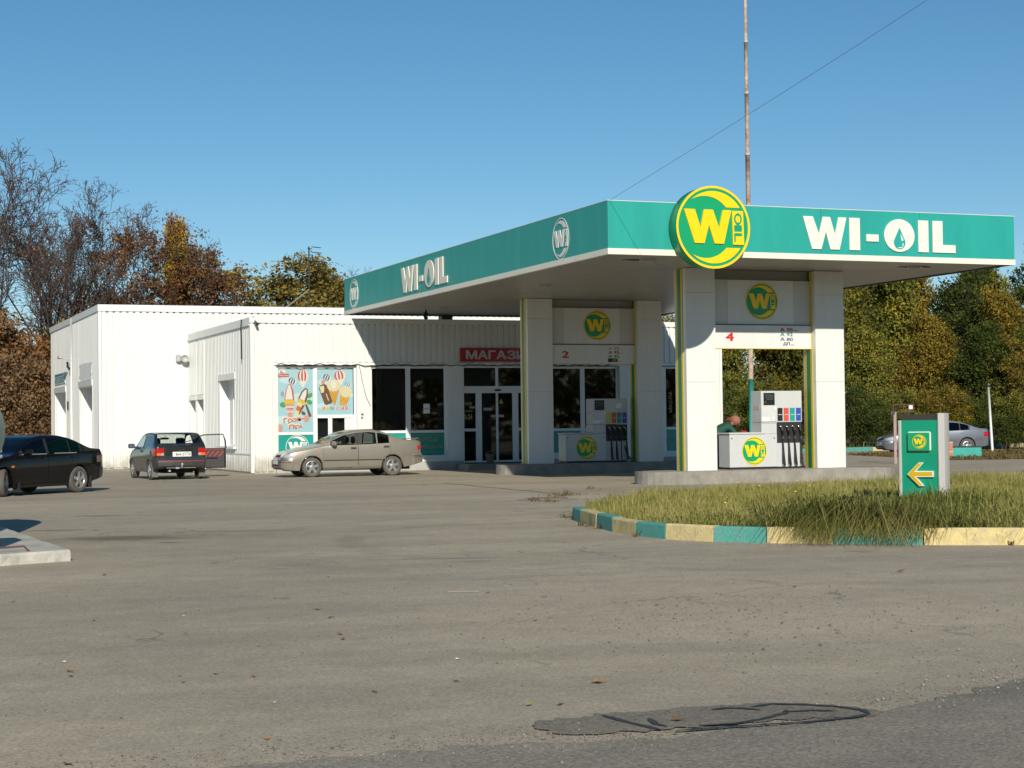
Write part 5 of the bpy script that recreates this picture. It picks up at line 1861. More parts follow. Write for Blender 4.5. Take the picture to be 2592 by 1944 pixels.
MB().tube([(.15 * math.cos(q), 0, .32 + .1 * math.sin(q)) for q in np.linspace(0, math.pi, 9)], .005, 5).build('handle', GREYM, t)

# ------------------------------------------------------------------ ice-cream posters (flat print on the glass)
PRN = {k: mat('poster_' + k, tuple(q * .82 for q in c), 0.4) for k, c in dict(sky=(.36, .60, .66), sky2=(.52, .70, .74), red2=(.52, .10, .09), white2=(.72, .71, .64), navy=(.04, .09, .20), choc=(.16, .08, .045), cream=(.70, .62, .38), waffle=(.62, .36, .07), waffle2=(.46, .24, .04), pink=(.62, .32, .25), leaf=(.08, .34, .10), gold=(.66, .48, .05), cap=(.22, .50, .52), orange=(.60, .15, .05), violet=(.30, .12, .40), blue2=(.08, .30, .50)).items()}


def ell(cx, cy, rx, ry, a0=0, a1=360, n=20):
    return [(cx + rx * math.cos(R(a0 + (a1 - a0) * k / n)), cy + ry * math.sin(R(a0 + (a1 - a0) * k / n))) for k in range(n + (0 if a1 - a0 == 360 else 1))]


def rot(P, c, a):
    ca, sa = math.cos(R(a)), math.sin(R(a))
    return [(c[0] + (x - c[0]) * ca - (y - c[1]) * sa, c[1] + (x - c[0]) * sa + (y - c[1]) * ca) for x, y in P]


class Print:
    def __init__(s, fr):
        s.mb, s.fr, s.k = MB(), fr, 0

    def put(s, key, P):
        s.k += 1
        s.mb.use(PRN[key]).prism(P, 0, 0.0006 + s.k * 0.00012, s.fr)

    def text(s, key, t, u, v, w, h, r=0, bold=.03):
        s.k += 1
        s.mb.use(PRN[key])
        put_text(s.mb, t, s.fr, u, v, w=w, h=h, ext=0.0006 + s.k * 0.00012, rot=R(r), bold=bold)

    def balloon(s, cx, cy, rx, ry, col, tail=True, a=0):
        s.put('white2', rot(ell(cx, cy, rx, ry) if not tail else ell(cx, cy, rx, ry, -35, 215) + [(cx - .12 * rx, cy - 1.75 * ry), (cx + .12 * rx, cy - 1.75 * ry)], (cx, cy), a))
        for k in (-.95, -.32, .3):
            q = lambda x: [(cx + rx * x * math.sqrt(max(0, 1 - t * t)), cy + ry * t) for t in np.linspace(-.75 if tail else -.95, .95, 9)]
            A, B = q(k), q(k + .34)
            s.put(col, rot(A + B[::-1], (cx, cy), a))

    def done(s, name, parent):
        o = s.mb.build(name, None, parent)
        return o


p1 = thing('window_poster', 'tall blue poster with two wrapped ice cream cones and balloons', 'poster', (13.775, YE + 0.165, 1.36))
p1.scale = (1, 1, 1.154)
MB().box(0, 1.205, 0, 0.006, 0, 1.82).build('sheet', PRN['sky'], p1)
pr = Print(front(0, -0.0005, 0))
for (cx, cy, rx, ry) in ((.35, 1.5, .3, .1), (.95, .95, .25, .1), (.2, .35, .3, .12), (.7, 1.0, .3, .12)):
    pr.put('sky2', ell(cx, cy, rx, ry))
pr.put('white2', ell(.15, 1.72, .14, .1, 0, 180))
pr.put('red2', ell(.15, 1.74, .06, .05))
pr.put('white2', ell(.175, 1.76, .045, .04))
pr.put('red2', [(0, 1.58), (.38, 1.59), (.38, 1.69), (0, 1.68)])
pr.text('white2', 'Ласунка', .03, 1.605, .32, .06)
pr.balloon(.86, 1.62, .19, .19, 'red2')
pr.balloon(.5, 1.47, .14, .11, 'navy', False, -25)
pr.balloon(.17, 1.1, .07, .09, 'navy', False)
pr.put('leaf', ell(.19, .79, .13, .08))
pr.put('leaf', rot(ell(1.1, 1.05, .1, .06), (1.1, 1.05), 40))
pr.put('leaf', rot(ell(1.08, .86, .1, .07), (1.08, .86), -20))
pr.put('choc', rot([(.97, .8), (1.03, .8), (1.12, .42), (1.02, .42)], (1, .6), 12))
pr.put('choc', rot(ell(.87, .54, .08, .05), (.87, .54), -30))
pr.put('pink', [(.24, .83), (.56, .83), (.47, .42), (.36, .42)])
pr.put('white2', [(.25, .74), (.545, .74), (.54, .70), (.26, .70)])
pr.put('white2', [(.29, .62), (.52, .62), (.515, .57), (.3, .57)])
pr.text('red2', 'Гран', .30, .66, .2, .06)
pr.text('red2', 'Прі', .33, .58, .16, .06)
pr.put('gold', [(.20, .93), (.58, .93), (.57, .83), (.22, .83)])
pr.put('red2', [(.22, .93), (.56, .93), (.53, 1.2), (.44, 1.38), (.36, 1.38), (.27, 1.2)])
pr.put('white2', [(.25, .94), (.51, .94), (.47, 1.2), (.42, 1.36), (.37, 1.36), (.30, 1.2)])
c = (.8, .85)
pr.put('cream', rot([(.66, .83), (.94, .83), (.86, .35), (.74, .35)], c, -24))
pr.put('orange', rot([(.70, .72), (.86, .72), (.84, .58), (.71, .58)], c, -24))
pr.put('choc', rot([(.86, .80), (.94, .82), (.88, .52), (.84, .5)], c, -24))
pr.put('gold', rot([(.63, .92), (.97, .92), (.95, .83), (.65, .83)], c, -24))
pr.put('choc', rot([(.65, .92), (.95, .92), (.93, 1.15), (.84, 1.3), (.76, 1.3), (.68, 1.15)], c, -24))
pr.put('white2', rot([(.70, .93), (.88, .93), (.87, 1.13), (.82, 1.26), (.78, 1.26), (.72, 1.13)], c, -24))
pr.put('pink', ell(.97, .38, .1, .1))
pr.put('pink', ell(.06, .1, .1, .12))
for dx, k in ((-.012, 'white2'), (0, 'orange')):
    pr.text(k, 'Гран-', .2 + dx, .22 - dx, .70 - 2 * dx, .17 - 2 * dx, 8, .05)
    pr.text(k, 'Прі', .38 + dx, .05 - dx, .44 - 2 * dx, .15 - 2 * dx, 6, .05)
pr.done('print', p1)
p2 = thing('window_poster', 'smaller blue poster with cones, choc bar and striped balloons', 'poster', (15.13, YE + 0.165, 1.925))
MB().box(0, 1.24, 0, 0.006, 0, 1.53).build('sheet', PRN['sky'], p2)
pr = Print(front(0, -0.0005, 0))
for (cx, cy, rx, ry) in ((.25, 1.1, .25, .1), (1.0, .65, .25, .1), (.2, .3, .25, .1)):
    pr.put('sky2', ell(cx, cy, rx, ry))
pr.balloon(.34, 1.25, .14, .13, 'navy', False, -20)
pr.balloon(.78, 1.32, .2, .18, 'red2', True, 10)
pr.balloon(1.06, 1.0, .12, .1, 'blue2', False, -30)
pr.put('pink', ell(.2, 1.1, .07, .08))
c = (.27, .7)
pr.put('choc', rot([(.13, .38), (.18, .33), (.38, .33), (.43, .38), (.43, .95), (.36, 1.03), (.2, 1.03), (.13, .95)], c, 20))
pr.put('cream', rot([(.15, .78), (.24, .76), (.3, .86), (.33, .98), (.17, 1.0)], c, 20))
pr.put('cream', rot([(.29, .45), (.32, .45), (.32, .7), (.29, .7)], c, 20))
pr.put('waffle', [(.36, .92), (.78, .92), (.62, .32), (.57, .32)])
for k in range(5):
    pr.put('waffle2', [(.40 + k * .08, .90), (.415 + k * .08, .90), (.59 + k * .01, .4), (.58 + k * .01, .4)])
pr.put('cream', ell(.57, .98, .24, .2))
pr.put('white2', rot(ell(.56, 1.02, .1, .14), (.56, 1.02), 0))
c = (.92, .55)
pr.put('waffle', rot([(.74, .72), (1.12, .72), (1.06, .30), (.82, .30)], c, -14))
for k in range(4):
    pr.put('waffle2', rot(ell(.85 + .07 * k, .45 + .05 * (k % 2), .02, .03), c, -14))
pr.put('cream', rot(ell(.93, .78, .21, .19), c, -14))
for ch, uu, k in (('М', .17, 'orange'), ('А', .29, 'gold'), ('Л', .40, 'leaf'), ('Ю', .50, 'blue2'), ('К', .64, 'pink'), ('-', .76, 'red2'), ('А', .84, 'red2'), ('М', .96, 'orange')):
    pr.text('white2', ch, uu - .008, .152, .115 if ch != '-' else .06, .136 if ch != '-' else .03, 0, .06)
    pr.text(k, ch, uu, .16, .10 if ch != '-' else .05, .12 if ch != '-' else .02, 0, .05)
pr.done('print', p2)

# ------------------------------------------------------------------ direction sign on the grass
FW = Vector((0.3655, 0.931, 0))
tot = thing('direction_sign', 'green direction sign with a yellow arrow standing in the grass', 'sign', (16.92, 24.42, 0.0), math.atan2(-0.3655, 0.931) - R(27))
MB().box(-.30, .30, -.085, .17, 0, 1.50).build('panel', GREEN if False else mat('sign_face_green', (0.004, 0.27, 0.155), 0.35, var=.06), tot)
MB().box(-.30, .30, -.06, .16, 1.50, 1.60).build('top_gap_shade', mat('top_shade_dark', (.03, .026, .022), .7), tot)  # dark colour stands for the shade where the cap is missing
for sx in (-1, 1):
    prof = [(.30, -.10), (.325, -.125), (.375, -.12), (.415, -.07), (.43, .05), (.43, .18), (.41, .28), (.37, .32), (.30, .32)]
    if sx < 0:
        prof = [(.30 + (a - .30) * .55, b) for a, b in prof]
    MB().prism([(sx * a, b) for a, b in prof], 0, 1.615 if sx > 0 else 1.5, lambda u, v, d: (u, v, d)).build('side_profile', ALU, tot)
bx = MB().box(-.185, .20, -.155, -.086, .985, 1.31, .02).build('logo_box', WHITE2, tot)
MB().box(-.17, .185, -.159, -.1555, 1.0, 1.295).build('logo_face', GREEN, bx)
emblem(tot, front(0.015, -0.159, 1.145), 0.115, GREEN, YELLOW, YELLOW, 0.0005, 0.003)
AR = [(-.20, .60), (-.01, .795), (.075, .795), (-.055, .655), (.235, .655), (.235, .555), (-.055, .555), (.075, .405), (-.01, .405)]
ar = MB().prism(AR, .0, .05, front(0, -.0855, 0)).build('arrow', WHITE2, tot)
AI = [(-.19, .60), (-.015, .785), (.05, .785), (-.085, .64), (.215, .64), (.215, .57), (-.085, .57), (.05, .415), (-.015, .415)]
MB().prism(AI, .0505, .053, front(0, -.0855, 0)).build('arrow_face', mat('arrow_yellow', (.62, .40, .01), .4, var=.08), ar)

# ------------------------------------------------------------------ poles, wire, far furniture
pole = thing('lighting_mast', 'very tall rusty white pole with a teal base behind the canopy', 'pole', (34.62, 61.65, 0))
MB().tube([(0, 0, 0), (0, 0, 3.25)], .105, 12).build('painted_base', TEALP, pole, True)
zz = [3.25, 8.2, 12.4, 14.9, 17.0, 22.0]
rr = [.10, .09, .08, .072, .066]
for k in range(5):
    MB().tube([(0, 0, zz[k]), (0, 0, zz[k + 1])], rr[k], 12).build('pole_section', RUST, pole, True)
    MB().lathe([(rr[k] + .03, -.04), (rr[k] + .03, .04)], 12, frame((0, 0, zz[k + 1] if k < 4 else 21.9), (1, 0, 0), (0, 1, 0))).build('collar', GREYM, pole)
A = Vector((16.26, 35.24, 6.535))
B = A + Vector((-0.24, -12.2, 1.65))
far = A + (B - A) * 1.9
pts = [A.lerp(far, k / 20) + Vector((0, 0, -.5 * math.sin(math.pi * k / 20) * .25)) for k in range(21)]
tag(MB().tube(pts, .0045, 5).build('overhead_wire', mat('grey_wire', (.28, .30, .32), .5)), 'thin wire running from the canopy corner up across the sky', 'wire')
post = thing('white_post', 'slim white post with a dark cap on the far verge', 'post', (47.69, 63.41, 0))
MB().tube([(0, 0, 0), (-.13, .05, 2.96)], .055, 10).build('shaft', WHITE2, post, True)
MB().lathe([(.001, 0), (.12, 0), (.13, .05), (.12, .12), (.001, .13)], 14, frame((-.13, .05, 2.96), (1, 0, 0), (0, 1, 0))).build('cap', BLACKM, post)
bx = thing('planter_box', 'low teal painted box on the far verge, before the grey car', 'box', (40.0, 55.77, 0), math.atan2(-.42, 1.12))
mb = MB()
for a in ((0, 1.19, 0, .05), (0, 1.19, .5, .55), (0, .05, .05, .5), (1.14, 1.19, .05, .5)):
    mb.box(a[0], a[1], a[2], a[3], 0, .44)
mb.build('box_wall', TEALP, bx)
MB().box(-.03, 1.22, -.03, .58, .442, .475).build('rim', BLACKM, bx)
MB().box(.06, 1.13, .06, .49, .30, .44).build('soil', SOIL, bx)
ob = thing('crate', 'orange crate standing behind the teal box, beside the sign', 'crate', (39.70, 55.75, 0), -.36)
MB().box(0, .32, 0, .3, 0, .62).build('crate_body', mat('orange_plastic', (.55, .17, .09), .6, var=.2), ob)
MB().box(-.01, .33, -.012, -.001, .60, .66).box(-.01, .33, -.012, -.001, .24, .3).build('rail', mat('pale_rail', (.5, .35, .25), .6), ob)
fr_ = thing('notice_stand', 'rusty metal frame with a white notice, behind the direction sign', 'notice stand', (34.22, 51.02, 0), math.atan2(-.26, .69))
MB().box(0, .74, -.02, .02, 2.03, 2.07).build('top_rail', RUSTD, fr_)
MB().box(0, .74, -.02, .02, 1.78, 1.82).build('bottom_rail', RUSTD, fr_)
for a in (0.0, .36, .70):
    MB().box(a, a + .035, -.018, .018, 1.82, 2.03).build('upright', RUSTD, fr_)
MB().box(.56, .69, -.028, -.021, 1.86, 2.02).build('notice', PAPER, fr_)
MB().box(.56, .69, -.03, -.0285, 1.86, 1.9).build('notice_edge', mat('print_blue', (0.10, 0.13, 0.22), 0.4), fr_)
MB().box(.02, .12, -.03, .03, 0, 1.78).build('post', mat('pinkish_paint', (.38, .27, .25), .7, var=.3), fr_)
MB().box(-.08, .06, -.05, .05, 1.7, 1.84).build('clamp', BLACKM, fr_)
an = thing('television_antenna', 'dark antenna mast with three short arms before the yellow trees', 'antenna', (21.52, 81.6, 6.0))
MB().tube([(0, 0, 0), (0, 0, 4.3)], .035, 6).build('mast', BLACKM, an)
for z, l in ((4.28, .42), (4.02, .46), (3.6, .5)):
    MB().tube([(.12, -.05, z), (.12 + l, -.22, z - .05)], .02, 5).build('arm', BLACKM, an)
MB().tube([(.15, -.06, 3.72), (.15, -.06, 3.9)], .04, 6).build('box', BLACKM, an)
MB().tube([(-.02, 0, 3.65), (.15, -.06, 3.65)], .015, 5).tube([(-.02, 0, 4.2), (.15, -.06, 4.2)], .015, 5).build('clamp', BLACKM, an)
tag(MB().tube([(18.1, 72.9, 6.2), (18.31, 73.27, 6.74), (19.9, 77.4, 7.45), (21.49, 81.6, 8.2)], .03, 6).build('stay_wire', mat('pale_rope', (.5, .45, .25), .7)), 'pale stay running from the hall roof up to the antenna mast', 'stay')

# ------------------------------------------------------------------ concrete slab and gas tank at the left edge
sl = thing('concrete_slab', 'pale concrete slab with a worn edge at the left of the asphalt', 'slab', (2.53, 20.4, 0))
r5 = random.Random(5)


def slab_edge(a, b, n):
    a, b = Vector(a), Vector(b)
    nr = Vector((-(b - a).y, (b - a).x)).normalized()
    out = []
    for k in range(n + 1):
        p = a.lerp(b, k / n)
        out.append([(p + nr * o) for o in (r5.gauss(0, .006), r5.gauss(0, .005), .02 + r5.gauss(0, .006))])
    return out


ed = slab_edge((-4.6, -2.05), (0, 0), 46) + slab_edge((0, 0), (-.45, 9.0), 50)[1:]
vs, fs = [], []
for c in ed:
    vs += [(c[0].x, c[0].y, 0), (c[1].x, c[1].y, .105), (c[2].x, c[2].y, .13)]
for k in range(len(ed) - 1):
    for q in range(2):
        i = 3 * k + q
        fs.append((i, i + 3, i + 4, i + 1))
top = [3 * k + 2 for k in range(len(ed))]
b0 = len(vs)
vs += [(-5.5, 9.0, .13)]
fs.append(tuple(top + [b0]))
MB().add(vs, fs).build('slab_block', CONCL, sl)
for (x, y) in ((-.62, -.02), (-.85, 1.3)):
    MB().tube([(x - .3, y - .1, .13), (x - .3, y - .1, .18), (x + .1, y, .19), (x + .16, y, .13)], .012, 6).build('iron_loop', RUSTD, sl, True)
tk = thing('gas_tank', 'rounded end of a pale green tank at the left edge', 'tank', (1.56, 26.0, 1.5), R(-103))
prof = [(.001, .0)] + [(.75 * math.sin(a), .75 - .75 * math.cos(a)) for a in np.linspace(.1, math.pi / 2, 10)] + [(.75, 4.6)] + [(.75 * math.cos(a), 4.6 + .75 * math.sin(a)) for a in np.linspace(.1, 1.5, 8)]
MB().lathe(prof, 36, lambda u, v, d: (d - .75, u, v)).build('shell', mat('pale_green_paint', (.42, .52, .40), .45, var=.12, vscale=3), tk, True)
for x in (.5, 3.0):
    MB().box(x - .12, x + .12, -.5, .5, -1.37, -.52).build('saddle', GREYM, tk)
MB().tube([(.3, .1, .74), (.3, .1, 1.0)], .05, 8).build('valve', RUSTD, tk)
t = thing('shadow_cabinet', 'unseen cabinet added on the slab to cast a shadow into view', 'cabinet', (1.55, 20.02, .13), R(4))  # added out of view, sized to throw the shadow on the slab
MB().box(-1.1, 0, .05, .62, 0, 1.28, .01).build('cabinet_body', GREYM, t)
MB().box(-1.05, -.05, .035, .049, .05, 1.2).build('door', PUMPW, t)

# ------------------------------------------------------------------ kerbs
def kerb(name_label, path, cuts, cols, w=0.17, h=0.2, root=None):
    """painted kerb stones along a line; every painted stone is a piece of its own"""
    P = [Vector((p[0], p[1])) for p in path]
    d = [0]
    for a, b in zip(P[:-1], P[1:]):
        d.append(d[-1] + (b - a).length)

    def at(s):
        s = min(max(s, 0), d[-1])
        for i in range(len(P) - 1):
            if s <= d[i + 1] + 1e-9:
                t = (s - d[i]) / (d[i + 1] - d[i])
                p = P[i].lerp(P[i + 1], t)
                n0 = (P[i + 1] - P[i]).normalized()
                n1 = (P[min(i + 2, len(P) - 1)] - P[i + 1]).normalized() if i + 2 < len(P) else n0
                nm = (P[i] - P[i - 1]).normalized() if i > 0 else n0
                v = (nm.lerp(n0, min(1, t * 2)) if t < .5 else n0.lerp(n1, (t - .5) * 1.0)).normalized()
                return p, Vector((-v.y, v.x))
    rr = random.Random(11)
    for k, (a, b) in enumerate(zip(cuts[:-1], cuts[1:])):
        n = max(2, int((b - a) / 0.25))
        vs, fs = [], []
        dz = rr.uniform(-.008, .008)
        for i in range(n + 1):
            p, nr = at(a + .008 + (b - a - .016) * i / n)
            for (o, z) in ((rr.gauss(0, .003), -.01), (rr.gauss(0.004, .004), h - .02 + dz), (.022, h + dz + rr.gauss(0, .003)), (w - .02, h + dz), (w, h - .03), (w, -.01)):
                q = p + nr * o
                vs.append((q.x, q.y, z))
        for i in range(n):
            for j in range(5):
                c = i * 6 + j
                fs.append((c, c + 1, c + 7, c + 6))
        fs.append((5, 4, 3, 2, 1, 0))
        fs.append(tuple(n * 6 + j for j in range(6)))
        MB().add(vs, fs).build('kerb_stone', cols[k % len(cols)], root)
    return root


kp = [(11.05, 25.6), (10.72, 24.7), (10.33, 23.1), (10.07, 21.9), (9.96, 20.95), (10.02, 20.15), (10.28, 19.42), (10.76, 18.82), (11.35, 18.24), (12.1, 17.6), (13.2, 16.95), (15.2, 15.9), (20, 13.6)]
kr = bpy.data.objects.new('kerb', None)
COL.objects.link(kr)
tag(kr, None, None, None, 'structure')


def along(path, pt):
    best, s = None, 0
    for a, b in zip(path[:-1], path[1:]):
        a, b, p = Vector(a), Vector(b), Vector(pt)
        t = max(0, min(1, (p - a).dot(b - a) / (b - a).length_squared))
        q = a.lerp(b, t)
        e = (q - p).length
        if best is None or e < best[0]:
            best = (e, s + (q - a).length)
        s += (b - a).length
    return best[1]


cut_pts = [(10.95, 25.2), (10.60, 24.2), (10.32, 22.95), (10.13, 21.9), (9.97, 20.93), (10.01, 20.15), (10.29, 19.37), (10.81, 18.87), (11.35, 18.24), (12.17, 17.54), (13.9, 16.6), (15.2, 15.9), (16.6, 15.2), (18, 14.5)]
cuts = [along(kp, p) for p in cut_pts]
kerb('', kp, cuts, [KTEAL, KYEL], root=kr)
# far kerb across the back of the station yard
fk = [(26, 66.0), (45.9, 72.9), (56, 76.2), (66, 79.3), (84, 84.6)]
kr2 = bpy.data.objects.new('far_kerb', None)
COL.objects.link(kr2)
tag(kr2, None, None, None, 'structure')
tot_l = sum((Vector(b) - Vector(a)).length for a, b in zip(fk[:-1], fk[1:]))
s, cu = 0.0, [0.0]
r6 = random.Random(2)
while s < tot_l - 3.2:
    s += r6.choice((1.6, 2.1, 2.6, 3.0))
    cu.append(s)
kerb('', fk, cu, [KTEAL, KYEL], h=.2, root=kr2)

# manhole, crack, patch seams
t = thing('manhole_cover', 'rusty round manhole cover in the asphalt left of the grass', 'manhole cover', (13.33, 32.05, 0))
MB().lathe([(.001, .03), (.30, .03), (.31, .022), (.335, .022), (.36, .035), (.40, .034), (.42, 0)], 28).build('cover', mat('rusty_cover', (.20, .155, .125), .8, var=.3, vscale=8, bump=.4), t)
MB().lathe([(.42, .012), (.62, .006)], 24).build('collar', CONCPAVE, t)
sheet('asphalt_patch', ragged(patch_pts, 0.022, 0.045, 4), 0.008, PATCH)
SEAMS = [[(3.66, 8.11), (3.67, 7.99), (3.7, 7.8), (3.74, 7.6)], [(3.83, 7.92), (3.79, 7.75), (3.81, 7.67)], [(3.96, 7.62), (4.14, 7.6), (4.34, 7.66), (4.54, 7.77), (4.58, 7.84)], [(4.24, 8.01), (4.33, 8.03), (4.41, 7.98), (4.46, 7.9)],
         [(4.47, 8.0), (4.61, 8.04), (4.75, 7.95), (4.87, 7.83), (4.93, 7.67), (4.9, 7.56)], [(4.9, 7.55), (4.76, 7.5), (4.49, 7.48), (4.1, 7.52), (3.89, 7.53), (3.79, 7.53)], [(4.54, 7.79), (4.68, 7.77), (4.8, 7.7)]]
for i, q in enumerate(SEAMS):
    tar_seam('tar_seam', q, .022, .0115 + .0004 * i, 20 + i)
CRK = [(14.84, 42.86), (14.88, 41.36), (14.73, 39.83), (14.75, 38.63), (14.67, 37.38), (14.72, 36.41), (14.58, 35.41), (14.62, 34.83), (14.31, 33.5)]
tar_seam('asphalt_crack', CRK, .03, .004, 31)
sheet('verge', ragged([(41.5, 66), (40, 58), (38.6, 54.2), (44, 51.6), (60, 46), (70, 64), (52, 66.0), (46, 66.6)], .12, .6, 8), 0.004, SOIL)

# ------------------------------------------------------------------ the woman behind the pump counter
def skin_figure(J, E, rad, root):
    me = bpy.data.meshes.new('figure')
    names = list(J)
    me.from_pydata([J[n] for n in names], [(names.index(a), names.index(b)) for a, b in E], [])
    o = bpy.data.objects.new('figure', me)
    COL.objects.link(o)
    o.modifiers.new('skin', 'SKIN')
    sv = me.skin_vertices[0].data
    for i, n in enumerate(names):
        r = rad[n]
        sv[i].radius = r if hasattr(r, '__len__') else (r, r)
        sv[i].use_root = (n == root)
    sub = o.modifiers.new('sub', 'SUBSURF')
    sub.levels = sub.render_levels = 2
    dg = bpy.context.evaluated_depsgraph_get()
    dg.update()
    m2 = bpy.data.meshes.new_from_object(o.evaluated_get(dg))
    COL.objects.unlink(o)
    bpy.data.objects.remove(o)
    return m2


per = thing('person', 'person in green jacket and patterned headscarf bending behind the pump counter', 'person', (21.05, 39.42, 0.312))
J = dict(pelvis=(0.0, 0, .80), waist=(.08, 0, .93), chest=(.24, 0, 1.05), neckb=(.40, 0, 1.13), neck=(.47, -.005, 1.16), head=(.56, -.01, 1.20), crown=(.66, -.01, 1.27),
         hl=(0, -.1, .78), kl=(.12, -.12, .43), al=(-.02, -.12, .08), tl=(.16, -.13, .03), hr=(0, .1, .78), kr=(.1, .12, .42), ar=(-.05, .12, .08), tr=(.13, .13, .03),
         sl=(.33, -.19, 1.08), el=(.52, -.24, .86), wl=(.74, -.16, .93), sr=(.33, .19, 1.08), er=(.50, .24, .84), wr=(.70, .15, .90))
E_ = [('pelvis', 'waist'), ('waist', 'chest'), ('chest', 'neckb'), ('neckb', 'neck'), ('neck', 'head'), ('head', 'crown'), ('pelvis', 'hl'), ('hl', 'kl'), ('kl', 'al'), ('al', 'tl'), ('pelvis', 'hr'), ('hr', 'kr'), ('kr', 'ar'), ('ar', 'tr'),
      ('chest', 'sl'), ('sl', 'el'), ('el', 'wl'), ('chest', 'sr'), ('sr', 'er'), ('er', 'wr')]
RD = dict(pelvis=(.17, .15), waist=(.16, .15), chest=(.19, .17), neckb=(.10, .10), neck=.06, head=(.095, .085), crown=(.085, .08), hl=.11, kl=.075, al=.05, tl=.045, hr=.11, kr=.075, ar=.05, tr=.045,
          sl=.085, el=.06, wl=.045, sr=.085, er=.06, wr=.045)
m = skin_figure(J, E_, RD, 'pelvis')
JACK = mat('green_jacket', (.012, .085, .06), .85, var=.3, vscale=6, bump=.3)
m.materials.clear()
for q in (JACK, mat('dark_trousers', (.03, .03, .04), .9), mat('skin', (.42, .22, .15), .5)):
    m.materials.append(q)
for p in m.polygons:
    c = p.center
    p.use_smooth = True
    p.material_index = 2 if (c.x > .47 and c.z > 1.1) else (1 if c.z < .76 and c.x < .3 else 0)
body = link('body', m, per)
# headscarf, knotted behind
mb = MB()
hd = Vector((.60, -.01, 1.235))
ax = Vector((.82, 0, .57)).normalized()
u_ = Vector((0, 1, 0))
w_ = ax.cross(u_)
vs, fs = [], []
rs = random.Random(3)
for i in range(9):
    t = -1.0 + 2.15 * i / 8
    rr_ = .142 * math.sqrt(max(0.02, 1 - (t * .86) ** 2)) * (1.0 if t < .8 else .9)
    for k in range(16):
        a = 2 * math.pi * k / 16
        j = 1 + rs.uniform(-.05, .05)
        vs.append(hd + ax * (t * .125) + (u_ * math.cos(a) + w_ * math.sin(a)) * rr_ * j)
for i in range(8):
    for k in range(16):
        if i > 3 and 11 <= k <= 13:
            continue
        fs.append((i * 16 + k, i * 16 + (k + 1) % 16, (i + 1) * 16 + (k + 1) % 16, (i + 1) * 16 + k))
fs.append(tuple(range(8 * 16, 9 * 16)))
mb.add(vs, fs)
SC = mat('patterned_scarf', (.25, .05, .02), .9, var=.8, vscale=11, dirt=(.22, .17, .15), bump=.3)
mb.build('headscarf', SC, body, True)
MB().tube([(.50, -.02, 1.25), (.40, -.03, 1.28), (.31, -.05, 1.25)], [.05, .055, .01], 8).tube([(.48, .02, 1.22), (.40, .04, 1.2), (.34, .06, 1.14)], [.05, .05, .01], 8).build('scarf_tail', mat('scarf_red', (.22, .05, .035), .9, var=.4, vscale=12), body, True)
MB().tube([(.68, -.01, 1.15), (.72, -.01, 1.14)], [.02, .012], 6).build('nose', MATS['skin'], body, True)
GLV = mat('red_glove', (.42, .01, .012), .8, var=.2)
for (b_, sy) in ((J['wl'], -1), (J['wr'], 1)):
    w0 = Vector(b_)
    g = MB().tube([w0 - Vector((.09, 0, .03)), w0, w0 + Vector((.07, .0, .0)), w0 + Vector((.11, 0, -.01))], [.055, .052, .05, .036], 10)
    for k in range(4):
        s0 = w0 + Vector((.10, (k - 1.5) * .021, -.005))
        L_ = (.055, .065, .062, .048)[k]
        g.tube([s0, s0 + Vector((L_ * .6, 0, -.012)), s0 + Vector((L_, 0, -.045))], [.0115, .0105, .008], 6)
    s0 = w0 + Vector((.04, -sy * .035, 0))
    g.tube([s0, s0 + Vector((.035, -sy * .02, -.01)), s0 + Vector((.065, -sy * .018, -.03))], [.014, .012, .009], 6)
    g.build('glove', GLV, body, True)
cl = MB()
vs, fs = [], []
for i in range(7):
    for k in range(7):
        vs.append((.70 + i * .035, -.17 + k * .05, .955 + .06 * math.sin(i * .9) * math.cos(k * .8) + .03 * math.sin(k * 1.7)))
fs = [(i * 7 + k, (i + 1) * 7 + k, (i + 1) * 7 + k + 1, i * 7 + k + 1) for i in range(6) for k in range(6)]


# ================================================================== VEGETATION
def np_mesh(name, V, F, material, smooth=False):
    """V (n,3); F list of index arrays, each (m,3) or (m,4)"""
    me = bpy.data.meshes.new(name)
    V = np.asarray(V, dtype=np.float32)
    me.vertices.add(len(V))
    me.vertices.foreach_set('co', V.ravel())
    loops = np.concatenate([f.ravel() for f in F]).astype(np.int32)
    tot = np.concatenate([np.full(len(f), f.shape[1]) for f in F]).astype(np.int32)
    start = np.concatenate([[0], np.cumsum(tot)[:-1]]).astype(np.int32)
    me.loops.add(len(loops))
    me.loops.foreach_set('vertex_index', loops)
    me.polygons.add(len(tot))
    me.polygons.foreach_set('loop_start', start)
    me.polygons.foreach_set('loop_total', tot)
    if smooth:
        me.polygons.foreach_set('use_smooth', np.ones(len(tot), dtype=bool))
    me.materials.append(material)
    me.update(calc_edges=True)
    return me


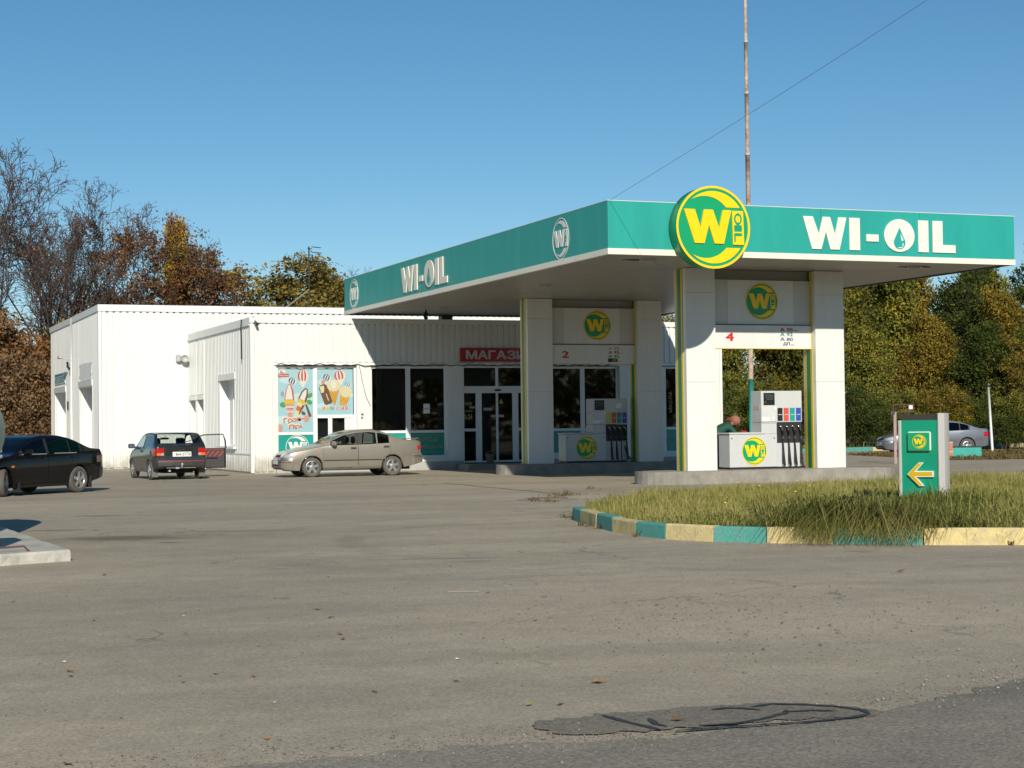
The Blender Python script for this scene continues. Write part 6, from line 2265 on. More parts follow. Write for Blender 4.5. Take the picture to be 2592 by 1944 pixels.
def tubes(segs, sides):
    """segs (n,8): p0 p1 r0 r1 -> verts, quads"""
    S = np.asarray(segs, dtype=np.float64)
    p0, p1, r0, r1 = S[:, 0:3], S[:, 3:6], S[:, 6], S[:, 7]
    t = p1 - p0
    t /= np.linalg.norm(t, axis=1, keepdims=True) + 1e-9
    ref = np.tile(np.array([0.31, 0.17, 0.935]), (len(S), 1))
    ref[np.abs((t * ref).sum(1)) > 0.93] = (1, 0, 0)
    a = np.cross(t, ref)
    a /= np.linalg.norm(a, axis=1, keepdims=True) + 1e-9
    b = np.cross(t, a)
    ang = np.arange(sides) * 2 * np.pi / sides
    ring = a[:, None, :] * np.cos(ang)[None, :, None] + b[:, None, :] * np.sin(ang)[None, :, None]
    v = np.concatenate([p0[:, None, :] + ring * r0[:, None, None], p1[:, None, :] + ring * r1[:, None, None]], axis=1)
    n = len(S)
    base = (np.arange(n) * 2 * sides)[:, None]
    k = np.arange(sides)[None, :]
    k2 = (np.arange(sides) + 1)[None, :] % sides
    q = np.stack([base + k, base + k2, base + sides + k2, base + sides + k], axis=2).reshape(-1, 4)
    return v.reshape(-1, 3), q


def leaves_geo(pos, size, rg, droop=0.0, aspect=0.55):
    n = len(pos)
    d = rg.normal(size=(n, 3))
    d[:, 2] -= droop
    d /= np.linalg.norm(d, axis=1, keepdims=True)
    s = np.cross(d, rg.normal(size=(n, 3)))
    s /= np.linalg.norm(s, axis=1, keepdims=True) + 1e-9
    nr = np.cross(d, s)
    sz = size[:, None]
    a = pos - d * sz * 0.5
    c = pos + d * sz * 0.5
    b = pos + s * sz * aspect * 0.5 + nr * sz * 0.12
    e = pos - s * sz * aspect * 0.5 + nr * sz * 0.12
    v = np.stack([a, b, c, e], axis=1).reshape(-1, 3)
    i = (np.arange(n) * 4)[:, None]
    return v, np.concatenate([i, i + 1, i + 2, i + 3], axis=1)


def grow(rg, P):
    """branch skeleton: list of segments per level, and the twig points that carry leaves"""
    segs = {}
    tips = []
    maxl = P['levels']

    def br(p, d, length, rad, lv):
        n = max(2, int(P['seg'][lv]))
        r = rad
        kids = P['kids'][lv] if lv < maxl - 1 else 0
        st = P['start'][lv]
        spots = sorted(rg.uniform(st, 1.0) for _ in range(kids)) if kids else []
        si = 0
        ph = rg.uniform(0, 6.28)
        for i in range(n):
            d2 = d + rg.normal(size=3) * P['wob'][lv] + np.array([0, 0, P['up'][lv]])
            d = d2 / np.linalg.norm(d2)
            q = p + d * length / n
            r2 = max(rad * (1 - (i + 1) / n * P['taper'][lv]), P.get('minr', .004))
            segs.setdefault(lv, []).append(np.concatenate([p, q, [r, r2]]))
            if lv >= maxl - 1 or (lv == maxl - 2 and i > n // 2):
                tips.append((p + q) / 2)
                tips.append(q)
            while si < len(spots) and spots[si] <= (i + 1) / n:
                f = spots[si]
                c = p + (q - p) * min(1, max(0, f * n - i))
                ph += 2.4 + rg.normal() * 0.4
                ref = np.array([1, 0, 0]) if abs(d[2]) > 0.8 else np.array([0, 0, 1.0])
                x = np.cross(d, ref)
                x /= np.linalg.norm(x)
                y = np.cross(d, x)
                an = R(P['ang'][lv]) * rg.uniform(0.75, 1.25)
                nd = d * math.cos(an) + (x * math.cos(ph) + y * math.sin(ph)) * math.sin(an)
                ln = length * P['ratio'][lv] * rg.uniform(0.7, 1.25) * (1 - P['fall'][lv] * (f - st) / (1.001 - st))
                br(c, nd, ln, max(r2 * P['thin'][lv], P.get('minr', .005)), lv + 1)
                si += 1
            p, r = q, r2
    for k in range(P.get('stems', 1)):
        d = np.array([rg.normal() * P.get('lean', .05), rg.normal() * P.get('lean', .05), 1.0])
        br(np.array([rg.normal() * .25 * (k > 0), rg.normal() * .25 * (k > 0), -0.1]), d / np.linalg.norm(d), P['h'] * P['trunk'] * rg.uniform(.9, 1.05), P['rad'], 0)
    return segs, np.array(tips)


def tree_meshes(seed, P):
    rg = np.random.default_rng(seed)
    segs, tips = grow(rg, P)
    sides = [8, 6, 4, 3, 3, 3]
    V, Q, o = [], [], 0
    tl = P.get('trunk_levels', 2)
    for lv in range(min(tl, P['levels'])):
        v, q = tubes(segs[lv], sides[lv])
        V.append(v)
        Q.append(q + o)
        o += len(v)
    trunk = np_mesh('trunk', np.concatenate(V), [np.concatenate(Q)], BARK, True)
    V, Q, o = [], [], 0
    for lv in range(tl, P['levels']):
        if lv in segs and P.get('twigs', True):
            v, q = tubes(segs[lv], 3)
            V.append(v)
            Q.append(q + o)
            o += len(v)
    twig = np_mesh('twigs', np.concatenate(V), [np.concatenate(Q)], TWIG) if V else None
    n = P['leaves']
    crown = None
    if n:
        zt = tips[:, 2]
        w = np.ones(len(tips))
        if 'leaf_low' in P:
            w = np.where(zt < P['leaf_low'] * P['h'], 1.0, P.get('leaf_top', .3))
        cl = P.get('clumps', 0)
        w = w / w.sum()
        if cl:
            cs = rg.choice(len(tips), size=cl, p=w)
            idx = cs[rg.integers(0, cl, size=n)]
        else:
            idx = rg.choice(len(tips), size=n, p=w)
        pos = tips[idx] + rg.normal(size=(n, 3)) * P['spread'] * np.array([1, 1, .8])
        pos[:, 2] = np.maximum(pos[:, 2], 0.1)
        sz = P['leaf'] * rg.uniform(.45, 1.6, size=n)
        v, q = leaves_geo(pos, sz, rg, P.get('droop', .25))
        crown = np_mesh('crown', v, [q], MATS['leaf_green'] if 'leaf_green' in MATS else BARK)
    top = max(s[5] for l in segs.values() for s in l)
    return trunk, twig, crown, top


LEAF = dict(
    brown=leaf_mat('leaf_brown', [(0.086, 0.052, 0.030), (0.184, 0.109, 0.055), (0.276, 0.167, 0.081), (0.368, 0.236, 0.115)], .3),
    rust=leaf_mat('leaf_rust', [(0.102, 0.054, 0.029), (0.228, 0.110, 0.048), (0.324, 0.162, 0.066), (0.348, 0.228, 0.072)], .3),
    olive=leaf_mat('leaf_olive', [(0.078, 0.075, 0.026), (0.208, 0.176, 0.047), (0.377, 0.293, 0.078), (0.546, 0.390, 0.130)], .35),
    yellow=leaf_mat('leaf_yellow', [(0.145, 0.145, 0.017), (0.362, 0.290, 0.017), (0.696, 0.478, 0.022), (0.797, 0.522, 0.043)], .4),
    ygreen=leaf_mat('leaf_yellow_green', [(0.060, 0.084, 0.022), (0.138, 0.162, 0.034), (0.252, 0.240, 0.048), (0.504, 0.384, 0.066)], .35),
    green=leaf_mat('leaf_green', [(.03, .055, .02), (.06, .092, .024), (.105, .13, .03), (.22, .20, .045)], .3),
    orange=leaf_mat('leaf_orange', [(.055, .055, .015), (.16, .135, .027), (.31, .225, .04), (.45, .29, .06)], .35),
    dry=leaf_mat('leaf_dry', [(0.102, 0.065, 0.038), (0.217, 0.138, 0.072), (0.348, 0.232, 0.123), (0.435, 0.304, 0.174)], .25),
)
SPEC = {}
bare = dict(levels=5, h=15, trunk=.66, rad=.27, seg=[10, 9, 6, 4, 3], kids=[10, 10, 7, 4, 0], start=[.36, .2, .15, .1, 0], wob=[.05, .08, .12, .16, .2],
            up=[.02, .10, .07, .05, .03], taper=[.75, .85, .8, .7, .6], ang=[38, 36, 38, 42, 40], ratio=[.80, .42, .48, .5, .5], fall=[.25, .45, .3, .2, 0], thin=[.62, .6, .6, .6, .6],
            leaves=900, spread=.2, leaf=.12, trunk_levels=3, minr=.012)
fork = dict(bare, stems=2, lean=.13, rad=.2, kids=[7, 9, 6, 4, 0])
brown = dict(bare, h=12, rad=.17, trunk=.8, kids=[15, 9, 6, 4, 0], start=[.25, .2, .15, .1, 0], ang=[50, 45, 42, 45, 40], ratio=[.45, .5, .5, .5, .5], leaves=11000, spread=.22, leaf=.15, clumps=420)
bushy = dict(bare, h=10, rad=.15, levels=4, trunk=.9, taper=[.92, .85, .8, .7], up=[.03, .09, .06, .04], minr=.006, kids=[24, 10, 7, 0], start=[.10, .2, .1, 0], ang=[52, 45, 45, 40], ratio=[.42, .5, .5, .5], fall=[.55, .3, .2, 0], leaves=26000, spread=.30, leaf=.17, clumps=900, trunk_levels=2)
airy = dict(bushy, leaves=14000, clumps=480, spread=.24)
tall_ = dict(bushy, h=13, kids=[30, 9, 7, 0], ratio=[.26, .5, .5, .5], ang=[36, 42, 45, 40], up=[.03, .16, .06, .03], leaves=26000, clumps=800, spread=.26)
shrub = dict(bare, h=5, trunk=.9, minr=.006, rad=.05, levels=3, stems=9, lean=.33, seg=[6, 5, 4], kids=[11, 7, 0], start=[.1, .1, 0], wob=[.1, .15, .2], up=[.05, .05, .03], taper=[.8, .7, .6], ang=[40, 45, 40], ratio=[.42, .5, .5], fall=[.4, .2, 0], thin=[.5, .6, .6],
             leaves=15000, spread=.24, leaf=.15, clumps=620, trunk_levels=1, droop=.2)
cone = dict(bare, h=12, rad=.15, minr=.006, levels=3, trunk=1.0, seg=[10, 6, 4], kids=[70, 12, 0], start=[.06, .15, 0], wob=[.02, .05, .1], up=[.0, -.01, -.02], taper=[.95, .8, .6], ang=[80, 50, 45], ratio=[.25, .35, .4], fall=[.85, .4, 0], thin=[.3, .5, .5],
            leaves=20000, spread=.12, leaf=.12, trunk_levels=1)
PROTO = {}
for nm, seed, P in (('bare', 1, bare), ('bare2', 12, bare), ('fork', 3, fork), ('brown', 4, brown), ('brown2', 15, brown), ('bushy', 6, bushy), ('bushy2', 7, bushy), ('airy', 8, airy), ('tall', 9, tall_), ('tall2', 19, tall_),
                    ('shrub', 10, shrub), ('shrub2', 11, shrub), ('cone', 13, cone)):
    PROTO[nm] = (tree_meshes(seed, P), P)


def plant(kind, name, label, cat, x, y, h, leaf, rz, group, sx=1.0):
    (trunk, twig, crown, top), P = PROTO[kind]
    s = h / top
    t = thing(name, label, cat, (x, y, -0.02), rz, group)
    t.scale = (s * sx, s * sx, s)
    link('trunk', trunk, t)
    if twig:
        link('branches', twig, t)
    if crown and leaf:
        c = link('crown', crown, t)
        c.material_slots[0].link = 'OBJECT'
        c.material_slots[0].material = LEAF[leaf]
    return t


GL, GR = 'autumn trees behind the hall', 'autumn wood on the right behind the yard'
for a in [
    ('fork', 'bare_tree', 'tall nearly leafless tree with a forked trunk, topmost of all at the left', 'tree', 8.9, 91.0, 17.2, 'brown', 0.4, GL, 1.0),
    ('bare', 'bare_tree', 'tall bare tree cut by the left edge of the view', 'tree', 6.4, 92.0, 16.5, 'brown', 2.0, GL, 1.1),
    ('bare2', 'bare_tree', 'bare tree with upswept limbs just left of the hall roof corner', 'tree', 11.24, 89.1, 14.3, 'brown', 1.1, GL, 1.1),
    ('bare', 'bare_tree', 'bare tree standing between the forked one and the hall corner', 'tree', 10.3, 93.5, 15.2, 'brown', 4.4, GL, .95),
    ('brown', 'brown_tree', 'thin tree with hanging reddish brown leaves above the hall corner', 'tree', 14.0, 91.2, 12.7, 'rust', 0.2, GL, .85),
    ('brown2', 'brown_tree', 'dense rusty brown tree above the hall roof, before the yellow top', 'tree', 16.9, 92.0, 12.2, 'rust', 1.4, GL, 1.1),
    ('tall', 'poplar_tree', 'tree whose bright yellow top peeps over the rusty brown one', 'tree', 19.3, 104.4, 14.5, 'yellow', .5, GL, .5),
    ('airy', 'yellowing_tree', 'olive yellow tree above the middle of the hall roof', 'tree', 20.0, 95.3, 11.8, 'olive', .3, GL, 1.3),
    ('airy', 'yellowing_tree', 'broad olive brown tree right of the olive yellow one', 'tree', 22.6, 96.0, 11.6, 'olive', 2.3, GL, 1.5),
    ('airy', 'yellowing_tree', 'olive tree with sparse top shoots behind the antenna mast', 'tree', 25.0, 95.0, 11.6, 'olive', 4.0, GL, 1.3),
    ('bushy2', 'yellowing_tree', 'low olive tree between antenna mast and canopy corner', 'tree', 26.8, 96.0, 10.6, 'olive', 5.2, GL, 1.3),
    ('bare', 'bare_tree', 'small bare tree showing over the left end of the canopy', 'tree', 29.0, 99.5, 11.3, 'brown', 3.1, GL, .8),
    ('bare2', 'bare_tree', 'bare tree whose twig tips just clear the canopy corner', 'tree', 44.8, 97.5, 14.7, 'brown', 3.6, GL, .8),
    ('bushy', 'yellowing_tree', 'brownish tree glimpsed between gateway 2 and gateway 4', 'tree', 46.0, 95.0, 9.5, 'brown', 2.6, GL, 1.0),
    ('brown', 'brown_tree', 'brown tree low behind the bare ones at the far left', 'tree', 9.8, 96.0, 6.6, 'brown', 3.3, GL, 1.3),
    ('brown2', 'brown_tree', 'brown tree filling the gap under the bare crowns', 'tree', 12.3, 95.0, 7.2, 'rust', 5.0, GL, 1.3),
    ('brown2', 'brown_tree', 'brown tree at the far left, mostly outside the view', 'tree', 5.2, 94.0, 7.0, 'brown', .9, GL, 1.2),
]:
    plant(*a)
GB = 'dry brown bushes left of the hall'
for k, (x, y, h, sh_, lf, rz, lab) in enumerate([
    (6.9, 86.5, 5.8, 'shrub', 'dry', .3, 'tall dry brown bush beyond the black saloon, at the left edge'),
    (7.9, 85.4, 5.2, 'shrub2', 'dry', 2.2, 'dry tan bush behind the roof of the black saloon'),
    (8.75, 86.0, 5.9, 'shrub', 'brown', 4.2, 'brown bush touching the far left corner of the hall'),
    (7.5, 89.0, 7.6, 'shrub2', 'brown', 1.2, 'high brown thicket under the forked bare tree'),
    (9.6, 88.2, 7.4, 'shrub', 'rust', 5.5, 'reddish brown thicket rising behind the hall corner'),
    (5.7, 88.5, 7.0, 'shrub2', 'dry', 3.9, 'dry thicket at the far left edge of the view'),
    (11.5, 90.5, 7.6, 'shrub', 'olive', 1.9, 'olive brown thicket just over the hall roof corner'),
    (13.8, 92.0, 8.3, 'shrub2', 'olive', .8, 'thicket over the hall roof below the thin brown tree'),
    (16.6, 93.5, 8.4, 'shrub', 'brown', 2.9, 'thicket over the hall roof below the rusty tree'),
    (19.5, 93.5, 8.2, 'shrub2', 'olive', 4.4, 'yellowish thicket over the hall roof under the poplar'),
    (22.0, 94.0, 8.2, 'shrub', 'olive', .1, 'olive thicket over the hall roof, mid length'),
    (24.6, 94.0, 8.4, 'shrub2', 'olive', 3.0, 'olive thicket at the foot of the antenna mast')]):
    plant(sh_, 'bush', lab, 'bush', x, y, h, lf, rz, GB)


def at(px, D):
    """a place D metres ahead of the camera and px (photo columns of 2212) across"""
    k = (px - 1106) / 3733.0 * D
    return (0.9308 * k + 0.3655 * D, -0.3655 * k + 0.9308 * D)


right = [
    ('tall', 'poplar_tree', 'yellow green upright tree next to the right column of gateway 4', 1862, 98, 11.5, 'ygreen', .2, 1.0),
    ('tall2', 'poplar_tree', 'slim yellow green tree behind the canopy edge', 1925, 101, 11.8, 'ygreen', 1.2, 1.0),
    ('bushy', 'autumn_tree', 'orange brown crowned tree right of the slim yellow green one', 1990, 103, 11.4, 'orange', 2.0, .85),
    ('bushy2', 'autumn_tree', 'dark green broad tree in the middle of the right-hand wood', 2050, 100, 9.9, 'green', 3.0, 1.0),
    ('tall2', 'poplar_tree', 'dark green slim tree with sky showing round its top', 2105, 106, 11.8, 'green', 4.1, .9),
    ('airy', 'autumn_tree', 'dark tree in the shade above the white post', 2140, 96, 9.4, 'green', 5.0, 1.1),
    ('cone', 'spruce_tree', 'dark pointed spruce at the right edge beside the canopy end', 2200, 101, 14.2, 'green', .6, 1.0),
    ('bushy', 'autumn_tree', 'golden leaved tree at the right edge of the view, below the spruce', 2222, 92, 8.6, 'orange', 1.0, .8),
    ('bushy', 'autumn_tree', 'yellowing tree seen through gateway 4, left half', 1590, 97, 8.5, 'ygreen', 1.9, 1.0),
    ('bushy2', 'autumn_tree', 'dark green tree seen through gateway 4 above the pump', 1668, 99, 9.3, 'orange', 2.4, 1.0),
    ('bushy', 'autumn_tree', 'olive tree seen through gateway 4 beside its right column', 1745, 97, 9.5, 'ygreen', 3.1, 1.0),
    ('airy', 'autumn_tree', 'olive tree hidden by the right column of gateway 4', 1800, 100, 11.0, 'olive', 4.6, 1.0),
    ('bushy2', 'autumn_tree', 'olive tree behind the shop right of gateway 2', 1520, 100, 9.0, 'olive', .9, 1.0),
    ('tall', 'poplar_tree', 'green tree at the back of the wood near the spruce', 2160, 112, 13.2, 'ygreen', 2.6, 1.0),
    ('bushy', 'autumn_tree', 'dark green tree beyond the right edge of the view', 2285, 98, 10.5, 'green', 4.8, 1.0),
    ('bushy2', 'autumn_tree', 'golden tree standing before the dark green one, over the grey car', 2030, 92, 7.2, 'orange', 5.5, .95),
    ('airy', 'autumn_tree', 'golden brown tree in front of the wood, over the sign', 1965, 93, 7.4, 'orange', 1.6, .9),
    ('bushy', 'autumn_tree', 'yellow green tree low in front, right of gateway 4', 1895, 92, 6.4, 'ygreen', 2.2, .95),
    ('bushy2', 'autumn_tree', 'deep green tree behind the white post', 2110, 90, 6.6, 'green', 3.5, 1.1),
    ('bushy', 'autumn_tree', 'deep green tree with yellow sprays at far right', 2175, 89, 6.4, 'ygreen', 4.3, 1.0),
    ('airy', 'autumn_tree', 'tree with yellow leaves at lower right edge', 2215, 88, 5.8, 'orange', 5.9, .9),
]
for (kd, nm, lab, px, D, h, lf, rz, sx) in right:
    x, y = at(px, D)
    plant(kd, nm, lab, 'tree', x, y, h, lf, rz, GR, sx)
GU = 'bushes along the far kerb'
for k, (px, D, h, lf, rz, lab) in enumerate([
    (1575, 90, 3.4, 'green', .2, 'green bush behind the bending person in gateway 4'), (1640, 91, 4.0, 'ygreen', 1.5, 'yellow green bush behind the pump head in gateway 4'),
    (1705, 90, 3.8, 'orange', 2.2, 'orange tinged bush behind the right end of the pump'), (1770, 89, 3.6, 'green', 3.7, 'bush behind the right column of gateway 4'),
    (1850, 88, 3.3, 'green', 4.4, 'dark green bush at the kerb right of gateway 4'), (1905, 87, 2.6, 'green', 5.1, 'low green bush left of the grey car'),
    (1965, 89, 3.2, 'ygreen', .7, 'bush behind the nose of the grey car'), (2030, 89, 3.4, 'orange', 1.1, 'golden bush above the roof of the grey car'),
    (2085, 88, 2.4, 'yellow', 2.9, 'bright yellow bush above the boot of the grey car'), (2125, 87, 2.9, 'green', 3.3, 'green bush right behind the white post'),
    (2170, 86, 2.6, 'green', 4.9, 'dark green bush right of the white post'), (2220, 86, 3.0, 'ygreen', 5.6, 'bush at the right edge behind the kerb')]):
    x, y = at(px, D)
    plant('shrub' if k % 2 else 'shrub2', 'bush', lab, 'bush', x, y, h, lf, rz, GU)

# ------------------------------------------------------------------ grass
def inside(P, poly):
    x, y = P[:, 0], P[:, 1]
    c = np.zeros(len(P), bool)
    n = len(poly)
    for i in range(n):
        (x0, y0), (x1, y1) = poly[i], poly[(i + 1) % n]
        hit = ((y0 > y) != (y1 > y)) & (x < (x1 - x0) * (y - y0) / (y1 - y0 + 1e-12) + x0)
        c ^= hit
    return c


def blades(name, pts, length, width, rg, lean, bias, m, z0=0.03):
    n = len(pts)
    a = rg.uniform(0, 2 * np.pi, n)
    s = np.stack([np.cos(a), np.sin(a), np.zeros(n)], 1)
    ld = rg.normal(size=(n, 3)) * lean + np.array(bias)
    ld[:, 2] = 0
    b = np.concatenate([pts, np.full((n, 1), z0)], 1)
    L = length[:, None]
    up = np.array([0, 0, 1.0])
    mid = b + up * L * .55 + ld * L * .22
    dl = np.linalg.norm(ld, axis=1, keepdims=True)
    tip = b + up * L * np.clip(1.0 - .55 * dl, -.25, 1.0) + ld * L * .75
    tip[:, 2] = np.maximum(tip[:, 2], .015)
    w = width[:, None]
    v = np.stack([b - s * w, b + s * w, mid + s * w * .8, mid - s * w * .8, tip], 1).reshape(-1, 3)
    i = (np.arange(n) * 5)[:, None]
    q = np.concatenate([i, i + 1, i + 2, i + 3], 1)
    t = np.concatenate([i + 3, i + 2, i + 4], 1)
    return tag(link(name, np_mesh(name, v, [q, t], m)), None, None, None, 'stuff')


rg = np.random.default_rng(5)
isl = [(11.15, 25.4), (10.6, 23.6), (10.28, 22.3), (10.14, 21.0), (10.2, 20.25), (10.45, 19.6), (10.95, 19.0), (11.5, 18.42), (12.2, 17.8), (13.3, 17.15), (15.3, 16.1), (17.5, 15.0), (30, 30), (36, 38.6), (27.6, 35.7), (22.5, 33.9), (18.6, 32.6), (15.3, 31.2), (13, 28.3)]
sheet('grass_island', isl, 0.06, SOIL)
mb = MB()
n = len(isl)
GRASS = leaf_mat('grass_blade', [(.115, .145, .032), (.235, .24, .065), (.40, .35, .125), (.54, .46, .21)], .3)
LUSH = leaf_mat('grass_lush', [(.07, .10, .022), (.14, .17, .04), (.24, .25, .07), (.44, .38, .15)], .25)
WEED = leaf_mat('weed', [(.05, .07, .015), (.10, .10, .03), (.22, .17, .08), (.28, .2, .1)], .2)


def cam_px(P):
    d = .3655 * P[:, 0] + .9308 * P[:, 1]
    return 1106 + 3733 * (.9308 * P[:, 0] - .3655 * P[:, 1]) / d, d


pts = np.stack([rg.uniform(9.8, 33, 900000), rg.uniform(15.5, 38.6, 900000)], 1)
pts = pts[inside(pts, isl)]
px, d = cam_px(pts)
keep = (px > 1180) & (rg.uniform(size=len(pts)) < np.clip((21 / d) ** 1.5, .12, 1) * np.where(px < 2300, 1.0, .45))
pts, px, d = pts[keep], px[keep], d[keep]
tot_xy = np.array([16.9, 24.4])
patchn = np.sin(pts[:, 0] * 1.3 + 2 * np.sin(pts[:, 1] * .7)) * np.sin(pts[:, 1] * 1.1 + 1.5 * np.sin(pts[:, 0] * .9))
dt = np.linalg.norm(pts - tot_xy, axis=1)
def seg_d(P, a, b):
    a, b = np.array(a), np.array(b)
    t = np.clip(((P - a) @ (b - a)) / ((b - a) @ (b - a)), 0, 1)
    return np.linalg.norm(P - a - t[:, None] * (b - a), axis=1), t


d1, t1 = seg_d(pts, (12.1, 18.5), (17.0, 24.3))            # a lush belt from the kerb up to the sign
d2, t2 = seg_d(pts, (12.0, 18.6), (19.5, 18.0))            # and rank grass along the kerb further right
lp = np.maximum(.85 * np.exp(-(d1 / (1.1 + .4 * patchn)) ** 2), .6 * np.exp(-(d2 / (2.4 + .7 * patchn)) ** 2))
lush = rg.uniform(size=len(pts)) < lp
soft = rg.uniform(size=len(pts)) < .85
A_ = pts[~(lush & soft)]
pa = patchn[~(lush & soft)]
ln = rg.gamma(7, .024, len(A_)) * (1.0 + .35 * pa)
blades('grass', A_, np.clip(ln, .06, .45), rg.uniform(.003, .0065, len(A_)), rg, .42, (0, 0, 0), GRASS, .05)
B_ = pts[lush & soft]
pb = patchn[lush & soft]
ln = rg.gamma(8, .031, len(B_)) * (1 + .35 * pb)
blades('lush_grass', B_, np.clip(ln, .08, .6), rg.uniform(.004, .008, len(B_)), rg, .75, (-.3, -.45, 0), LUSH, .05)
# long blades that hang over the kerb
kpv = [(10.95, 19.0), (11.5, 18.42), (12.2, 17.8), (12.9, 17.35)]
CP, CB_ = [], []
for _ in range(52):                                        # tufts, each combed one way
    t = np.clip(rg.normal(.40, .19), 0, .98)
    k = int(t * 3)
    c = np.array(kpv[k]) + (np.array(kpv[k + 1]) - np.array(kpv[k])) * (t * 3 - k) + np.array([.45, .85]) * rg.uniform(.0, .5)
    m_ = int(rg.uniform(30, 150))
    CP.append(c + rg.normal(size=(m_, 2)) * .12)
    CB_.append(np.tile(np.array([-.6 + rg.normal() * .5, -1.05 + rg.normal() * .35, 0]), (m_, 1)))
CP, CB_ = np.concatenate(CP), np.concatenate(CB_)
half = rg.uniform(size=len(CP)) < .6
for q, m_ in ((half, LUSH), (~half, GRASS)):
    blades('overhanging_grass', CP[q], np.clip(rg.gamma(5, .085, q.sum()), .12, .95), rg.uniform(.004, .009, q.sum()), rg, .42, CB_[q], m_, .06)
# weeds at the foot of kerbs, walls and cracks
spots = [(11.0, 25.55, .15), (10.9, 25.0, .2), (10.35, 23.4, .2), (10.2, 22.6, .12), (12.9, 31.0, .25), (14.1, 33.2, .35), (14.6, 33.9, .3), (12.85, 31.6, .12), (9.9, 20.8, .06), (13.05, 17.0, .05), (10.8, 66.6, .5), (12.3, 66.2, .5), (12.6, 64.6, .3), (12.6, 62, .3), (16.3, 36.6, .1)]
W_ = []
for (x, y, r) in spots:
    k = int(55 * max(.3, r / .2))
    W_.append(np.array([x, y]) + rg.normal(size=(k, 2)) * r * .5)
W_ = np.concatenate(W_)
blades('weeds', W_, rg.gamma(6, .014, len(W_)), rg.uniform(.003, .007, len(W_)), rg, .9, (0, 0, 0), WEED, 0.0)
# dry grass of the far verge and along the far kerb
V_ = np.stack([rg.uniform(38, 62, 120000), rg.uniform(47, 67, 120000)], 1)
V_ = V_[inside(V_, [(41.6, 65.5), (40.2, 58), (39, 54.4), (44, 52), (60, 47), (66, 63), (52, 65.6), (46, 66.2)])]
blades('verge_grass', V_, rg.gamma(5, .025, len(V_)), rg.uniform(.012, .025, len(V_)), rg, .7, (0, 0, 0), leaf_mat('grass_dry', [(.07, .07, .02), (.13, .11, .04), (.22, .16, .07), (.28, .2, .1)], .25), 0.0)
fk_ = np.array([(36, 69.6), (45.9, 73.2), (56, 76.6), (66, 79.8)])
tt = rg.uniform(0, 3, 16000)
sg = np.minimum(tt.astype(int), 2)
K_ = fk_[sg] + (fk_[sg + 1] - fk_[sg]) * (tt - sg)[:, None] + rg.uniform(.3, 5, len(tt))[:, None] * np.array([-.32, .95])
blades('back_grass', K_, rg.gamma(5, .06, len(K_)), rg.uniform(.015, .03, len(K_)), rg, .6, (0, 0, 0), LUSH, 0.0)
# small yellow flowers in the grass
FL = mat('flower_yellow', (.75, .55, .02), .6)
for (a, b, z) in ((15.4, 27.2, .30), (14.6, 24.6, .3), (16.2, 26.8, .3), (17.3, 29.1, .3), (12.0, 22.2, .28), (15.9, 28.9, .3), (18.6, 29.3, .32)):
    t = thing('flower', 'tiny yellow flower standing in the grass of the island', 'flower', (a, b, .05), 0, 'yellow flowers in the grass')
    MB().tube([(0, 0, 0), (.01, 0, z)], .003, 4).build('stem', LUSH, t)
    MB().lathe([(.001, .0), (.022, .008), (.02, .02), (.001, .022)], 8, frame((.01, 0, z), (1, 0, 0), (0, 1, 0))).build('flower_head', FL, t)

# ------------------------------------------------------------------ stones and fallen leaves on the asphalt
def stones(name, P, size, m):
    n = len(P)
    oc = np.array([(1, 0, 0), (0, 1, 0), (-1, 0, 0), (0, -1, 0), (0, 0, .75), (0, 0, -.3)], float)
    a = rg.uniform(0, 6.28, n)
    c, s_ = np.cos(a), np.sin(a)
    sc = size[:, None, None] * rg.uniform(.6, 1.3, (n, 6, 1))
    v = np.tile(oc, (n, 1, 1)) * sc
    x = v[:, :, 0] * c[:, None] - v[:, :, 1] * s_[:, None]
    y = v[:, :, 0] * s_[:, None] + v[:, :, 1] * c[:, None]
    v = np.stack([x + P[:, 0:1], y + P[:, 1:2], v[:, :, 2] + size[:, None] * .25 + .002], 2).reshape(-1, 3)
    f = np.array([(0, 1, 4), (1, 2, 4), (2, 3, 4), (3, 0, 4), (1, 0, 5), (2, 1, 5), (3, 2, 5), (0, 3, 5)])
    F = (np.arange(n)[:, None, None] * 6 + f[None]).reshape(-1, 3)
    return tag(link(name, np_mesh(name, v, [F], m)), None, None, None, 'stuff')


GRAVEL = leaf_mat('gravel_stone', [(.10, .09, .08), (.2, .185, .16), (.3, .28, .24), (.5, .48, .43)], 0.0)
re_ = np.array(road_edge[1:9])
tt = rg.uniform(0, len(re_) - 1.001, 5200)
sg = tt.astype(int)
E1 = re_[sg] + (re_[sg + 1] - re_[sg]) * (tt - sg)[:, None] + np.stack([np.zeros(len(tt)), rg.normal(.12, .22, len(tt))], 1)
E2 = np.array([6.6, 11.6]) + rg.normal(size=(1500, 2)) * np.array([1.3, 1.6])
E3 = np.stack([rg.uniform(.5, 9, 1300), rg.uniform(7.5, 18, 1300)], 1)
stones('gravel', np.concatenate([E1, E2, E3]), np.concatenate([rg.gamma(4, .0011, len(E1)), rg.gamma(4, .0014, len(E2)), rg.gamma(4, .0011, len(E3))]), GRAVEL)


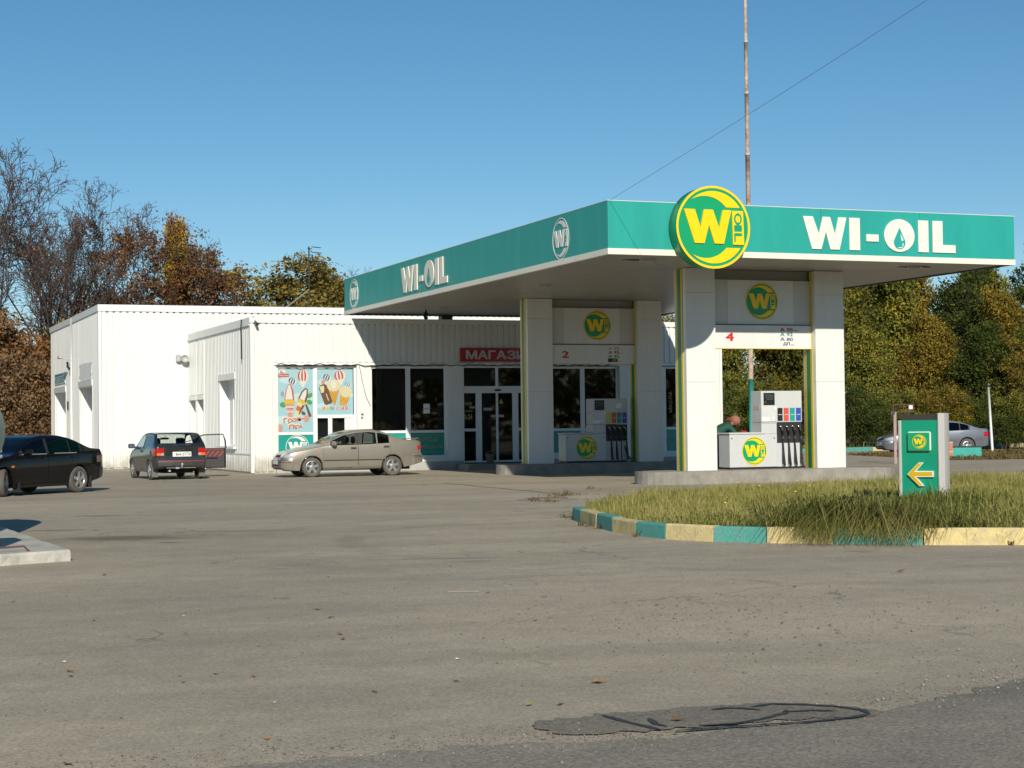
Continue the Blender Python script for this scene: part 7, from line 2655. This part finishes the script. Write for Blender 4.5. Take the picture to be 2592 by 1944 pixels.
def leaf_mesh(seed, size):
    r = random.Random(seed)
    n = 9
    out = [(.5 * math.cos(2 * math.pi * k / n) * (1 + .35 * math.cos(5 * 2 * math.pi * k / n) + r.uniform(-.15, .15)), .36 * math.sin(2 * math.pi * k / n) * (1 + .3 * math.cos(5 * 2 * math.pi * k / n) + r.uniform(-.15, .15))) for k in range(n)]
    vs = [(0, 0, .02)] + [(x, y, .12 * x * x + .25 * abs(y) + r.uniform(0, .1)) for x, y in out]
    mb = MB().add([(a * size, b * size, c * size) for a, b, c in vs], [(0, k + 1, (k + 1) % n + 1) for k in range(n)])
    mb.tube([(.45 * size, 0, .05 * size), (.75 * size, .04 * size, .1 * size)], .012 * size, 4)
    return mb.mesh('fallen_leaf')


LB = mat('leaf_litter_brown', (.22, .105, .035), .8, var=.4, vscale=30)
LO = mat('leaf_litter_tan', (.36, .19, .06), .8, var=.3, vscale=30)
LY = mat('leaf_litter_yellow', (.72, .50, .02), .7, var=.2, vscale=30)
LM = [leaf_mesh(i, .045) for i in range(5)]
spots = [(1.46, 15.72), (3.6, 14.93), (3.64, 13.23), (3.9, 14.03), (3.4, 12.12), (3.34, 11.83), (2.71, 11.72), (1.36, 11.03), (1.34, 10.82), (1.95, 10.53), (2.16, 10.51), (2.35, 10.3), (1.92, 10.27), (2.84, 9.41), (3.39, 9.59), (1.94, 8.22), (5.44, 14.5), (3.69, 13.84), (3.48, 11.8), (0.97, 7.98),
         (6.29, 12.83), (6.7, 13.26), (8.1, 13.68), (8.37, 12.01), (5.25, 13.05), (4.99, 12.27), (3.61, 8.54), (6.8, 11.65), (10.28, 23.25), (10.25, 23.02), (9.9, 20.75), (11.05, 25.85), (10.96, 25.54), (4.6, 16.8), (6.1, 17.4), (2.6, 18.2)]
LEAF_LABEL = {0: 'small brown leaf on the asphalt nearest the pale concrete slab', 15: 'small brown leaf lowest in the picture, right of the bottom left corner', 19: 'brown leaf nearest the bottom left corner of the picture',
              28: 'brown leaf in the weeds below the curved end of the kerb', 29: 'second brown leaf in the weeds below the curved end of the kerb', 30: 'brown leaf at the foot of the curved kerb, below a yellow stone',
              31: 'brown leaf at the very tip of the grass island', 32: 'brown leaf just before the teal tip stone of the kerb', 26: 'small leaf just right of the bright yellow one',
              23: 'brown leaf furthest right on the open asphalt', 13: 'tan leaf in the lower middle of the asphalt, above the patch'}
for k, (x, y) in enumerate(spots):
    o = link('fallen_leaf', LM[k % 5], None)
    o.location = (x, y, .004)
    o.rotation_euler = (rng.uniform(-.25, .25), rng.uniform(-.25, .25), rng.uniform(0, 6.28))
    q = rng.uniform(.55, 1.25)
    o.scale = (q, q, q)
    if not o.data.materials:
        o.data.materials.append(LB)
    o.material_slots[0].link = 'OBJECT'
    o.material_slots[0].material = LB if k % 3 else LO
    tag(o, LEAF_LABEL.get(k, 'small curled brown leaf fallen on the open asphalt'), 'leaf', 'fallen leaves on the asphalt')
for (x, y, m, q, lab) in ((4.11, 9.15, LO, 1.7, 'large tan fallen leaf just above the dark asphalt patch'), (9.81, 14.53, LO, 2.3, 'large tan curled leaf on the asphalt below the yellow kerb'), (3.45, 8.58, LY, 1.1, 'bright yellow fallen leaf at the edge of the dark road'),
                          (3.93, 7.80, LB, 1.3, 'brown leaf lying on the dark asphalt patch'), (2.38, 12.65, LO, .9, 'pale leaf with a white scrap on the middle left asphalt')):
    o = link('fallen_leaf', leaf_mesh(int(x * 10), .05), None)
    o.data.materials.append(m)
    o.location = (x, y, .012)
    o.scale = (q, q, q)
    o.rotation_euler = (0.1, -.1, x * 3)
    tag(o, lab, 'leaf', 'fallen leaves on the asphalt')
for k, (x, y) in enumerate([(2.6, 13.89), (1.39, 11.49), (3.75, 10.5), (2.23, 9.31)]):
    o = MB().add([(0, 0, .004), (.035, .005, .012), (.03, .03, .005), (-.004, .024, .01)], [(0, 1, 2, 3)]).build('paper_scrap', PAPER)
    o.location = (x, y, 0)
    o.rotation_euler = (0, 0, k * 1.3)
    tag(o, 'tiny white scrap of paper lying on the asphalt', 'litter', 'paper scraps on the asphalt')
o = MB().tube([(0, 0, .006), (.12, -.04, .008), (.26, -.10, .006)], .0035, 5).build('straw', mat('straw', (.34, .30, .235), .8))
o.location = (5.15, 14.75, 0)
tag(o, 'pale straw lying on the asphalt before the kerb tip', 'straw')

# ------------------------------------------------------------------ unseen wood, added behind the viewer to darken what the shop windows mirror
n = 26000
P_ = np.stack([rg.uniform(-130, 150, n), -62 + rg.normal(size=n) * 5, np.abs(rg.normal(size=n)) * 3.2 + rg.uniform(0, 5, n)], 1)
n2 = 14000                                                   # the wood goes on to the right of the view
k_ = rg.uniform(2340, 3700, n2)
D_ = 99 + rg.normal(size=n2) * 4
l_ = (k_ - 1106) / 3733 * D_
z_ = rg.uniform(0, 1, n2) ** .8 * (8.5 + 2.5 * np.sin(k_ / 37.0) + 1.5 * np.sin(k_ / 11.0))
P_ = np.concatenate([P_, np.stack([.9308 * l_ + .3655 * D_, -.3655 * l_ + .9308 * D_, z_], 1)])
v, q = leaves_geo(P_, np.concatenate([rg.uniform(.7, 1.6, n), rg.uniform(.3, .7, n2)]), rg)
tag(link('unseen_wood', np_mesh('unseen_wood', v, [q], LEAF['olive'])), 'unseen wood added behind the viewer, going on past the right edge', None, None, 'stuff')
